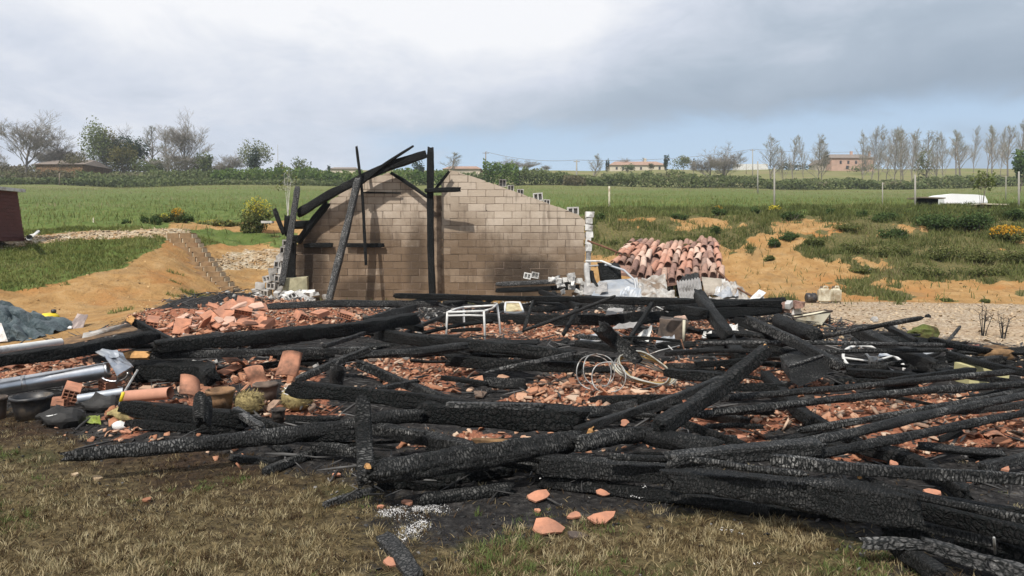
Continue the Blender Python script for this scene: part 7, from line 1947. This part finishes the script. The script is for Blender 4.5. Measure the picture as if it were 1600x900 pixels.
flowering(1572, 372, 50, 30, 26, 'orange flowering bush at the right edge', M_OFLOWER, 600)
flowering(1430, 350, 60, 10, 30, 'sparse yellow blossoms on the bank top below the dark shelter', M_YFLOWER, 40)
for x, yb, w, h, Y, lab in [
    (243, 352, 18, 18, 30.5, 'dark green bush left of the yellow weeds'), (291, 352, 20, 14, 31, 'dark green bush below the orange yellow flowers'), (228, 350, 12, 12, 31, 'small round bush at the left end of the meadow border'), (199, 360, 14, 8, 29.5, 'tiny low bush on the stony path'),
    (390, 350, 26, 18, 30.8, 'bluish green leaves at the foot of the tall rape plant'), (936, 336, 15, 14, 31, 'small dark bush right of the gable wall end'), (1060, 338, 22, 12, 31, 'low dark bush near the pale stake'), (1122, 340, 24, 12, 31, 'low green bush in the middle of the bank top'),
    (1185, 336, 18, 14, 31, 'dark green clump left of the tall pole'), (1240, 340, 34, 16, 30, 'broad dark green clump right of the tall pole'), (1297, 338, 20, 14, 30, 'dark green clump further right of the tall pole'), (1346, 338, 16, 12, 30, 'small dark clump below the dense row of poplars'),
    (1385, 345, 40, 16, 28.5, 'dark leafy bush left of the shelter on the bank top'), (1465, 358, 62, 28, 27.5, 'large dark leafy bush below the dark shelter'), (1525, 360, 60, 26, 27.2, 'large dark leafy bush below the white caravan'), (1592, 350, 34, 24, 28, 'dark bush at the right edge of the bank top'),
    (1115, 366, 14, 18, 28.6, 'thorny dark bush halfway up the bank behind the collapsed roof'), (1000, 372, 34, 14, 28, 'low scrub on the bank behind the right wall end'), (1060, 372, 30, 12, 28, 'low scrub on the bank above the collapsed roof'), (960, 366, 18, 10, 28, 'small scrub just right of the wall end'),
    (1210, 384, 18, 16, 26.6, 'dry brown bush on the orange bank'), (1202, 402, 12, 10, 25.6, 'small green tuft on the orange bank'), (1236, 372, 30, 14, 27.2, 'brownish scrub below the broad dark clump'), (1275, 380, 34, 18, 26.6, 'greyish scrub in the middle of the right bank'),
    (1330, 392, 46, 20, 25.6, 'grey green scrub on the face of the right bank'), (1400, 400, 50, 22, 25, 'olive scrub on the face of the right bank'), (1470, 404, 50, 24, 24.6, 'dull green scrub on the face of the right bank'), (1530, 410, 56, 26, 24.2, 'coarse green scrub near the right edge of the bank'),
    (1590, 416, 50, 28, 24, 'coarse scrub at the right edge of the bank'), (1350, 424, 40, 14, 24, 'low scrub at the lower border of the right bank'), (1440, 430, 60, 14, 23.4, 'low olive scrub at the lower border of the right bank'), (1545, 432, 60, 16, 23, 'low scrub near the foot of the bank at the right edge'), (1400, 372, 44, 18, 26.6, 'dark tangle halfway up the right bank'), (1320, 362, 40, 16, 27.6, 'greenish tangle near the top of the right bank'),
    (1480, 478, 24, 5, 20.6, 'low weeds at the foot of the bank right of the middle'), (1540, 480, 20, 6, 20.3, 'low weeds at the foot of the bank at right')]:
    m_ = M_BUSH if ('dark' in lab or 'bush' in lab) else M_WEED
    bush(x, yb, w, h, Y, lab, m_, n=int(500 + w * 28), ls=.05 if 'scrub' in lab or 'tangle' in lab else .065)
# scattered little tufts on the left bank
# sapling, twigs
def sapling(x, ybot, ytop, label, Y=None, seed=3, leaves=0, mat=None):
    p = gp(x, ybot, 0) if Y is None else atd(x, ybot, Y); Yv = p.y; Hh = (ybot - ytop) / 1200 * Yv; q = random.Random(seed)
    t = empty('sapling', p, label, 'sapling'); mb = MB(); tips = []
    for k in range(6):
        a = q.uniform(0, 6.28); b_ = q.uniform(.05, .22) * Hh; pts = [(0, 0, 0), (b_ * .4 * math.cos(a), b_ * .4 * math.sin(a), Hh * .4), (b_ * math.cos(a), b_ * math.sin(a), Hh * q.uniform(.7, 1))]
        mb.tube(pts, [.012, .008, .003], 4)
        for j in range(5):
            u = q.uniform(.35, 1); c = Vector(pts[1]).lerp(Vector(pts[2]), u); d = Vector((q.gauss(0, 1), q.gauss(0, 1), q.uniform(.2, 1))).normalized() * Hh * .16; mb.tube([c, c + d], [.005, .002], 3); tips.append(c + d)
    link('stem', mesh_from('stem', mb.v, mb.f, mat or M_CHAR), parent=t)
    if leaves:
        qq = np.random.RandomState(seed); T_ = np.array([tuple(v) for v in tips]); C_ = T_[qq.randint(0, len(T_), leaves)] + qq.normal(0, .12, (leaves, 3)) * Hh * .3
        tag(link('leaves', leaf_mesh('leaves', C_, .09 + .05 * qq.rand(leaves), qq.rand(leaves), M_LEAFG, qq), parent=t), kind='stuff')
    return t
sapling(1567, 545, 484, 'dry leafless sapling on the brown stump at the right edge', Y=12.4)
sapling(1535, 543, 470, 'thin leaning dry twig left of the leafless sapling', Y=12.6, seed=8)
sapling(1534, 334, 272, 'young green sapling before the white caravan', Y=33, seed=12, leaves=260, mat=M_BARK)
sapling(450, 345, 256, 'thin white stemmed sapling right of the yellow rape plant', Y=33, seed=16, leaves=60, mat=M_WHITEBLOCK)
# ------------------------------------------------------------ far buildings
M_PLASTER = simple('cream_plaster', (.52, .46, .36), .9, 0, .1, .6)
M_PINK = simple('pink_brick', (.44, .29, .225), .9, 0, .15, .8)
M_ROOFT = simple('old_roof_tiles', (.34, .22, .16), .9, 0, .25, 1.5, .5, .1)
M_ROOFG = simple('grey_brown_roof', (.22, .18, .15), .9, 0, .25, 1.5, .5, .1)
M_DARKGLASS = simple('dark_window', (.05, .05, .055), .3, 0, .1, 1)
def house(x0, x1, yb, ye, yr, Y, depth, wallm, roofm, label, wins=(), hip=.12, chim=()):
    a, b_ = atd(x0, yb, Y), atd(x1, yb, Y); ze = atd(x0, ye, Y).z; zr_ = atd(x0, yr, Y).z
    zb = min(a.z, h1(a.x, Y), h1(b_.x, Y)) - .5; L = b_.x - a.x; t = empty('house', ((a.x + b_.x) / 2, Y, zb), label, 'house')
    mb = MB(); mb.box(((a.x + b_.x) / 2, Y + depth / 2, (zb + ze) / 2), (L, depth, ze - zb)); mb.build('wall', wallm, t)
    o = .5; V = [(a.x - o, Y - o, ze + .01), (b_.x + o, Y - o, ze + .01), (b_.x + o, Y + depth + o, ze + .01), (a.x - o, Y + depth + o, ze + .01), (a.x + L * hip, Y + depth / 2, zr_), (b_.x - L * hip, Y + depth / 2, zr_)]
    rf = solid('roof', V, [(0, 1, 5, 4), (1, 2, 5), (2, 3, 4, 5), (3, 0, 4), (3, 2, 1, 0)], roofm, t)
    for c in chim:
        p = atd(c, yr, Y + depth / 2); mb = MB(); mb.box((p.x, Y + depth / 2, zr_ + .2), (.7, .7, 1.6)); mb.build('chimney', wallm, rf)
    for wx0, wx1, wy0, wy1 in wins:
        p, q_ = atd(wx0, wy0, Y), atd(wx1, wy1, Y); mb = MB(); mb.box(((p.x + q_.x) / 2, Y - .04, (p.z + q_.z) / 2), (q_.x - p.x, .1, abs(q_.z - p.z))); mb.build('window', M_DARKGLASS, t)
    return t
house(953, 1040, 268, 258, 250, 255, 10, M_PLASTER, M_ROOFT, 'long low cream farmhouse with a tiled roof on the ridge', [(962, 965, 261, 265), (972, 974.5, 261, 265), (1000, 1003, 261, 265), (1029, 1032, 260, 265)], chim=(1008,))
house(1299, 1366, 264, 247, 238, 250, 12, M_PINK, M_ROOFG, 'pink brick house with a grey brown roof on the right hand hill', [(1312, 1315, 251, 256), (1324, 1327, 251, 256), (1336, 1339, 251, 256), (1350, 1353, 251, 256), (1322, 1326, 259, 264)], chim=(1330, 1358))
house(1278, 1296, 266, 256, 248, 254, 8, M_PLASTER, M_ROOFG, 'grey roofed annex left of the pink brick house')
house(694, 750, 274, 264, 257, 205, 10, M_PLASTER, M_ROOFT, 'house roof just showing above the right gable tip')
house(512, 556, 272, 264, 259, 240, 10, M_PLASTER, M_ROOFG, 'small far roof between hedge and sloping rafter')
house(56, 130, 268, 257, 246, 168, 12, M_BROWNWOOD, M_ROOFG, 'low brown barn half hidden by the trees at the far left', hip=.05)
house(0, 14, 268, 262, 257, 190, 8, M_PLASTER, M_ROOFG, 'tiny pale house at the far left edge')
mb = MB(); a, b_ = atd(1150, 266, 262), atd(1200, 256, 262); mb.box(((a.x + b_.x) / 2, 264, (a.z + b_.z) / 2), (b_.x - a.x, 4, b_.z - a.z)); mb.build('greenhouse', M_WHITEM, label='long white greenhouse roof on the ridge right of the budding trees', cat='greenhouse')

# ------------------------------------------------------------ poles and wires
M_POLEC = simple('concrete_pole', (.30, .285, .25), .9, 0, .1, 3)
M_POLEW = simple('wooden_pole', (.20, .16, .12), .9, 0, .2, 3)
def pole(x, yb, yt, Y, r_, label, mat, cat='pole', name='utility_pole', arm=0):
    a, b_ = atd(x, yb, Y), atd(x, yt, Y); a.z = min(a.z, h1(a.x, Y)) - .1
    t = empty(name, a, label, cat); MB().tube([a, b_], [r_, r_ * .75], 8).build('shaft', mat, t, True)
    if arm: MB().tube([b_ - Vector((arm, 0, .3)), b_ + Vector((arm, 0, -.3))], r_ * .4, 4).build('crossarm', mat, t)
    return b_
P1 = pole(759, 285, 237, 165, .13, 'wooden utility pole rising behind the right gable tip', M_POLEW, arm=.7)
P2 = pole(901, 292, 250, 150, .16, 'lone grey pole above the right half of the wall', M_POLEC, arm=.6)
P3 = pole(1176, 284, 233, 180, .13, 'tall thin pole between the budding trees and the loose row', M_POLEC, arm=.6)
pole(1184, 308, 252, 95, .10, 'nearer grey pole right of the tall thin one', M_POLEC)
pole(1166, 268, 256, 230, .09, 'tiny far pole beside the greenhouse', M_POLEW)
pole(1210, 337, 262, 33, .045, 'tall slender metal stake with yellow flowers at its foot', M_POLEC, 'stake', 'stake')
pole(952, 328, 291, 40, .06, 'pale wooden stake in the meadow right of the wall', M_CREAM, 'stake', 'stake')
pole(1430, 330, 273, 34, .05, 'grey stake just left of the dark shelter', M_POLEC, 'stake', 'stake')
pole(1379, 325, 285, 36, .03, 'thin grey stake in the meadow below the poplars', M_POLEC, 'stake', 'stake')
pole(1592, 335, 268, 33, .045, 'grey stake at the right edge beyond the caravan', M_POLEC, 'stake', 'stake')
pole(1572, 300, 275, 60, .04, 'small grey stake behind the caravan at right', M_POLEC, 'stake', 'stake')
pole(146, 357, 340, 30, .03, 'short wooden peg on the meadow border at left', M_CREAM, 'stake', 'stake')
pole(93, 288, 270, 144, .13, 'short leaning post in the hedge at the far left', M_POLEW, 'post', 'post')
pole(434, 264, 226, 175, .06, 'faint thin pole above the bright hedge', M_POLEC)
def wire(a, b_, sag, label):
    pts = [a.lerp(b_, k / 16) - Vector((0, 0, sag * 4 * (k / 16) * (1 - k / 16))) for k in range(17)]
    MB().tube(pts, .035, 3, cap=False).build('wire', M_POLEW, label=label, cat='wire')
wire(P1, P2, .8, 'power line from the gable pole to the lone grey pole'); wire(P2, P3, .9, 'power line from the lone grey pole to the tall thin pole'); wire(P3, P3 + Vector((40, 20, 2)), .6, 'power line leaving the tall thin pole to the right')

# ------------------------------------------------------------ caravan, shelter, hutch in the meadow
cv = empty('caravan', (atd(1508, 330, 36).x, 36, h1(atd(1508, 330, 36).x, 36)), 'white covered caravan standing in the meadow at right', 'caravan')
Yc = 36; zt, zb = atd(1500, 303, Yc).z, atd(1500, 328, Yc).z; xl, xr = atd(1475, 315, Yc).x, atd(1543, 315, Yc).x
prof = [(xl, zb), (xr + .02, zb), (xr, (zb + zt) / 2 + .05), (xr - .12, zt - .08), (xr - .5, zt - .03), (xl + .35, zt + .01), (xl + .06, zt - .06), (xl, zt - .2)]
n = len(prof); V = [(x, Yc, z) for x, z in prof] + [(x, Yc + 1.6, z) for x, z in prof]
solid('caravan_body', V, [tuple(range(n)), tuple(range(2 * n - 1, n - 1, -1))] + [(i, i + n, (i + 1) % n + n, (i + 1) % n) for i in range(n)], simple('white_cover', (.8, .8, .8), .6, 0, .04, 2), cv)
for x in (1476, 1496): 
    a = atd(x, 322, Yc - .4)
mb = MB(); a, b_ = atd(1478, 318, Yc - .25), atd(1497, 328, Yc - .25); mb.box(((a.x + b_.x) / 2, Yc - .25, (a.z + b_.z) / 2), (b_.x - a.x, .3, a.z - b_.z)); mb.build('hutch', M_POLEW, label='small dark hutch before the left end of the white caravan', cat='hutch')
for dx in (.25, .8): MB().lathe((xl + (xr - xl) * dx, Yc - .03, zb - .05), [(.28, 0), (.3, .03), (.3, .12), (.1, .14)], 14, M=Matrix.Rotation(math.pi / 2, 3, 'X')).build('wheel', M_BLACKP, cv, True)
def shelter(x0, x1, yt, yb, Y, label, roofm, wallm, x2, x3):
    t = empty('shelter', (atd((x0 + x1) / 2, yb, Y).x, Y, h1(atd(x0, yb, Y).x, Y)), label, 'shelter')
    a, b_ = atd(x0, yt, Y), atd(x1, yt, Y); mb = MB(); mb.box(((a.x + b_.x) / 2, Y, a.z), (b_.x - a.x, 1.2, .05), ry=.03); mb.build('roof', roofm, t)
    c, d = atd(x2, yt + 1, Y), atd(x3, yb + 2, Y); mb = MB(); mb.box(((c.x + d.x) / 2, Y, (c.z + d.z) / 2), (d.x - c.x, .9, c.z - d.z - .03)); mb.build('body', wallm, t)
    for x in (x0 + 3, x1 - 3): e = atd(x, yt + 1, Y - .3); MB().tube([(e.x, Y - .3, e.z), (e.x, Y - .3, atd(x, yb + 2, Y).z)], .025, 5).build('leg', wallm, t)
shelter(1428, 1466, 310, 327, 35, 'small black shelter with a flat roof left of the caravan', M_POLEW, M_CHARD, 1437, 1457)
shelter(1522, 1563, 320, 331, 33.5, 'low wooden hutch with a pale flat roof right of the caravan', M_CREAM, M_BROWNWOOD, 1526, 1556)

# ------------------------------------------------------------ brown shed at the left edge
sh = empty('shed', (atd(5, 378, 22).x, 22, 0), 'dark red brown boarded shed with a white roof edge cut by the left side', 'shed')
M_RED = simple('red_brown_boards', (.105, .032, .026), .7, 0, .2, 3)
Ys = 22.0; zt, zb = atd(0, 293, Ys).z, atd(0, 377, Ys).z; nb = 14
for k in range(nb):
    z0 = zb + (zt - zb) * k / nb; z1 = zb + (zt - zb) * (k + 1) / nb
    xr_ = -15.3 - .10 * (1 - k / nb) * -1 - .07 * k / nb
    mb = MB(); mb.box((xr_ - 1.4, Ys + 1.0, (z0 + z1) / 2), (2.8, 2.0, z1 - z0 - .012), ry=0); mb.box((xr_ - 1.4, Ys + 1.0, (z0 + z1) / 2), (2.78, 1.98, z1 - z0 - .001)); mb.build('board', M_RED, sh)
a = Vector((-15.25, Ys, 0)); mb = MB(); mb.box((a.x - 1.5, Ys + .9, zt + .06), (3.1, 2.5, .1), ry=.01); mb.build('roof', M_WHITEM, sh)
a = atd(2, 360, Ys - .1); mb = MB(); mb.box((-15.36, Ys + .55, zb + .35), (.06, .5, .8)); mb.build('door', M_WHITEM, sh)
MB().tube([gp(36, 377, .02), atd(46, 371, 21.4), atd(60, 362, 22.4)], [.06, .08, .05], 8).build('pipe_end', M_WHITEM, None, True, label='pale tube lying on the stones right of the shed', cat='tube')
mb = MB(); mb.box(atd(418, 347, 30.4), (.42, .3, .09)); mb.build('flat_stone', M_GREYBLOCK, label='flat grey slab at the foot of the yellow rape plant', cat='slab')

# ------------------------------------------------------------ block steps up the left bank
st = empty('garden_steps', (atd(315, 440, 23).x, 23, h1(atd(315, 440, 23).x, 23)), 'rough flight of block steps climbing the sandy bank left of the ruin', 'steps')
M_STEPB = simple('brown_step_block', (.25, .165, .09), .95, 0, .3, 4, .5, .01, (.22, .13, .07)); M_STEPE = simple('pale_step_edge', (.50, .42, .30), .95, 0, .15, 5)
ns = 13
for k in range(ns):
    u = k / (ns - 1); xl_ = 332 - 72 * u ** .85; xr_ = 376 - 76 * u ** .8; yb = 462 - 94 * u ** .95
    Y_ = 21.5 + 4.4 * u; a, b_ = atd(xl_, yb, Y_), atd(xr_, yb, Y_); w = (b_.x - a.x) / 2
    for j in range(2):
        mb = MB(); mb.box((a.x + w * (j + .5), Y_ + .2, a.z - .02), (w - .05, .42, .2), jit=.012); mb.build('step_block', M_STEPB, st)
    mb = MB(); mb.box(((a.x + b_.x) / 2, Y_ + .22, a.z - .05), (w * 2 + .02, .40, .2), jit=.004); mb.build('step_joint', M_STEPE, st)

# ------------------------------------------------------------ air
hz = MB(); hz.box((0, 160, 25), (900, 420, 56)); hz_o = hz.build('haze', M_ROOFG, label='thin spring haze over the fields', kind='stuff')
mh = bpy.data.materials.new('haze_air'); mh.use_nodes = True; mh.node_tree.nodes.remove(mh.node_tree.nodes['Principled BSDF'])
pv = mh.node_tree.nodes.new('ShaderNodeVolumePrincipled'); pv.inputs['Color'].default_value = (.86, .92, 1, 1); pv.inputs['Density'].default_value = .00045; pv.inputs['Anisotropy'].default_value = .2
mh.node_tree.links.new(pv.outputs[0], mh.node_tree.nodes['Material Output'].inputs['Volume'])
hz_o.data.materials.clear(); hz_o.data.materials.append(mh)
